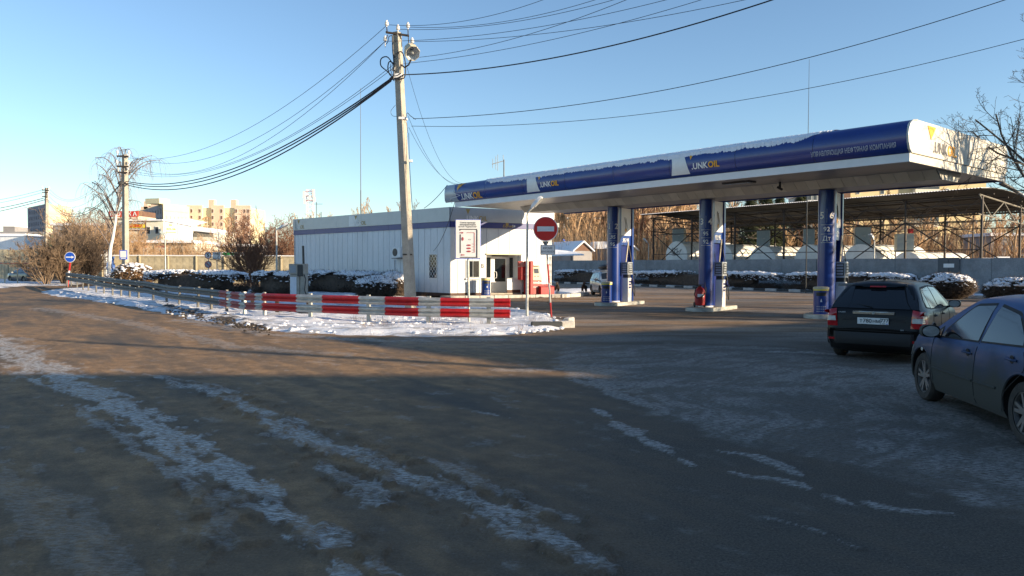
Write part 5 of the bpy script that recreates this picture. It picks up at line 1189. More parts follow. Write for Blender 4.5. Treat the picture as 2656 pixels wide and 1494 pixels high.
for n_, (cx_, cy_) in enumerate(crown_px):
    e_ = bw(cx_, cy_, rg.uniform(-1.6, 1.6)); zb_ = e_.z - rg.uniform(.8, 2.2) - abs(e_.x - trunk[20].x) * .35
    bs_ = min(trunk, key=lambda q: abs(q.z - max(zb_, 2.6))); m_ = bs_.lerp(e_, .55) + Vector((0, 0, .55)); br = [Vector(q) for q in catm([tuple(bs_), tuple(m_), tuple(e_)], 6)]; T2.add(br, .055, .018, 4)
    for i in range(17):
        s0 = br[rg.randrange(3, len(br))]; L_ = rg.uniform(.5, 1.0) ** 1.0 * 1.9; q = s0.copy(); d = Vector((rg.gauss(0, .8), rg.gauss(0, .8), rg.uniform(-.2, .6))).normalized(); pp = [q.copy()]
        for k in range(6): d = (d + Vector((0, 0, -.55)) + rv(rg) * .12).normalized(); q = q + d * L_ / 6; pp.append(q.copy())
        T2.add(pp, .014, .007, 3)
T.build('trunk', 'birch', bt_); T2.build('crown', mat('twig_birch', (.22, .18, .16), .9, var=.3), bt_)
# bare trees behind the shop roof
lab = 'bare tree rising behind the shop roof'
for i, (px, Y, h, m_) in enumerate(((905, 105, 10.2, 'twig_tan'), (945, 110, 10.6, 'twig_tan'), (1010, 108, 10.6, 'twig_red'), (860, 112, 9.2, 'twig_tan'), (840, 118, 9.6, 'twig'), (1095, 110, 10.0, 'twig'), (985, 112, 10.2, 'twig_tan'), (1150, 112, 9.4, 'twig'), (790, 105, 8.2, 'twig_tan'), (580, 120, 8.5, 'twig_tan'), (620, 116, 9, 'twig_red'))):
    tree('bare_tree', lab if px > 800 else 'bare tree in the distance left of the shop', 'tree', tuple(at_px(px, Y)), h, FAR, 70 + i, m_, m_, group='bare trees behind the shop roof' if px > 800 else 'distant bare trees left of the shop')
# woodland behind the tanks
protos = []
for i in range(5):
    m_ = ['twig_tan', 'twig_tan', 'twig_tan', 'twig_red', 'twig'][i]
    cfg = dict(FAR, n=[15, 7, 5], ang=(14, 38), rmin=.03)
    t = tree('woodland_tree', 'slender bare tree, one of many in the woodland behind the storage tanks', 'tree', (60 + i * 4, 118, 0), [13, 14, 12, 12.5, 14][i], cfg, 90 + i, m_, m_, group='bare woodland trees behind the storage tanks'); protos.append(t)
rg = random.Random(5); kk_ = 0
for row, (Y, n) in enumerate(((92, 34), (100, 36), (109, 36), (119, 34))):
    for j in range(n):
        px = 1420 + (2760 - 1420) * (j + rg.random()) / n
        if Y < 100 and px < 1690 : Yy = Y + 16
        else: Yy = Y
        c = at_px(px, Yy + rg.uniform(-4, 4)); s_ = rg.uniform(.62, 1.0) * (1.0 if px < 1900 else .72)
        if kk_ < 5: t = protos[kk_]; t.location = c; t.rotation_euler = (0, 0, rg.random() * 6); t.scale = (s_,) * 3
        else:
            src = protos[rg.randrange(5)]; r_ = src.copy(); col.objects.link(r_); r_.location = c; r_.rotation_euler = (0, 0, rg.random() * 6); r_.scale = (s_ * 1.1, s_ * 1.1, s_)
            for ch in src.children: q_ = ch.copy(); col.objects.link(q_); q_.parent = r_
        kk_ += 1
# wooded slope behind them
xs = np.linspace(-80, 320, 220); ys = np.linspace(124, 260, 40); X_, Y_ = np.meshgrid(xs, ys)
Z_ = sst(124, 146, Y_) * (15 + 2.5 * fbm(X_ * .05, Y_ * .05, 3, 3)) * sst(-4, 16, X_) * (1 - .55 * sst(30, 44, X_)) + (fbm(X_ * .6, Y_ * .6, 4, 4) - .5) * 2 * sst(124, 135, Y_) - .1
a, b_ = X_.shape; idx = np.arange(a * b_).reshape(a, b_); F = np.stack([idx[:-1, :-1], idx[:-1, 1:], idx[1:, 1:], idx[1:, :-1]], -1).reshape(-1, 4)
struct(npobj('hill', np.stack([X_, Y_, Z_], -1).reshape(-1, 3), F, 'hill', smooth=True))
# undergrowth stuff
T = Tubes(); rg = random.Random(9)
for i in range(13000):
    px = rg.uniform(1425, 2760); Y = rg.uniform(88, 124); p = at_px(px, Y); h = rg.uniform(1.5, 7.5 if px < 1900 else 6.0); q = p + Vector((rg.gauss(0, .5), rg.gauss(0, .3), h)); m_ = p.lerp(q, .5) + Vector((rg.gauss(0, .12), 0, 0)); T.add([p, m_, q], .035, .012)
o = T.build('undergrowth', 'twig_tan'); o['kind'] = 'stuff'; o['label'] = 'dense tan undergrowth of dry stems among the woodland trees'; o['category'] = 'undergrowth'
T = Tubes()
for i in range(5200):
    px = rg.uniform(60, 760); Y = rg.uniform(76, 110); p = at_px(px, Y); h = rg.uniform(1.2, 4.0); q = p + Vector((rg.gauss(0, .6), rg.gauss(0, .3), h)); m_ = p.lerp(q, .5) + Vector((rg.gauss(0, .12), 0, 0)); T.add([p, m_, q], .03, .01)
o = T.build('undergrowth', 'twig_tan'); o['kind'] = 'stuff'; o['label'] = 'dry tan brushwood behind the left concrete fence'; o['category'] = 'undergrowth'
def fir(px, Y, h, seed, label):
    t = thing('fir_tree', label, 'tree', tuple(at_px(px, Y))); rs = np.random.default_rng(seed); n = 5200
    z = rs.random(n) ** 1.0; rad = (1 - z) * h * .24 * rs.random(n) ** .4 + .1; a = rs.random(n) * 2 * PI
    c = np.stack([rad * np.cos(a), rad * np.sin(a), h * (.08 + z * .9) - rad * .3], 1); d = np.stack([np.cos(a), np.sin(a), -.35 + 0 * a], 1); s_ = np.stack([-np.sin(a), np.cos(a), 0 * a], 1); L = rs.uniform(.25, .7, n)[:, None]
    V = np.stack([c - s_ * .12, c + s_ * .12, c + d * L], 1).reshape(-1, 3); npobj('crown', V, np.arange(3 * n).reshape(-1, 3), 'fir', t); MB().cyl((0, 0, 0), (0, 0, h), .18, .03, 8).build('trunk', 'rust', t)
for i, px in enumerate((1945, 1985, 2020, 2075)): fir(px, 84 + i * 3, 11.0 + i % 2, 120 + i, ['leftmost green fir above the scaffold roof', 'second green fir above the scaffold roof', 'third green fir above the scaffold roof', 'dark fir just left of column 5 and 6'][i])
# near bare tree reaching in from the right
NT = dict(BARE, n=[17, 9, 6, 4], len=[.60, .5, .5, .5], up=[.02, .08, .09, .07, .03], ang=(30, 70), rmin=.005, t0=[.22, .15, .1, .1])
tree('bare_tree', 'near bare tree whose branches reach in from the right edge over the canopy end', 'tree', (16.5, 22.0, 0), 9.6, NT, 205, 'bark_near', 'bark_near', r0=.12, lean=(-.06, 0))

# ------------------------------------------------------------------ back wall, tanks, scaffold roof
wl = thing('grey_wall', 'long grey concrete wall behind the snowy hedges on the right', 'wall', tuple(kl(20, 4))); rel = wl.location.copy()
wang = ang
for i in range(21):
    a, b = kl(-13 + i * 3.0, 4), kl(-13 + i * 3.0 + 2.98, 4); T = frame(a, KD, (0, 0, 1))
    if 13 <= i <= 13: continue
    MB(T).box(0, 2.98, -.08, .08, 0, 2.35 + random.uniform(-.01, .01)).build('wall_panel', 'concrete_grey', wl, rel=rel)
def tkk(px, n=4):
    lo, hi = -15, 60
    for _ in range(40):
        m_ = (lo + hi) / 2
        if PX(kl(m_, n, 1.5))[0] < px: lo = m_
        else: hi = m_
    return m_
ga, gb = tkk(2436), tkk(2492)
T = frame(kl(26.0, 4), KD, (0, 0, 1)); MB(T).box(0, 3.0, -.02, .08, 0, 2.34).build('wall_panel', 'concrete_grey', wl, rel=rel)
gt = thing('metal_gate', 'dark grey metal gate with a small notice in the grey wall', 'gate', tuple(kl(ga, 3.85))); r2 = gt.location.copy(); T = frame(kl(ga, 3.85), KD, (0, 0, 1))
MB(T).cbox(0, (gb - ga) / 2 - .01, -.05, .0, .05, 2.38).build('leaf', 'cabinet', gt, rel=r2); MB(T).cbox((gb - ga) / 2 + .01, gb - ga, -.05, .0, .05, 2.38).build('leaf', 'cabinet', gt, rel=r2)
for o in [c_ for c_ in bpy.data.objects if c_.parent == gt]: o.data.materials[0] = mat('gate_grey', (.09, .10, .105), .6) if 'gate_grey' not in bpy.data.materials else bpy.data.materials['gate_grey']
for s_ in (-.06, .01): MB(T).box((gb - ga) * .5 - .3, (gb - ga) * .5 + .35, .001, .006, 1.75, 2.0).build('notice', 'white_sign', gt, rel=r2) if s_ < 0 else None
MB(T).box((gb - ga) * .5 - .3, (gb - ga) * .5 + .35, -.058, -.052, 1.75, 2.0).build('notice', 'white_sign', gt, rel=r2)
TN = KN
def tank(px, half, pytop, L, label, boxpx=None, boxpy=None):
    tt = tkk(px, 8); c = kl(tt, 8); Y = c.y; r = half / FPX * Y; zt = ZP(pytop, Y, px); zc = zt - r
    t = thing('storage_tank', label, 'tank', (c.x, c.y, 0), group='horizontal storage tanks behind the wall'); T = Matrix((TN, Vector((0, 0, 1)).cross(TN), Vector((0, 0, 1)))).transposed().to_4x4()
    MB(T).lathe([(r, 0), (r, L)], (0, 0, zc), 'X', 40).build('shell', 'tank', t, True); MB(T).lathe([(.001, -.05), (r * .6, -.03), (r * 1.0, .0)], (0, 0, zc), 'X', 40).build('end_plate', 'tank', t, True)
    for k in range(1, 6): MB(T).lathe([(r + .002, L * k / 6 - .02), (r + .015, L * k / 6), (r + .002, L * k / 6 + .02)], (0, 0, zc), 'X', 32).build('weld_ring', 'rust_light', t, True)
    for k in (.2, .8): MB(T).box(L * k - .2, L * k + .2, -r * .8, r * .8, 0, zc - r * .6).build('cradle', 'concrete_grey', t)
    return t, c, r, zt, T
tk = [(1754, 38, 626, 'leftmost storage tank, its round end marked with a faded drawing'), (1868, 40, 633, 'second storage tank from the left, partly behind column 3|4'), (1977, 42, 638, 'third storage tank from the left'), (2098, 44, 634, 'fourth storage tank from the left'), (2230, 47, 633, 'fifth storage tank from the left, just right of column 5|6'), (2352, 38, 653, 'rightmost and lowest storage tank')]
cb = [(1768, 48, 592, 629, 'grey green cabinet above the leftmost tank'), (1868, 44, 596, 632, 'grey green cabinet above the second tank'), (1989, 52, 598, 638, 'grey green cabinet above the third tank'), (2106, 44, 594, 634, 'grey green cabinet above the fourth tank'), (2249, 58, 589, 634, 'grey green cabinet above the fifth tank'), (2359, 64, 606, 653, 'grey green and cream cabinet above the rightmost tank')]
for (px, hf, pt, lb), (bpx, bw, b0_, b1_, bl) in zip(tk, cb):
    t, c, r, zt, T = tank(px, hf, pt, 7.5, lb)
    if px == 1754:
        g = MB(T); rg = random.Random(3); pr = None
        for q_ in range(6):
            pts_ = [(-.055, rg.uniform(-.5, .5) * r, zt - r + rg.uniform(.0, .55) * r) for _ in range(5)]; g.tube(catm(pts_, 4), .018, 4)
        g.build('faded_drawing', 'text_grey', t)
    Y = c.y + .8; x0 = P(bpx - bw / 2, 600, Y); x1 = P(bpx + bw / 2 * .25, 600, Y); z0, z1 = ZP(b1_, Y, bpx), ZP(b0_, Y, bpx); wd = bw / FPX * Y * .62
    cbn = thing('tank_cabinet', bl, 'cabinet', (x0.x, x0.y, z0), group='cabinets above the storage tanks'); TT = Matrix.Rotation(R(-20), 4, 'Z'); 
    MB(TT).cbox(0, wd, 0, 1.5, 0, z1 - z0, .02).build('body', 'cabinet_cream' if px == 2352 else 'cabinet', cbn)
    for k in range(2): MB(TT).box(.02 + k * wd * .5, wd * .5 - .01 + k * wd * .5, -.02, 0 - .002, .04, z1 - z0 - .04).build('door', 'cabinet', cbn)
    MB(TT).box(wd * .36, wd * .64, -.04, -.022, (z1 - z0) * .45, (z1 - z0) * .51).build('handle', 'steel', cbn)
    g = MB()
    for dx_ in (.1, wd * .8): g.cyl((dx_, .4, -(z0 - (zt - r))), (dx_, .4, 0), .04, n=6)
    g.build('leg', 'rust', cbn)
# scaffold roof
sr = thing('scaffold_roof', 'large corrugated snow-edged roof on a rusty truss frame over the tanks', 'shed roof', tuple(kl(20, 6))); rel = sr.location.copy()
t0_, t1_ = tkk(1660, 5), tkk(2545, 5); zf, zk = 6.75, 5.75; dep = 11.
nc = 640; rws, rws2 = [], []
for j, n_ in enumerate(np.linspace(0, dep, 9)):
    zz = zf + (.18 * math.sin(PI * min(1, n_ / 3) / 2)) - (zf - zk) * (n_ / dep) ** 1.6
    rws.append([kl(t0_ + (t1_ - t0_) * i / nc, 5 + n_, zz + .03 * math.sin(i * PI * .5) ) for i in range(nc + 1)])
    rws2.append([kl(t0_ + (t1_ - t0_) * i / nc, 4.95 + n_ * 1.005, zz + .04 + .03 * math.sin(i * PI * .5)) for i in range(nc + 1)])
MB().grid(rws).build('corrugated_sheet', 'tin', sr, rel=rel); MB().grid(rws2).build('snow_cover', 'snow_roof', sr, rel=rel)
def bar(a, b, r, nm='strut', m_='rust'): MB().cyl(a, b, r, n=5).build(nm, m_, sr, rel=rel)
nb = 7; bt = [t0_ + 1.2 + (t1_ - t0_ - 1.5) * i / (nb - 1) for i in range(nb)]
for i, t in enumerate(bt):
    for n_ in (5.6, 11, 15.2):
        bar(kl(t, n_, 0), kl(t, n_, zf - .35 - (n_ - 5) * .07), .085 if n_ < 12 else .06, 'post')
    za = zf - .35; lightm = 'rust_light' if i == nb - 1 else 'rust'
    bar(kl(t, 5.2, za), kl(t, 15.4, zk - .35), .05, 'rafter', lightm); bar(kl(t, 5.2, za - 1.25), kl(t, 15.4, zk - 1.3), .045, 'tie_beam', lightm)
    for k in range(6):
        n0 = 5.2 + k * 1.7; n1 = n0 + 1.7; f = lambda n_, lo: za - (n_ - 5.2) * .098 - (1.25 - (n_ - 5.2) * .03 if lo else 0)
        bar(kl(t, n0, f(n0, k % 2)), kl(t, n1, f(n1, (k + 1) % 2)), .035, 'strut', lightm)
for i in range(nb - 1):
    a, b = bt[i], bt[i + 1]; m_ = (a + b) / 2
    for n_ in (5.6, 11):
        z1 = zf - .45 - (n_ - 5) * .05
        for q_ in (0, -.45, -1.0, -1.5): bar(kl(a, n_, z1 + q_), kl(b, n_, z1 + q_), .035, 'purlin')
        bar(kl(a, n_, z1 - 1.4), kl(b, n_, 1.6), .045, 'brace'); 
        if i % 2 == 0 or n_ > 6: bar(kl(b, n_, z1 - 1.4), kl(a, n_, 1.6), .045, 'brace')
        for k in range(4): s0 = a + (b - a) * k / 4; s1 = a + (b - a) * (k + 1) / 4; bar(kl(s0, n_, z1 - (1. if k % 2 else 0)), kl(s1, n_, z1 - (0 if k % 2 else 1.)), .028, 'strut')
    bar(kl(a, 5.6, 2.9), kl(b, 5.6, 2.9), .03, 'rail')
for n_ in (6.5, 8.5, 10.5, 12.5, 14.5): bar(kl(t0_, n_, zf - .22 - (n_ - 5) ** 1.6 * .022), kl(t1_, n_, zf - .22 - (n_ - 5) ** 1.6 * .022), .05, 'purlin')
p = P(2362, 600, 55); hn = thing('red_flag_box', 'small red box on a pole above the rightmost cabinet', 'box', tuple(p)); MB().cbox(-.16, .16, -.1, .1, -.18, .18).build('box', 'red_paint', hn); MB().cyl((0, 0, -.18), (0, 0, -.9), .03, n=6).build('pole', 'rust', hn)
# far concrete fence behind the tanks, snow-capped
fb = thing('far_fence', 'low far concrete fence with a snow cap behind the tanks', 'fence', tuple(at_px(2450, 78))); rel = fb.location.copy()
for i in range(13):
    a = at_px(2300 + i * 40, 80 - i * .6); b = at_px(2300 + i * 40 + 38.5, 80 - i * .6); hh = 2.6 + .15 * math.sin(i * 2.1)
    MB().box(a.x, b.x, a.y, a.y + .15, 0, hh).build('fence_panel', 'concrete_grey', fb, rel=rel); MB().box(a.x, b.x, a.y - .03, a.y + .18, hh, hh + .12).build('snow_cap', 'snow_roof', fb, rel=rel)
# brown gabled shed and awning left of it
def gable(px0, px1, Y, pyb, pye, pyr, dep_, label, wm, gm_, name='shed', ridge_side=True):
    a, b = at_px(px0, Y), at_px(px1, Y); wdt = b.x - a.x; ze, zr = ZP(pye, Y), ZP(pyr, Y)
    t = thing(name, label, 'shed', tuple(a)); TT = Matrix.Rotation(R(28), 4, 'Z')
    MB(TT).box(0, wdt, 0, dep_, 0, ze).build('wall', wm, t); MB(TT).extr([(0, -.02, ze), (wdt, -.02, ze), (wdt / 2, -.02, zr)], (0, .05, 0)).build('gable', gm_, t)
    g = MB(TT); g.extr([(-.2, -.3, ze - .1), (wdt / 2, -.3, zr + .05), (wdt + .2, -.3, ze - .1), (wdt + .2, -.3, ze + .06), (wdt / 2, -.3, zr + .22), (-.2, -.3, ze + .06)], (0, dep_ + .6, 0)); g.build('roof', 'snow_roof', t)
    return t
gable(1487, 1545, 86, 675, 650, 628, 9, 'garage with a brown gable and snowy roof behind the grey wall', 'shed_grey', 'brick_dark')
gable(1612, 1660, 90, 675, 648, 632, 6, 'cream shed with a snowy roof just right of column 1 and 2', 'cabinet_cream', 'cabinet_cream')
t = thing('garage_wing', 'long dark wall joining the two snowy sheds', 'shed', tuple(at_px(1545, 92))); a, b = at_px(1545, 92), at_px(1612, 95); MB().box(0, b.x - a.x, 0, 4, 0, ZP(645, 92)).build('wall', 'shed_grey', t); MB().box(-.3, b.x - a.x + .3, -.3, 4.3, ZP(645, 92), ZP(645, 92) + .9).build('roof', 'snow_roof', t)
t = thing('awning', 'snow-covered awning on thin posts beside the shop corner', 'awning', tuple(at_px(1425, 82))); a, b = at_px(1425, 82), at_px(1515, 82)
MB().extr([(0, 0, ZP(664, 82)), (b.x - a.x, 0, ZP(662, 82)), (b.x - a.x - 1, 4, ZP(652, 82)), (0, 4, ZP(646, 82))], (0, 0, .12)).build('roof', 'snow_roof', t)
for x_ in (.3, 2.4): MB().cyl((x_, .1, 0), (x_, .1, ZP(664, 82)), .05, n=6).build('post', 'rust', t)

# ------------------------------------------------------------------ far buildings
def winbank(parent, mtx, x0, x1, z0, z1, nx, nz, w_, h_, fm='white_paint', gl='glass_far', y=-.05):
    """each window a part with its pane; all share mesh data"""
    f = MB().box(0, w_, -.04, .02, 0, h_); fd = f.build('window', fm, None); pd = MB().box(w_ * .1, w_ * .9, -.06, -.042, h_ * .08, h_ * .92).build('pane', gl, None)
    first = True
    for i in range(nx):
        for j in range(nz):
            x = x0 + (x1 - x0) * (i + .5) / nx - w_ / 2; z = z0 + (z1 - z0) * (j + .5) / nz - h_ / 2
            if first: a, b = fd, pd; first = False
            else: a, b = fd.copy(), pd.copy(); col.objects.link(a); col.objects.link(b)
            a.parent = parent; a.matrix_local = mtx @ Matrix.Translation((x, y, z)); b.parent = a
def block(name, label, px0, px1, Y, pyt, rot, dep_, fm_, sm_, win=None, winside=None, roof='snow_roof', cat='building', pyt2=None):
    a = at_px(px0, Y); b = at_px(px1, Y); L = (b.x - a.x) / max(.3, math.cos(rot)) ; z = ZP(pyt, Y, px0)
    t = thing(name, label, cat, tuple(a)); T = Matrix.Rotation(rot, 4, 'Z')
    MB(T).box(0, L, 0, dep_, 0, z).build('wall', fm_, t); MB(T).box(-.3, L + .3, -.3, dep_ + .3, z, z + .4).build('roof', roof, t)
    if sm_: MB(T).box(-.06, -.01, .05, dep_, 0, z - .05).build('side_wall', sm_, t)
    if win: winbank(t, T, *win)
    if winside: winbank(t, T @ Matrix.Translation((-.08, dep_, 0)) @ Matrix.Rotation(-PI / 2, 4, 'Z'), *winside)
    return t, T, L, z
# left tower block: long left side coloured grey for shade, bright end facing the sun
def corner_block(label, pxl_, pxc, pxr, Yc, pyt, depl, m_shade, m_lit, name='apartment_block', ndk=(14, 8), roofm='block_cream', pytl=None, pytr=None, tilt=1.):
    c = at_px(pxc, Yc); z = ZP(pyt, Yc, pxc); r1 = at_px(pxr, Yc * 1.05); Yl = Yc * tilt; l1 = at_px(pxl_, Yl); t = thing(name, label, 'building', tuple(c)); rel_ = c
    d = r1 - l1; q_ = [c, r1, r1 + (l1 - c), l1]
    MB().prism([tuple(p.xy) for p in q_], 0, z).build('wall', m_lit, t, rel=rel_)
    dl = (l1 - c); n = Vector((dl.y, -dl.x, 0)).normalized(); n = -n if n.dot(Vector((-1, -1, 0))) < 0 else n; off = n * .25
    MB().add([c + off + Vector((0, 0, 0)), l1 + off, l1 + off + Vector((0, 0, z - .3)), c + off + Vector((0, 0, z - .3))], [(0, 1, 2, 3)]).build('shade_grey_facade', m_shade, t, rel=rel_)  # facade sheet in grey: the shade is put into its colour
    T = frame(off * 1.3 + dl * 0, dl, (0, 0, 1)); sgn = 1 if T.to_3x3().col[1].dot(n) < 0 else -1
    winbank(t, T, 1, dl.length - 1, 2, z - 1, ndk[0], ndk[1], dl.length / ndk[0] * .4, z / ndk[1] * .5, 'block_shade_grey', 'glass_far', y=-.05 * sgn)
    return t, c, r1, l1, z
t, c, r1, l1, z = corner_block('cream apartment block with a dark side, far left behind the far pole', 76, 124, 187, 235, 528, 0, 'block_shade_grey', 'block_cream', ndk=(9, 9), tilt=1.07)
dr_ = r1 - c; T = frame(Vector((0, 0, 0)), dr_, (0, 0, 1)); T_ = T
g = MB(T); g.box(.5, dr_.length - .5, -.12, -.05, z - 3.1, z - 2.2); g.box(.5, dr_.length - .5, -.12, -.05, z - 7.6, z - 7.3); g.build('cornice', 'block_orange', t)
for k in range(6): MB(T).box(1.2 + k * (dr_.length - 3) / 5, 2.2 + k * (dr_.length - 3) / 5, -.14, -.05, z - 6, z - 4.9).build('ornament', 'block_orange', t)
t, c, r1, l1, z = corner_block('yellow apartment block with a dark side, behind the workshop', 350, 425, 493, 225, 528, 0, 'block_shade_grey', 'block_cream', ndk=(12, 7), tilt=1.17)
dr_ = r1 - c; T = frame(Vector((0, 0, 0)), dr_, (0, 0, 1))
g = MB(T); g.box(.5, dr_.length - .5, -.12, -.05, z - 2.1, z - 1.9); g.box(.5, dr_.length - .5, -.12, -.05, z - 6.2, z - 6.0); g.build('cornice', 'block_orange', t)
for k in range(6): MB(T).box(1.2 + k * (dr_.length - 3) / 5, 2.2 + k * (dr_.length - 3) / 5, -.14, -.05, z - 4.6, z - 3.6).build('ornament', 'block_orange', t)
MB(T).box(-.5, 4.0, 1, 6, z, z + 1.6).build('lift_house', 'block_cream', t)
# orange and cream block with arches
Ya = 250; a = at_px(488, Ya); b = at_px(652, Ya); z = ZP(539, Ya, 500); t = thing('apartment_block', 'orange and cream apartment block with arched bays, behind the tall reddish shrub', 'building', tuple(a)); L = b.x - a.x
MB().box(0, L, 0, 14, 0, z).build('wall', 'block_cream', t); kx = L / (652 - 488)
for x0, x1 in ((488, 528), (552, 584), (612, 652)):
    MB().box((x0 - 488) * kx, (x1 - 488) * kx, -.8, -.02, 0, z + .8).build('brick_bay', 'block_orange', t)
for xc in (540, 598):
    xx = (xc - 488) * kx; g = MB(); n = 16; ro, ri = 11 * kx, 8.5 * kx; pts_o = [(xx + ro * math.cos(q_), z - 2 - ro + ro + 1.5 * math.sin(q_) * ro * .55 - 2.2) for q_ in np.linspace(0, PI, n)]; pts_i = [(xx + ri * math.cos(q_), z - 2 + 1.5 * math.sin(q_) * ri * .5 - 2.2) for q_ in np.linspace(0, PI, n)]
    g.grid([[(x_, -.9, z_) for x_, z_ in pts_o], [(x_, -.9, z_) for x_, z_ in pts_i]]); g.build('arch', 'brick', t); MB().box(xx - .12, xx + .12, -.4, -.05, 2, z - 3).build('mullion', 'block_orange', t)
    for zz in (z * .45, z * .7): MB().box(xx - 6.5 * kx, xx + 6.5 * kx, -.5, -.02, zz, zz + .35).build('ledge', 'block_orange', t)
    MB().box(xx - .9, xx + .9, 3, 5, z, z + 3).build('turret', 'block_orange', t)
for x0, x1 in ((488, 506), (518, 528), (552, 560), (574, 584), (612, 622), (634, 652)): winbank(t, Matrix.Translation((0, -.85, 0)), (x0 - 488) * kx, (x1 - 488) * kx, 1, z, max(1, int((x1 - x0) / 8)), 9, 5.4 * kx, 1.4, 'white_paint', 'brick_dark')
# stepped pinkish roofs behind
t = thing('apartment_block', 'pinkish stepped apartment block behind the roof sign', 'building', tuple(at_px(345, 300))); k3 = 300 / FPX
for x0, x1, py in ((0, 22, 548), (22, 48, 536), (48, 78, 530), (30, 40, 522)): MB().box(x0 * k3, x1 * k3, 0, 12, 0, ZP(py, 300, 370)).build('wall', 'block_orange', t)
t = thing('apartment_block', 'brown roofed house right behind the roof sign', 'building', tuple(at_px(300, 200))); k3 = 200 / FPX; MB().box(0, 60 * k3, 0, 10, 0, ZP(560, 200, 330)).build('wall', 'block_orange', t); MB().extr([(0, -.2, ZP(560, 200, 330)), (60 * k3, -.2, ZP(560, 200, 330)), (60 * k3, -.2, ZP(546, 200, 330)), (36 * k3, -.2, ZP(549, 200, 330))], (0, 10, 0)).build('roof', 'brick_dark', t)
# workshop complex
Yw = 112; kw = Yw / FPX; o_ = at_px(265, Yw); t = thing('workshop', 'cream two-storey car workshop with white snowy roof, behind the left fence', 'building', tuple(o_)); X = lambda px: (px - 265) * kw; Zw = lambda py: ZP(py, Yw, 380)
MB().box(0, X(330), 1, 14, 0, Zw(568)).build('wall', 'plaster', t); MB().box(-.3, X(330), .7, 14, Zw(568), Zw(566)).build('eave', 'frame_dark', t)
T = Matrix.Translation((X(330), 0, 0)); Lm = X(425) - X(330)
MB().add([(X(330), 0, 0), (X(425), 0, 0), (X(425), 0, Zw(572)), (X(330), 0, Zw(574)), (X(330), 12, 0), (X(425), 12, 0), (X(425), 12, Zw(572)), (X(330), 12, Zw(574))], [(0, 1, 2, 3), (3, 2, 6, 7), (1, 5, 6, 2), (0, 3, 7, 4)]).build('wall', 'plaster', t)
MB().add([(X(425), 0, 0), (X(482), 2.5, 0), (X(482), 2.5, Zw(584)), (X(425), 0, Zw(572))], [(0, 1, 2, 3)]).build('wall', 'white_paint', t)
MB().add([(X(326), -.4, Zw(574)), (X(426), -.4, Zw(572)), (X(426), 10, Zw(560)), (X(326), 10, Zw(564)), (X(326), -.4, Zw(571)), (X(426), -.4, Zw(569.5)), (X(426), 10, Zw(557)), (X(326), 10, Zw(562))], [(0, 1, 5, 4), (4, 5, 6, 7), (1, 2, 6, 5), (0, 4, 7, 3)]).build('roof', 'snow_roof', t)
MB().add([(X(425), -.3, Zw(572)), (X(484), 2.2, Zw(585)), (X(470), 10, Zw(566)), (X(425), 10, Zw(558))], [(0, 1, 2, 3)]).build('roof', 'snow_roof', t)
MB().box(X(480), X(535), 3, 12, 0, Zw(597)).build('wall', 'plaster', t); MB().extr([(X(480), 2.6, Zw(596)), (X(536), 2.6, Zw(602)), (X(528), 2.6, Zw(590)), (X(480), 2.6, Zw(583))], (0, 9, 0)).build('roof', 'snow_roof', t); MB().box(X(481), X(533), 2.9, 2.99, Zw(611), Zw(597)).build('board_strip', 'rust_light', t)
for px in (382, 404): winbank(t, Matrix.Identity(4), X(px), X(px + 10), Zw(608), Zw(587), 1, 1, 10 * kw, 21 * kw)
for px in (293, 312): winbank(t, Matrix.Translation((0, 1, 0)), X(px), X(px + 8), Zw(602), Zw(584), 1, 1, 7 * kw, 18 * kw)
# annex with garage doors
Yn_ = 100; kn = Yn_ / FPX; t = thing('garage_annex', 'low workshop annex with snowy flat roof and red lintels over white doors', 'building', tuple(at_px(345, Yn_))); X = lambda px: (px - 345) * kn; Zw = lambda py: ZP(py, Yn_, 420)
MB().box(0, X(505), 0, 8, 0, Zw(631)).build('wall', 'plaster', t); MB().box(-.4, X(508), -.5, 8, Zw(631), Zw(623)).build('roof', 'snow_roof', t); MB().box(-.4, X(508), -.52, -.4, Zw(632.5), Zw(630)).build('gutter', 'frame_dark', t)
for px in (353, 404): d_ = MB().box(X(px), X(px + 29), -.1, -.02, 0, Zw(642)).build('garage_door', 'white_paint', t); MB().box(X(px), X(px + 29), -.14, -.02, Zw(642), Zw(637.5)).build('lintel', 'map_red', t)
# signs on the workshop
p = P(282, 562, 116); ms = thing('roof_sign', 'red roof sign with white car wash letters', 'sign', tuple(p)); k3 = 116 / FPX; MB().box(0, 76 * k3, 0, .2, 0, 14.5 * k3).build('board', 'red_sign', ms)
text('М О Й К А', 14.5 * k3 * .98, 'white_sign', lambda x, y: (38 * k3 + x, -.04, 7 * k3 + y), ms, bold=.03)
g = MB(); [g.cyl((x * k3, .3, -1.2), (x * k3, .1, 0), .06, n=5) for x in (5, 30, 55, 72)]; g.build('support', 'rust', ms)
Ysg = 110; k3 = Ysg / FPX; p = P(330, 600, Ysg); sg = thing('wall_sign', 'brown, yellow and white car service sign on the workshop wall', 'sign', tuple(p)); MB().box(0, 48 * k3, 0, .15, 0, 27 * k3).build('board', 'brown_plinth', sg); MB().box(1 * k3, 46 * k3, -.03, -.005, 9.5 * k3, 18 * k3).build('band', 'yellow', sg)
text('АВТОСЕРВИС', 6.6 * k3, 'white_sign', lambda x, y: (23.5 * k3 + x, -.06, 21.5 * k3 + y), sg, bold=.02, shear=.2); text('МОЙКА', 9 * k3, 'red_sign', lambda x, y: (23.5 * k3 + x, -.06, 13.6 * k3 + y), sg, bold=.04); text('ШИНОМОНТАЖ', 6 * k3, 'white_sign', lambda x, y: (23.5 * k3 + x, -.06, 5 * k3 + y), sg, bold=.02)
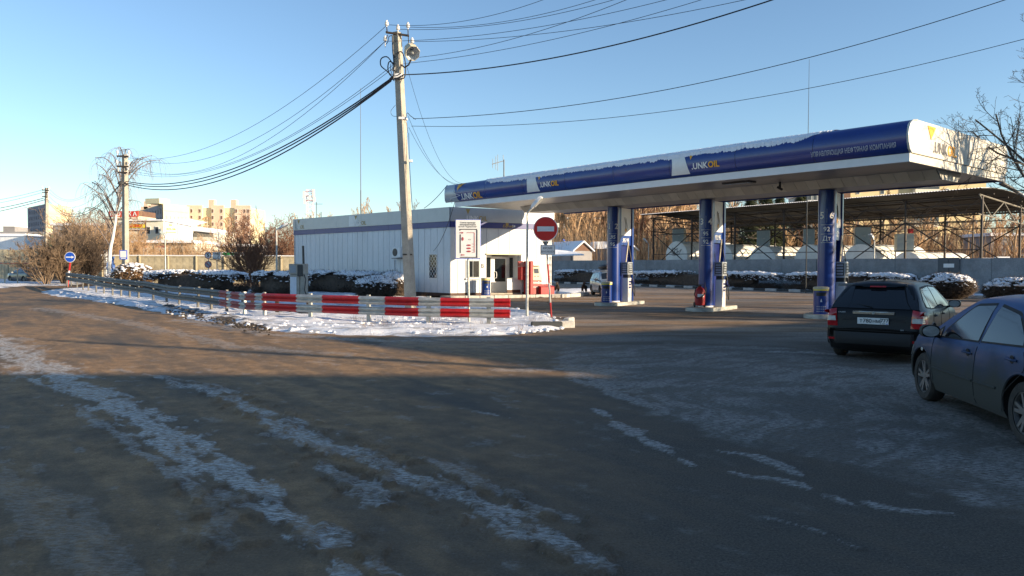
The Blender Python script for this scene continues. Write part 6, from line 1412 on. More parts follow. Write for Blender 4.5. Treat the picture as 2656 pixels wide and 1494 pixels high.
p = P(426, 607, Ysg); sg = thing('wall_sign', 'framed white poster with orange lettering on the bright workshop wall', 'sign', tuple(p)); T = Matrix.Rotation(R(20), 4, 'Z'); MB(T).box(0, 32 * k3, 0, .12, 0, 29 * k3).build('frame', 'steel_dull', sg); MB(T).box(k3, 31 * k3, -.02, -.005, k3, 28 * k3).build('poster', 'white_sign', sg)
text('425-56', 8 * k3, 'orange', lambda x, y: T @ Vector((16 * k3 + x, -.04, 13 * k3 + y)), sg, bold=.03); MB(T).box(11 * k3, 19 * k3, -.04, -.025, 22 * k3, 25 * k3).build('emblem', 'orange', sg); MB(T).box(3 * k3, 28 * k3, -.04, -.025, 4 * k3, 6 * k3).build('line', 'orange_faded', sg)
# long grey shed
block('long_shed', 'long grey shed with snowy roof between the far pole and the workshop', 138, 268, 120, 585, 0, 12, 'shed_grey', None, win=((158 - 138) * 120 / FPX - 5 * 120 / FPX, (158 - 138) * 120 / FPX + 5 * 120 / FPX, ZP(605, 120, 150), ZP(594, 120, 150), 1, 1, 11 * 120 / FPX, 10 * 120 / FPX))
# green roofed depot, white garage, far left
block('green_depot', 'green building with grey roof at the far left', -60, 112, 150, 606, 0, 20, 'green', None, roof='shed_grey'); block('white_garage', 'white panelled garage in front of the green building', -60, 66, 125, 612, 0, 6, 'panel_white', None); block('far_block', 'hazy low block on the horizon at far left', 10, 40, 330, 588, 0, 10, 'shed_grey', None)
# green and white banner building with van-like shapes
Yg = 78; kg = Yg / FPX; t = thing('banner', 'green and white advertising banner above the left concrete fence', 'banner', tuple(P(572, 667, Yg))); MB().box(0, 90 * kg, 0, .1, 0, 13 * kg).build('panel', 'white_sign', t)
for x0, x1 in ((2, 44), (60, 84)): MB().extr([(x0 * kg, -.03, 3 * kg), ((x0 + 6) * kg, -.03, 12 * kg), ((x1 - 6) * kg, -.03, 12 * kg), (x1 * kg, -.03, 5 * kg), ((x1 - 8) * kg, -.03, 1 * kg), ((x0 + 5) * kg, -.03, 1 * kg)], (0, .02, 0)).build('print', 'green_bright', t)
for x in (3, 45, 87): MB().cyl((x * kg, .15, -2.6), (x * kg, .15, 0), .05, n=6).build('post', 'rust', t)
t = thing('site_canopy', 'low snowy lean-to roof above the green banner', 'shed', tuple(P(560, 640, 92))); k3 = 92 / FPX; MB().box(0, 110 * k3, 0, 4, 0, .35).build('roof', 'snow_roof', t); MB().box(1, 108 * k3, 1, 3.9, -3.5, -.02).build('wall', 'shed_grey', t)
# concrete fences left
fl = thing('concrete_fence', 'sunlit precast concrete fence behind the hedges on the left', 'fence', tuple(at_px(290, 72))); rel = fl.location.copy(); npn = 17; wpx = 36.5 * 2 * 0 + 29
fz = 2.62
pm = MB(); pm.box(0, 2.62, .04, .12, 0, fz)
for i_ in range(4):
    for j_ in range(4):
        x0, x1 = .12 + i_ * .62, .12 + i_ * .62 + .55; z0, z1 = .15 + j_ * .6, .15 + j_ * .6 + .52; xm, zm = (x0 + x1) / 2, (z0 + z1) / 2
        pm.add([(x0, .038, z0), (x1, .038, z0), (x1, .038, z1), (x0, .038, z1), (xm, .018, zm)], [(0, 1, 4), (1, 2, 4), (2, 3, 4), (3, 0, 4)])
pm.box(0, 2.62, 0, .16, fz - .12, fz)
po = pm.build('fence_panel', 'fence_concrete', fl); cap = MB().box(0, 2.62, -.03, .2, fz, fz + .09).build('snow_cap', 'snow_roof', fl); pst = MB().box(-.09, .01, -.08, .18, 0, fz + .05).build('fence_post', 'fence_concrete', fl)
x = .0
for i in range(8):
    for s_ in (po, cap, pst):
        q_ = s_ if i == 0 else s_.copy()
        if i: col.objects.link(q_); q_.parent = fl
        q_.location = (x, 0, 0)
    x += 2.74
fl.location = at_px(290, 72); n_add = 0
while PX(fl.location + Vector((x, 0, 1)))[0] < 790:
    for s_ in (po, cap, pst): q_ = s_.copy(); col.objects.link(q_); q_.parent = fl; q_.location = (x, 0, 0)
    x += 2.74
f2 = thing('concrete_fence', 'shaded grey concrete fence corner between the dark bush and the blue banner', 'fence', tuple(at_px(268, 70))); a, b = at_px(268, 70), at_px(196, 84); d = b - a; L = d.length; n_ = 7
for i in range(n_):
    T = frame(d.normalized() * (L * i / n_), d, (0, 0, 1)); MB(T).box(.02, L / n_ - .02, 0, .12, 0, 2.62).build('fence_panel', 'fence_concrete', f2); MB(T).box(.02, L / n_ - .02, -.02, .14, 2.62, 2.7).build('snow_cap', 'snow_roof', f2)
t = thing('white_post', 'tall pale post at the fence corner beside the blue tarpaulin', 'post', tuple(at_px(274, 68))); MB().cbox(-.12, .12, -.1, .1, 0, ZP(648, 68, 274), .01).build('post', 'panel_white', t); t = tag(t, t['label'], 'post')
t = thing('tarpaulin', 'blue and white checked tarpaulin hung on the left fence', 'tarpaulin', tuple(P(277, 712, 66))); k3 = 66 / FPX
rws = [[(x_ * k3 + .06 * math.sin(z_ * .3 + x_), .06 * math.sin(x_ * .8 + z_ * .2), z_ * k3) for x_ in np.linspace(0 if z_ < 30 else 5, 20, 8)] for z_ in np.linspace(0, 47, 12)]
MB().grid(rws).build('sheet', 'tarp', t, True)
f3 = thing('concrete_fence', 'old concrete fence at the far left edge behind the road', 'fence', tuple(at_px(-20, 84)))
for i in range(5): a = at_px(-20 + i * 42, 84); MB().box(a.x - f3.location.x, a.x - f3.location.x + 1.75, 0, .12, 0, ZP(647 + (i % 2) * 1.0, 84, 40)).build('fence_panel', 'fence_concrete', f3)
f4 = thing('handrail', 'low pipe railing in the snow at the far left edge', 'railing', tuple(at_px(-20, 66)))
for px in (12, 45): a = at_px(px, 66) - f4.location; MB().cyl(a, a + Vector((0, 0, ZP(675, 66, 20))), .05, n=6).build('post', 'fence_concrete', f4)
for py in (683, ): a = at_px(-20, 66) - f4.location; b = at_px(75, 66) - f4.location; a.z = b.z = ZP(py, 66, 20); MB().cyl(a, b, .045, n=6).build('rail', 'map_red', f4)
# right: yellow apartment building above the scaffold roof
Yr = 135; kr = Yr / FPX; o_ = at_px(2200, Yr); t = thing('apartment_block', 'yellow brick apartment block seen between the canopy and the scaffold roof', 'building', tuple(o_)); L = (2553 - 2200) * kr
MB().box(0, L, 0, 14, 0, 20).build('wall', 'yellow_block', t); MB().box(-3.5, 0 - .02, -.5, 10, 0, 19).build('wall', 'brick_dark', t); MB().box(-.3, L + .3, -.3, 14, 20, 20.4).build('roof', 'snow_roof', t)
zz = ZP(497, Yr, 2400)
for px, w_, h_ in ((2285, 9, 15), (2452, 10, 16), (2498, 8, 15), (2528, 7, 15), (2222, 8, 15)):
    for lev in range(-3, 2):
        winbank(t, Matrix.Identity(4), (px - 2200 - w_) * kr, (px - 2200 + w_) * kr, zz - 1 + lev * 2.9, zz + 1 + lev * 2.9, 1, 1, w_ * kr, h_ * kr)
for lev in range(-3, 2):
    g = MB(); g.box((2362 - 2200) * kr, (2425 - 2200) * kr, -1.1, -.02, zz + lev * 2.9 - .6, zz + lev * 2.9 + .35); bl = g.build('balcony', 'plaster', t)
    MB().box((2363 - 2200) * kr, (2424 - 2200) * kr, -1.05, -.95, zz + lev * 2.9 + .36, zz + lev * 2.9 + 1.7).build('glazing', 'glass_far', bl)
t, T, L, z = block('apartment_block', 'glazed greenish building behind the firs, left of column 5 and 6', 2090, 2135, 120, 505, 0, 8, 'cabinet', None, win=(0, 2.6, 8, 14, 3, 3, .7, 1.3))
t, T, L, z = block('apartment_block', 'brick house seen through the bare woodland, right of the shop', 1436, 1660, 128, 532, 0, 10, 'brick', None); winbank(t, T, 1, L - 1, ZP(600, 128, 1500), ZP(560, 128, 1500), 5, 1, 1.1, 2.1); winbank(t, T, 1, L - 1, 4, 7, 5, 1, 1.1, 2.1)
t, T, L, z = block('pavilion', 'pale low building with snowy roof at the right edge', 2570, 2760, 95, 612, 0, 6, 'shed_grey', None); winbank(t, T, 0, L, 1.5, 4, 6, 1, .7, 1.2)
# cell tower
Yt = 190; kt_ = Yt / FPX; b = at_px(805, Yt); ct = thing('cell_tower', 'white lattice telecom tower with antenna panels behind the shop', 'tower', tuple(b)); zt = ZP(492, Yt, 805)
g = MB(); w_ = .75
for sx_, sy_ in ((-1, -1), (1, -1), (1, 1), (-1, 1)): g.cyl((sx_ * w_, sy_ * w_, 0), (sx_ * w_, sy_ * w_, zt), .09, n=5)
n_ = 22
for i in range(n_):
    z0, z1 = zt * i / n_, zt * (i + 1) / n_
    for (ax_, ay_), (bx_, by_) in (((-1, -1), (1, -1)), ((1, -1), (1, 1)), ((1, 1), (-1, 1)), ((-1, 1), (-1, -1))):
        g.cyl((ax_ * w_, ay_ * w_, z0), (bx_ * w_, by_ * w_, z1), .05, n=4); g.cyl((ax_ * w_, ay_ * w_, z1), (bx_ * w_, by_ * w_, z1), .05, n=4)
g.build('lattice', 'white_paint', ct)
for dx_, z0, z1 in ((-1.2, 515, 497), (1.2, 512, 492), (-1.0, 530, 516), (1.4, 524, 512), (.3, 520, 508)): MB().cbox(dx_ - .3, dx_ + .3, -1.3, -1.0, ZP(z0, Yt, 805), ZP(z1, Yt, 805)).build('antenna_panel', 'white_paint', ct)
g = MB(); [g.box(-1.3, 1.3, -1.25, -1.15, ZP(q_, Yt, 805), ZP(q_, Yt, 805) + .12) for q_ in (498, 510, 522)]; g.build('platform_rail', 'map_red', ct)
b = at_px(822, 150); t = thing('aerial', 'small mast with crossbar right of the telecom tower', 'mast', tuple(b)); z_ = ZP(524, 150, 822); MB().cyl((0, 0, 0), (0, 0, z_), .06, n=5).build('mast', 'rust', t); MB().cyl((-1.0, 0, z_ - .4), (1.2, 0, z_ - .4), .04, n=5).build('crossbar', 'rust', t); MB().cyl((.9, 0, 0), (.9, 0, z_ - 2), .08, n=5).build('mast', 'rust', t)
p = at_px(100, 230)
# distant tree line on the horizon
tl = Tubes(); rg = random.Random(77)
for i in range(5200):
    px = rg.uniform(-500, 1450); Y = rg.uniform(280, 360); p = at_px(px, Y); h = rg.uniform(5, 11) * (.8 + .4 * math.sin(px * .02)); q_ = p + Vector((rg.gauss(0, 1.5), 0, h)); tl.add([p, p.lerp(q_, .5), q_], .28, .05)
o = tl.build('distant_woodland', 'twig'); o['kind'] = 'stuff'; o['label'] = 'distant bare woodland along the horizon'; o['category'] = 'woodland'
# ------------------------------------------------------------------ cars
def cint(pts, x):                                           # smooth 1-D interpolation through (x, value) pairs
    if x <= pts[0][0]: return pts[0][1]
    if x >= pts[-1][0]: return pts[-1][1]
    i = max(k for k in range(len(pts) - 1) if pts[k][0] <= x); x0, y0 = pts[i]; x1, y1 = pts[i + 1]; t = (x - x0) / (x1 - x0)
    m = lambda k: 0 if k in (0, len(pts) - 1) else (pts[k + 1][1] - pts[k - 1][1]) / (pts[k + 1][0] - pts[k - 1][0])
    m0, m1 = m(i), m(i + 1)
    if i == 0: m0 = (y1 - y0) / (x1 - x0)
    if i == len(pts) - 2: m1 = (y1 - y0) / (x1 - x0)
    s = (y1 - y0) / (x1 - x0)
    if s == 0: m0 = m1 = 0
    else: m0 = max(min(m0 / s, 2.5), 0) * s; m1 = max(min(m1 / s, 2.5), 0) * s
    h = x1 - x0; return (2 * t ** 3 - 3 * t ** 2 + 1) * y0 + (t ** 3 - 2 * t ** 2 + t) * h * m0 + (-2 * t ** 3 + 3 * t ** 2) * y1 + (t ** 3 - t ** 2) * h * m1
def carpaint(name, c, dirt=0.0, dirtc=(.12, .105, .085), dz=.75, rough=.25):
    m = bpy.data.materials.new(name); m.use_nodes = True; nt = m.node_tree; n = nt.nodes; L = nt.links; b = n['Principled BSDF']
    tc = n.new('ShaderNodeTexCoord'); sp = n.new('ShaderNodeSeparateXYZ'); L.new(tc.outputs['Object'], sp.inputs[0])
    nz = n.new('ShaderNodeTexNoise'); nz.inputs['Scale'].default_value = 2.5; nz.inputs['Detail'].default_value = 7; L.new(tc.outputs['Object'], nz.inputs['Vector'])
    ad = n.new('ShaderNodeMath'); ad.operation = 'MULTIPLY_ADD'; ad.inputs[1].default_value = .5; L.new(nz.outputs[0], ad.inputs[0]); L.new(sp.outputs['Z'], ad.inputs[2])
    mr = n.new('ShaderNodeMapRange'); mr.inputs[1].default_value = dz + .45; mr.inputs[2].default_value = dz - .15; mr.inputs[3].default_value = dirt * .12; mr.inputs[4].default_value = dirt; mr.interpolation_type = 'SMOOTHSTEP'; L.new(ad.outputs[0], mr.inputs[0])
    mx = n.new('ShaderNodeMix'); mx.data_type = 'RGBA'; mx.inputs[6].default_value = (*c, 1); mx.inputs[7].default_value = (*dirtc, 1); L.new(mr.outputs[0], mx.inputs[0]); L.new(mx.outputs[2], b.inputs['Base Color'])
    r2 = n.new('ShaderNodeMapRange'); r2.inputs[3].default_value = rough; r2.inputs[4].default_value = .9; L.new(mr.outputs[0], r2.inputs[0]); L.new(r2.outputs[0], b.inputs['Roughness'])
    b.inputs['Metallic'].default_value = 0 if c[0] < .005 else .1; b.inputs['Specular IOR Level'].default_value = .25 if c[0] < .005 else .4; r3 = n.new('ShaderNodeMapRange'); r3.inputs[3].default_value = .15 if c[0] < .005 else .6; r3.inputs[4].default_value = .0; L.new(mr.outputs[0], r3.inputs[0]); L.new(r3.outputs[0], b.inputs['Coat Weight']); b.inputs['Coat Roughness'].default_value = .06
    return m
M['tail_red'] = mat('tail_red', (.42, .006, .01), .12, var=.15, scale=8, coat=.6); M['lens_clear'] = mat('lens_clear', (.55, .53, .48), .15, var=.15, scale=20, coat=.5)
M['rim'] = mat('rim', (.20, .19, .18), .45, .5, var=.2, scale=6); M['seam'] = mat('seam', (.006, .006, .007), .7, var=0); M['wheel_well'] = mat('wheel_well', (.008, .008, .008), .95, var=0)
M['auto_glass'] = mat('auto_glass', (.008, .010, .012), .05, var=0, spec=.6, coat=.3)
M['tyre'] = mat('tyre', (.040, .035, .030), .9, var=.4, scale=12, bump=.3)
def car(name, label, loc, rz, W, H, L, top, belt, wb, wr, paint, axf, xmir, wins, seams, handles, roofw=.70, zf=.17, spokes=10, nose=.22, tail=.14):
    """x forward with the rear axle at 0, y to the left, z up"""
    t = thing(name, label, 'car', tuple(loc), rz); xr, xf = -(L - wb - axf), wb + axf; B = W / 2
    def plan(x):
        a = max(0, (xr + .55 - x) / .55); b = max(0, (x - (xf - .75)) / .75); return 1 - tail * a ** 2.4 - nose * b ** 2.2
    def prof_(x):
        zt = cint(top, x); zb = min(cint(belt, x), zt - .02); b = B * plan(x); g = max(0, min(1, (zt - zb) / (H - zb + 1e-6))); R_ = b * (.93 - (.93 - roofw) * g)
        zl = zf + max(0, (xr + .3 - x)) * .5 + max(0, x - xf + .35) * .35
        p = [(0, zl), (b * .80, zl), (b * .93, zl + .03), (b * .985, zl + .14), (b, zl + .30), (b * 1.0, (zl + zb) / 2 + .08), (b * .985, zb - .12), (b * .955, zb - .015), (b * .935, zb)]
        hh = zt - zb; p += [(b * .935 + (R_ - b * .935) * .35, zb + hh * .36), (b * .935 + (R_ - b * .935) * .72, zb + hh * .70), (R_ + .0, zb + hh * .88), (R_ - .06, zb + hh * .965), (R_ - .17, zt), (R_ * .45, zt + .022), (0, zt + .03)]
        return p
    def hw(x, z):
        p = prof_(x)
        for (y0, z0), (y1, z1) in zip(p[1:-1], p[2:]):
            if min(z0, z1) <= z <= max(z0, z1) and abs(z1 - z0) > 1e-6: return y0 + (y1 - y0) * (z - z0) / (z1 - z0)
        return p[-2][0]
    def tz(x, y):
        p = prof_(x)
        for (y0, z0), (y1, z1) in reversed(list(zip(p[8:-1], p[9:]))):
            if y1 <= abs(y) <= y0: return z0 + (z1 - z0) * (abs(y) - y0) / (y1 - y0 - 1e-9)
        return p[9][1]
    xs = sorted(set([round(v, 4) for v in np.linspace(xr, xf, 96)] + [xr + .02, xr + .05, xf - .02, xf - .05])); rws = []
    for x in xs:
        sh = 1.0 if xr + .02 < x < xf - .02 else .96
        p = prof_(x); c_ = (0, (p[0][1] + p[-1][1]) / 2)
        p = [(y * sh, c_[1] + (z - c_[1]) * sh) for y, z in p]; rws.append([(x, y, z) for y, z in p] + [(x, -y, z) for y, z in p[-2:0:-1]])
    g = MB(); n = len(rws[0]); g.v = [Vector(q) for r_ in rws for q in r_]
    for i in range(len(rws) - 1):
        for j in range(n): g.f.append((i * n + j, i * n + (j + 1) % n, (i + 1) * n + (j + 1) % n, (i + 1) * n + j))
    g.f.append(tuple(range(n - 1, -1, -1))); g.f.append(tuple((len(rws) - 1) * n + j for j in range(n)))
    body = g.build('body', paint, t); body.data.materials.append(M['wheel_well']); ra = wr + .055
    bmn = bmesh.new(); bmn.from_mesh(body.data); bmesh.ops.recalc_face_normals(bmn, faces=bmn.faces[:]); bmn.to_mesh(body.data); bmn.free()
    cut = MB()
    for xa in (0, wb):
        for s_ in (1, -1): cut.cyl((xa, s_ * (B - .30), wr + .02), (xa, s_ * (B + .2), wr + .02), ra, n=40)
    cu = cut.build('cutter', M['wheel_well']); bmn = bmesh.new(); bmn.from_mesh(cu.data); bmesh.ops.recalc_face_normals(bmn, faces=bmn.faces[:]); bmn.to_mesh(cu.data); bmn.free()
    md = body.modifiers.new('b', 'BOOLEAN'); md.operation = 'DIFFERENCE'; md.object = cu; md.solver = 'EXACT'
    cu.parent = t; dg = bpy.context.evaluated_depsgraph_get(); dg.update(); me = bpy.data.meshes.new_from_object(body.evaluated_get(dg)); body.modifiers.clear(); body.data = me; bpy.data.objects.remove(cu)
    while len(me.materials) > 2: me.materials.pop(index=len(me.materials) - 1)
    for p_ in me.polygons:
        c_ = p_.center; p_.material_index = 0
        for xa in (0, wb):
            if math.hypot(c_.x - xa, c_.z - wr - .02) < ra - .001 + .004 and abs(c_.y) < B - .012: p_.material_index = 1
    me.shade_smooth()
    try: me.set_sharp_from_angle(angle=R(38))
    except Exception: pass
    # arch lips
    for xa in (0, wb):
        for s_ in (1, -1):
            q_ = []
            for a_ in np.linspace(R(-8), R(188), 26):
                x_, z_ = xa + ra * math.cos(a_), wr + .02 + ra * math.sin(a_); q_.append((x_, s_ * (hw(x_, max(z_, zf + .05)) - .004), z_))
            MB().tube(q_, .014, 6).build('arch_lip', paint, t, True)
    # wheels
    for xa in (0, wb):
        for s_ in (1, -1):
            w_ = thing('wheel', 'x', 'x', (xa, s_ * (B - .13), wr)); del w_['label']; del w_['category']; w_.parent = t; tw = .10
            MB().lathe([(wr * .66, -tw), (wr * .9, -tw), (wr * .97, -tw * .8), (wr, -tw * .5), (wr, tw * .5), (wr * .97, tw * .8), (wr * .9, tw), (wr * .66, tw * .95)], axis='Y', n=40, caps=False).build('tyre', 'tyre', w_, True)
            r_ = MB(); o_ = s_ * .085; r_.lathe([(wr * .67, o_ * .2), (wr * .68, o_), (wr * .63, o_ * 1.02), (wr * .61, o_ * .5)], axis='Y', n=36, caps=False)
            r_.lathe([(.001, o_ * .95), (wr * .16, o_ * .92), (wr * .18, o_ * .5)], axis='Y', n=16)
            for k in range(spokes):
                a_ = 2 * PI * (k // 2 * 2 + (.62 if k % 2 else 0)) / spokes if spokes > 7 else 2 * PI * k / spokes; T = Matrix.Rotation(-a_, 4, 'Y'); hh = .017 if spokes > 7 else .028
                q_ = MB(T); q_.extr([(wr * .12, o_ * .9, -hh * 1.3), (wr * .12, o_ * .9, hh * 1.3), (wr * .64, o_ * .98, hh), (wr * .64, o_ * .98, -hh)], (0, -s_ * .03, 0)); r_.add(q_.v, q_.f)
            r_.build('rim', 'rim', w_, False); MB().lathe([(.001, o_ * .3), (wr * .62, o_ * .3)], axis='Y', n=24).build('brake_disc', 'wheel_well', w_)
    MB().box(-.4, wb + .4, -B * .72, B * .72, zf - .03, zf + .25).build('underbody', 'wheel_well', t)
    # side glass, seams, handles
    def strip(pts_lo, pts_hi, s_, off, nm, m_, nx=14, nz=6):
        rws = []
        lo = lambda f: cint2(pts_lo, f); hi = lambda f: cint2(pts_hi, f)
        for f in np.linspace(0, 1, nx):
            a_, b_ = lo(f), hi(f); rws.append([(a_[0] + (b_[0] - a_[0]) * q, s_ * (hw(a_[0] + (b_[0] - a_[0]) * q, a_[1] + (b_[1] - a_[1]) * q) + off), a_[1] + (b_[1] - a_[1]) * q) for q in np.linspace(0, 1, nz)])
        return MB().grid(rws).build(nm, m_, t, True)
    def cint2(pp, f):
        n = len(pp) - 1; i = min(int(f * n), n - 1); u = f * n - i; return (pp[i][0] + (pp[i + 1][0] - pp[i][0]) * u, pp[i][1] + (pp[i + 1][1] - pp[i][1]) * u)
    for s_ in (1, -1):
        for lo, hi in wins:
            strip([(lo[0][0] - .03, lo[0][1] - .02), (lo[-1][0] + .03, lo[-1][1] - .02)] if len(lo) == 2 else lo, [(x_, z_ + .03) for x_, z_ in hi], s_, .003, 'window_frame', 'seam'); strip(lo, hi, s_, .007, 'side_window', 'auto_glass')
        for pl_ in seams:
            q_ = catm(pl_, 5); q_ = [(x_, s_ * (hw(x_, z_) + .0015), z_) for x_, z_ in q_]; MB().tube(q_, .0045, 4).build('door_gap', 'seam', t)
        for hx, hz in handles:
            y_ = hw(hx, hz); MB().tube([(hx - .10, s_ * (y_ + .005), hz), (hx - .07, s_ * (y_ + .035), hz + .005), (hx + .06, s_ * (y_ + .035), hz + .008), (hx + .10, s_ * (y_ + .005), hz + .005)], .013, 8).build('door_handle', paint, t, True)
            MB().lathe([(.001, 0), (.045, 0), (.045, .003)], (hx, s_ * (y_ + .002), hz + .005), 'Y', 14).build('handle_recess', 'seam', t)
        zm = cint(belt, xmir) + .07; y_ = hw(xmir, zm - .05)
        mm = thing('wing_mirror', 'x', 'x', (xmir, s_ * y_, zm)); del mm['label']; del mm['category']; mm.parent = t
        rg_ = []
        for xx, f_ in ((.10, .3), (.07, .75), (.0, 1.), (-.07, .98), (-.075, .93)): rg_.append([(xx, s_ * (.15 + .115 * f_ * math.copysign(abs(math.cos(a_)) ** .7, math.cos(a_))), .02 + .08 * f_ * math.copysign(abs(math.sin(a_)) ** .7, math.sin(a_))) for a_ in np.linspace(0, 2 * PI, 21)])
        MB().grid(rg_).build('shell', paint, mm, True); MB().extr([(-.072, s_ * (.15 + .1 * math.cos(a_)), .02 + .068 * math.sin(a_)) for a_ in np.linspace(0, 2 * PI, 16, endpoint=False)], (-.002, 0, 0)).build('mirror_glass', 'steel', mm)
        MB().tube([(.04, 0, -.06), (.03, s_ * .08, -.03)], .022, 6).build('arm', 'plastic', mm)
    def topglass(x0, x1, y0, y1, nm, xrev=0):
        rws = []
        for f in np.linspace(0, 1, 12):
            x = x0 + (x1 - x0) * f; yw = y0 + (y1 - y0) * f; rws.append([(x, y, tz(x, y) + .008) for y in np.linspace(-yw, yw, 16)])
        return MB().grid(rws).build(nm, 'auto_glass', t, True)
    return t, dict(hw=hw, tz=tz, xr=xr, xf=xf, B=B, topglass=topglass, strip=strip, prof=prof_)
def rearx(I, y, z):
    lo = I['xr']
    for k in range(200):
        x = lo + k * .006; p = I['prof'](x)
        if p[0][1] <= z <= I['tz'](x, y) and abs(y) <= I['hw'](x, z): return x
    return lo
def rpatch(t, I, outline, nm, m_, off=.01, par=None, bulge=0):
    n = len(outline) // 2; lo, hi = outline[:n], outline[n:][::-1]; rws = []
    for f in np.linspace(0, 1, 9):
        i = min(int(f * (n - 1)), n - 2); u = f * (n - 1) - i; a = (lo[i][0] + (lo[i + 1][0] - lo[i][0]) * u, lo[i][1] + (lo[i + 1][1] - lo[i][1]) * u); b = (hi[i][0] + (hi[i + 1][0] - hi[i][0]) * u, hi[i][1] + (hi[i + 1][1] - hi[i][1]) * u)
        r_ = []
        for q in np.linspace(0, 1, 9): y = a[0] + (b[0] - a[0]) * q; z = a[1] + (b[1] - a[1]) * q; r_.append((rearx(I, y, z) - off - bulge * math.sin(PI * q) * math.sin(PI * f), y, z))
        rws.append(r_)
    return MB().grid(rws).build(nm, m_, par or t, True)
# black hatchback seen from behind
hd = R(52)                                                  # heading, measured from +X
ax = Vector((math.cos(hd), math.sin(hd), 0)); lf = Vector((-ax.y, ax.x, 0)); c0 = G(2184, 921) ; c0.z = 0; rear_axle = c0 - lf * .74 + ax * .02
pb = carpaint('paint_black', (.003, .003, .004), .12, (.03, .028, .025), .25, .3)
topA = [(-.80, .62), (-.785, .93), (-.74, 1.03), (-.62, 1.15), (-.34, 1.41), (-.26, 1.46), (.0, 1.50), (.7, 1.51), (1.3, 1.495), (1.75, 1.43), (2.45, 1.08), (2.7, 1.02), (3.2, .95), (3.5, .80), (3.55, .62)]
beltA = [(-.8, .98), (0, .98), (1.2, .95), (2.4, .93), (3.55, .80)]
winsA = [([(-.36, 1.05), (.0, 1.02)], [(-.33, 1.16), (-.02, 1.36)]), ([(.05, 1.01), (.86, .99)], [(.03, 1.37), (.86, 1.40)]), ([(.94, .99), (2.15, .98)], [(.94, 1.40), (1.55, 1.375), (2.10, 1.02)])]
tA, IA = car('black_hatchback', 'black hatchback seen from behind with its plate, waiting beside column 5 and 6', rear_axle, hd, 1.78, 1.52, 4.40, topA, beltA, 2.64, .335, pb, .92, 1.98, winsA, [[(.90, .26), (.90, .6), (.90, .95)], [(1.98, .26), (1.98, .6), (2.0, .92)], [(.10, .95), (.02, .75), (.20, .45), (.42, .26)]], [(.12 + .1, .86), (1.12, .86)], roofw=.65, spokes=5, tail=.10)
rpatch(tA, IA, [(.76, 1.01), (.30, 1.01), (-.30, 1.01), (-.76, 1.01), (-.60, 1.40), (-.25, 1.42), (.25, 1.42), (.60, 1.40)], 'rear_window', 'auto_glass', .012)
rpatch(tA, IA, [(.60, 1.425), (-.60, 1.425), (-.60, 1.475), (.60, 1.475)], 'spoiler', pb, .09)
rpatch(tA, IA, [(.14, 1.405), (-.14, 1.405), (-.14, 1.43), (.14, 1.43)], 'brake_light', 'tail_red', .095)
for s_ in (1, -1):
    tl_ = rpatch(tA, IA, [(s_ * .88, .66), (s_ * .63, .66), (s_ * .66, 1.00), (s_ * .86, .96)], 'tail_light', 'tail_red', .025, bulge=.02)
    rpatch(tA, IA, [(s_ * .855, .76), (s_ * .66, .76), (s_ * .67, .85), (s_ * .84, .85)], 'reverse_lens', 'lens_clear', .05, par=tl_)
    rpatch(tA, IA, [(s_ * .80, .40), (s_ * .56, .40), (s_ * .56, .44), (s_ * .80, .44)], 'reflector', 'tail_red', .03)
rpatch(tA, IA, [(.36, .90), (-.36, .90), (-.36, .955), (.36, .955)], 'chrome_strip', mat('chrome_dull', (.42, .40, .36), .2, .9, var=.05), .035)
rpatch(tA, IA, [(.50, .66), (-.50, .66), (-.58, .88), (.58, .88)], 'plate_recess', 'plastic', .004)
rpatch(tA, IA, [(.85, .26), (-.85, .26), (-.87, .56), (.87, .56)], 'bumper', 'plastic', .05, bulge=.03); rpatch(tA, IA, [(.84, .585), (-.84, .585), (-.84, .60), (.84, .60)], 'bumper_gap', 'seam', .02)
xp = rearx(IA, 0, .78) - .05
MB().cbox(xp - .006, xp, -.27, .27, .715, .835, .002).build('number_plate', 'white_sign', tA); g = MB(); g.box(xp - .009, xp - .007, -.135, -.13, .72, .83); g.build('plate_line', 'text_black', tA)
PT = lambda y0, z0: (lambda x, y: (xp - .010, y0 - x, z0 + y))
text('Т', .085, 'text_black', PT(.205, .768), tA, name='plate_text', bold=.01); text('780', .105, 'text_black', PT(.095, .774), tA, name='plate_text', bold=.01); text('НМ', .08, 'text_black', PT(-.060, .768), tA, name='plate_text', bold=.015); text('777', .092, 'text_black', PT(-.20, .785), tA, name='plate_text', bold=.01)
text('RUS', .028, 'text_black', PT(-.19, .731), tA, name='plate_text'); MB().box(xp - .010, xp - .008, -.255, -.235, .722, .738).build('plate_flag', 'blue_sign', tA)
MB().lathe([(.001, -.005), (.028, -.005), (.028, 0)], (rearx(IA, 0, .93) - .036, 0, .928), 'X', 14).build('badge', 'steel', tA)
text('CALIBER', .035, 'silver', lambda x, y: (rearx(IA, .56, .93) - .012, .56 - x, .925 + y), tA, bold=.02); text('SXT', .032, 'silver', lambda x, y: (rearx(IA, -.45, .63) - .014, -.50 - x, .625 + y), tA, bold=.02)
MB().tube([(rearx(IA, 0, 1.03) - .03, .02, 1.04), (rearx(IA, .2, 1.1) - .03, .26, 1.075), (rearx(IA, .4, 1.1) - .03, .50, 1.06)], .008, 5).build('wiper', 'plastic', tA); MB().tube([(.1, 0, 1.53), (.0, 0, 1.56), (-.12, 0, 1.575)], .02, 6, r1=.008).build('antenna', 'plastic', tA)
IA['topglass'](1.80, 2.40, .58, .66, 'windscreen')
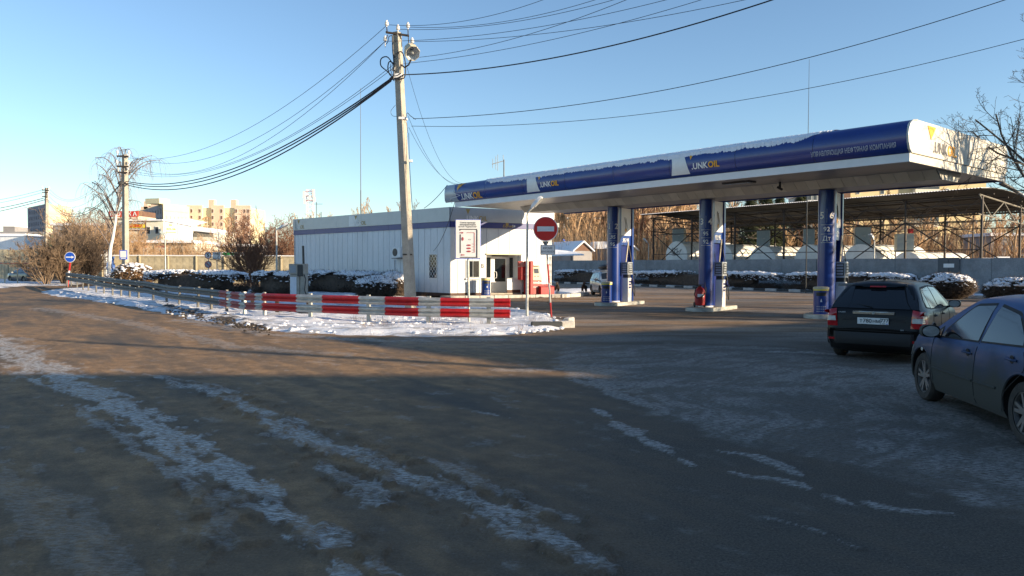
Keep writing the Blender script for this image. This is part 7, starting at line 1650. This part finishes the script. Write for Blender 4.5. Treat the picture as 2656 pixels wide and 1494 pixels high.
# blue sedan seen from its left side
cF, cR = G(2393, 1038), G(2640, 1150); axb = Vector((cF.x - cR.x, cF.y - cR.y, 0)).normalized(); hb = math.atan2(axb.y, axb.x); lb = Vector((-axb.y, axb.x, 0)); WB = 2.56
ra_ = Vector((cF.x, cF.y, 0)) - axb * WB - lb * (.878 - .035)
pbl = carpaint('paint_blue', (.004, .045, .17), .97, (.058, .058, .048), .90, .30)
topB = [(-.98, .72), (-.95, .98), (-.5, 1.08), (-.1, 1.18), (.35, 1.39), (.8, 1.45), (1.25, 1.46), (1.6, 1.42), (2.0, 1.22), (2.4, .99), (2.75, .91), (3.2, .80), (3.42, .66), (3.46, .52)]
beltB = [(-.95, .98), (0, .96), (1.2, .92), (2.3, .87), (3.4, .70)]
winsB = [([(.10, 1.00), (.98, .96)], [(.15, 1.08), (.45, 1.29), (.93, 1.355)]), ([(1.06, .955), (2.05, .92)], [(1.05, 1.36), (1.50, 1.33), (1.98, 1.00)]), ([(2.09, .92), (2.30, .91)], [(2.09, 1.02), (2.27, .93)])]
tB, IB = car('blue_sedan', 'dirty blue sedan with alloy wheels at the right edge, nearest the camera', ra_, hb, 1.756, 1.47, 4.42, topB, beltB, WB, .325, pbl, .86, 2.08, winsB, [[(1.03, .24), (1.03, .55), (1.01, .93)], [(2.25, .26), (2.22, .6), (2.24, .90)], [(.02, .94), (-.04, .76), (.30, .50), (.42, .26)]], [(.20, .84), (1.20, .80)], roofw=.68, spokes=10, nose=.30)
for pl_ in ([(.50, .50), (1.00, .495)], [(1.06, .495), (2.16, .50)]):
    q_ = [(x_, IB['hw'](x_, z_) + .004, z_) for x_, z_ in ((pl_[0][0] + (pl_[1][0] - pl_[0][0]) * f, pl_[0][1] + (pl_[1][1] - pl_[0][1]) * f) for f in np.linspace(0, 1, 8))]; MB().tube(q_, .014, 6).build('side_moulding', pbl, tB, True)
IB['topglass'](1.72, 2.36, .56, .68, 'windscreen'); IB['topglass'](-.05, .36, .60, .52, 'rear_window')
for s_ in (1, -1): IB['strip']([(2.95, .58), (3.30, .56)], [(2.88, .72), (3.25, .68)], s_, .006, 'headlight', 'lens_clear'); MB().lathe([(.001, 0), (.03, 0), (.02, .008)], (2.55, s_ * (IB['hw'](2.55, .70)), .70), 'Y', 10).build('side_repeater', 'lens_clear', tB)
# small silver blue estate behind column 1|2
pcs = carpaint('paint_silver_blue', (.22, .28, .36), .5, (.14, .13, .12), .5, .3); cF2, cR2 = Vector((5.25, 43.6, 0)), Vector((5.0, 46.0, 0)); hd3 = math.atan2(cF2.y - cR2.y, cF2.x - cR2.x)
topC = [(-.72, .70), (-.70, .98), (-.5, 1.30), (-.3, 1.41), (.4, 1.45), (1.2, 1.44), (1.6, 1.36), (2.2, .98), (2.6, .92), (3.1, .82), (3.25, .60)]
winsC = [([(-.35, 1.0), (.30, .98)], [(-.28, 1.28), (.30, 1.36)]), ([(.36, .98), (1.05, .96)], [(.36, 1.36), (1.05, 1.36)]), ([(1.12, .96), (1.95, .94)], [(1.12, 1.36), (1.35, 1.34), (1.90, .98)])]
ax3 = Vector((math.cos(hd3), math.sin(hd3), 0)); lf3 = Vector((-ax3.y, ax3.x, 0))
tC, IC = car('silver_estate', 'small silver blue estate car with a roof box, half hidden behind column 1 and 2', cR2 - lf3 * -.72, hd3, 1.66, 1.45, 4.0, topC, [(-.7, .96), (1, .94), (3.2, .80)], 2.42, .30, pcs, .80, 1.85, winsC, [[(1.08, .26), (1.08, .9)], [(.32, .3), (.32, .9)]], [(.45, .84), (1.2, .84)], spokes=5)
IC['topglass'](1.62, 2.16, .56, .64, 'windscreen')
rg_ = []
for x_, f_ in ((-.2, .3), (-.1, .8), (.2, 1.), (1.0, 1.), (1.35, .75), (1.5, .25)): rg_.append([(x_, -.1 + .36 * f_ * math.cos(a_), 1.72 + .17 * f_ * math.sin(a_)) for a_ in np.linspace(0, 2 * PI, 17)])
MB().grid(rg_).build('roof_box', 'plastic', tC, True); g = MB(); [g.box(x_, x_ + .04, -.62, .62, 1.50, 1.54) for x_ in (.2, 1.0)]; g.build('roof_bar', 'steel_dull', tC)
for s_ in (1, -1): IC['strip']([(2.95, .62), (3.15, .60)], [(2.9, .78), (3.12, .74)], s_, .006, 'headlight', 'lens_clear')
# dark car half hidden in the brush at far left
pdk = carpaint('paint_dark', (.03, .035, .04), .3, (.1, .1, .1), .4, .3); q_ = at_px(84, 72)
tD, ID = car('parked_car', 'small dark parked car behind the bare bushes at the far left', q_, R(150), 1.7, 1.42, 4.1, topC, [(-.7, .96), (1, .94), (3.2, .80)], 2.42, .30, pdk, .80, 1.85, winsC, [[(1.08, .26), (1.08, .9)]], [(1.2, .84)], spokes=5)

# ------------------------------------------------------------------ dogs (one skinned surface each)
def dog(loc, rz, label, s=1., turn=0, seed=0):
    t = thing('dog', label, 'dog', tuple(loc), rz, group='stray dogs by the kerb')
    J = [('pel', (-.26, 0, .50), .085, None), ('sp', (-.05, 0, .50), .085, 'pel'), ('ch', (.18, 0, .50), .115, 'sp'), ('nk', (.32, turn * .03, .62), .065, 'ch'), ('hd', (.42, turn * .09, .70), .062, 'nk'), ('mz', (.53, turn * .16, .67), .032, 'hd'), ('nz', (.57, turn * .19, .66), .022, 'mz'),
         ('t1', (-.38, 0, .50), .03, 'pel'), ('t2', (-.46, .02, .38), .022, 't1'), ('t3', (-.48, .03, .26), .012, 't2')]
    for sd in (1, -1):
        e = f'{sd}'; o_ = .03 * sd
        J += [('h' + e, (-.24, .09 * sd, .44), .065, 'pel'), ('k' + e, (-.16 + o_, .10 * sd, .32), .042, 'h' + e), ('c' + e, (-.30 + o_, .10 * sd, .17), .024, 'k' + e), ('p' + e, (-.27 + o_, .10 * sd, .03), .022, 'c' + e), ('q' + e, (-.22 + o_, .10 * sd, .018), .02, 'p' + e),
              ('s' + e, (.20, .08 * sd, .42), .055, 'ch'), ('e' + e, (.16 - o_, .09 * sd, .29), .034, 's' + e), ('w' + e, (.19 - o_, .09 * sd, .14), .023, 'e' + e), ('f' + e, (.19 - o_, .09 * sd, .03), .021, 'w' + e), ('g' + e, (.24 - o_, .09 * sd, .018), .02, 'f' + e),
              ('r' + e, (.40, turn * .08 + .045 * sd, .755), .022, 'hd'), ('R' + e, (.39, turn * .08 + .06 * sd, .81), .009, 'r' + e)]
    ix = {j[0]: i for i, j in enumerate(J)}; me = bpy.data.meshes.new('body'); me.from_pydata([j[1] for j in J], [(ix[j[3]], i) for i, j in enumerate(J) if j[3]], [])
    o = bpy.data.objects.new('body', me); col.objects.link(o); md = o.modifiers.new('s', 'SKIN'); sk_ = me.skin_vertices[0].data
    for i, j in enumerate(J): sk_[i].radius = (j[2], j[2]); sk_[i].use_root = i == 0
    o.modifiers.new('u', 'SUBSURF').levels = 2; dg = bpy.context.evaluated_depsgraph_get(); dg.update(); m2 = bpy.data.meshes.new_from_object(o.evaluated_get(dg)); o.modifiers.clear(); o.data = m2; m2.materials.clear(); m2.materials.append(M['dog']); m2.shade_smooth(); o.parent = t; t.scale = (s,) * 3
    return t
p = G(1444, 766); dog(p, R(-80), 'dark dog standing by the kerb nearest the shop corner', 1.05, -1); p = G(1515, 766.5); dog(p, R(-105), 'dark dog standing between the kerb stones and the silver estate', 1.12, 1)

# ------------------------------------------------------------------ what stands outside the frame and casts the shade, plus unseen things added for light
def off_building(name, label, poly, h, m_='brick'):
    c = Vector((sum(p[0] for p in poly) / len(poly), sum(p[1] for p in poly) / len(poly), 0)); t = thing(name, label, 'building', tuple(c))
    MB().prism([(p[0] - c.x, p[1] - c.y) for p in poly], 0, h - .3).build('wall', m_, t); MB().prism([((p[0] - c.x) * 1.01, (p[1] - c.y) * 1.01) for p in poly], h - .3, h).build('roof', 'snow_roof', t)
    for (x0, y0), (x1, y1) in zip(poly, poly[1:] + poly[:1]):
        d = Vector((x1 - x0, y1 - y0, 0)); n_ = max(1, int(d.length / 4)); T = frame((x0 - c.x, y0 - c.y, 0), d, (0, 0, 1))
        for lev in range(int(h / 3.2)): winbank(t, T, 0, d.length, lev * 3.2 + .6, lev * 3.2 + 3.2, n_, 1, 1.3, 1.5)
H1 = 10.; OFF = H1 / math.tan(SUN_E); sdx, sdy = math.cos(SUN_A), math.sin(SUN_A)
def src(X_, Y_, h): k = h / math.tan(SUN_E); return (X_ + sdx * k, Y_ + sdy * k)
a = src(-16, 12.15, H1); b = src(45, 11.7, H1); off_building('brick_building', 'brick building outside the frame, behind the viewer to the right', [a, (a[0], a[1] - 18), (b[0], b[1] - 18), b], H1)
H2 = 8.; P0 = src(-4.9, 18.5, H2); P1 = src(1.5, 19.2, H2); P2_ = src(8.2, 23.2, H2); P3_ = src(13, 26.8, H2); P4_ = src(17, 25.5, H2); P5_ = src(6.5, 7.0, H2)
off_building('shade_building', 'plastered building outside the frame beyond the right edge', [P0, P5_, P4_, P3_, P2_, P1], H2, 'plaster')  # unseen; roof outline shaped so its shadow fits the forecourt shade
q_ = Vector((-.9 + .927 * 33, 13.5 - .375 * 33, 0)); t = thing('utility_pole', 'concrete utility pole outside the frame on the right', 'utility pole', tuple(q_)); MB().cyl((0, 0, 0), (0, 0, 10.2), .19, .13, 10).build('pole', 'concrete', t)
for i, (x_, y_, h_) in enumerate(((31, 17, 10), (36, 21, 11), (27, 20.5, 8.5), (41, 17.5, 11), (21.3, 20.0, 9.))):
    tree('bare_tree', 'bare tree outside the frame on the right', 'tree', (x_, y_, 0), h_, dict(BARE, lev=3, n=[12, 8, 5], rmin=.012), 300 + i, 'bark_near', 'bark_near', r0=.2, group='bare trees outside the frame on the right')
off_building('reflected_block', 'long building outside the frame, behind the viewer', [(-60, -38), (-60, -52), (28, -52), (28, -38)], 11, 'brick_dark')  # unseen, added so car paint and glass reflect something dark
for i in range(9): tree('bare_tree', 'bare tree outside the frame behind the viewer', 'tree', (-44 + i * 9.5, -22 - (i * 7) % 9, 0), 9 + i % 3, dict(FAR, lev=2), 400 + i, 'bark_near', 'bark_near', group='bare trees outside the frame behind the viewer')  # tree row out of view, added for the same reflections
# small trampled details: twigs and dirt clods along the verge, dry grass
rg = random.Random(31); g = MB()
bmi = bmesh.new(); bmesh.ops.create_icosphere(bmi, subdivisions=1, radius=1); bv = [v.co.copy() for v in bmi.verts]; bf = [tuple(v.index for v in f.verts) for f in bmi.faces]; bmi.free()
for i in range(230):
    px, py = (rg.uniform(430, 700), 0); py = 800 + (px - 430) * .21 + rg.gauss(0, 6); p = G(px, py, .1); s_ = rg.uniform(.015, .055)
    g.add([p + Vector((v.x * s_ * rg.uniform(.7, 1.4), v.y * s_, v.z * s_ * .6)) for v in bv], bf)
o = g.build('dirt_clods', 'dirt'); o['kind'] = 'stuff'; o['label'] = 'dark frozen dirt clods along the snowy road edge'; o['category'] = 'dirt'
g = MB()
for i in range(900):
    px = rg.uniform(150, 1480); py = rg.uniform(790, 870) if px > 600 else rg.uniform(760, 830)
    p = G(px, py); 
    if not inpoly(np.array([p.x]), np.array([p.y]), isl)[0]: continue
    p.z = .06; s_ = rg.uniform(.02, .10) ; g.add([p + Vector((v.x * s_ * rg.uniform(.7, 1.5), v.y * s_, v.z * s_ * .7)) for v in bv], bf)
o = g.build('snow_lumps', 'snow', None, True); o['kind'] = 'stuff'; o['label'] = 'small lumps of trodden snow on the verge'; o['category'] = 'snow'
T = Tubes()
for k in range(46):
    px = rg.uniform(820, 1470); py = rg.uniform(835, 866) if rg.random() < .5 else rg.uniform(770, 790); c_ = G(px, py)
    for i in range(rg.randint(6, 22)): p = c_ + Vector((rg.gauss(0, .12), rg.gauss(0, .12), 0)); q_ = p + Vector((rg.gauss(0, .07), rg.gauss(0, .07), rg.uniform(.1, .32))); T.add([p, q_], .004, .001)
o = T.build('dry_grass', 'leaf_dry'); o['kind'] = 'stuff'; o['label'] = 'dry grass stalks poking through the snow'; o['category'] = 'grass'
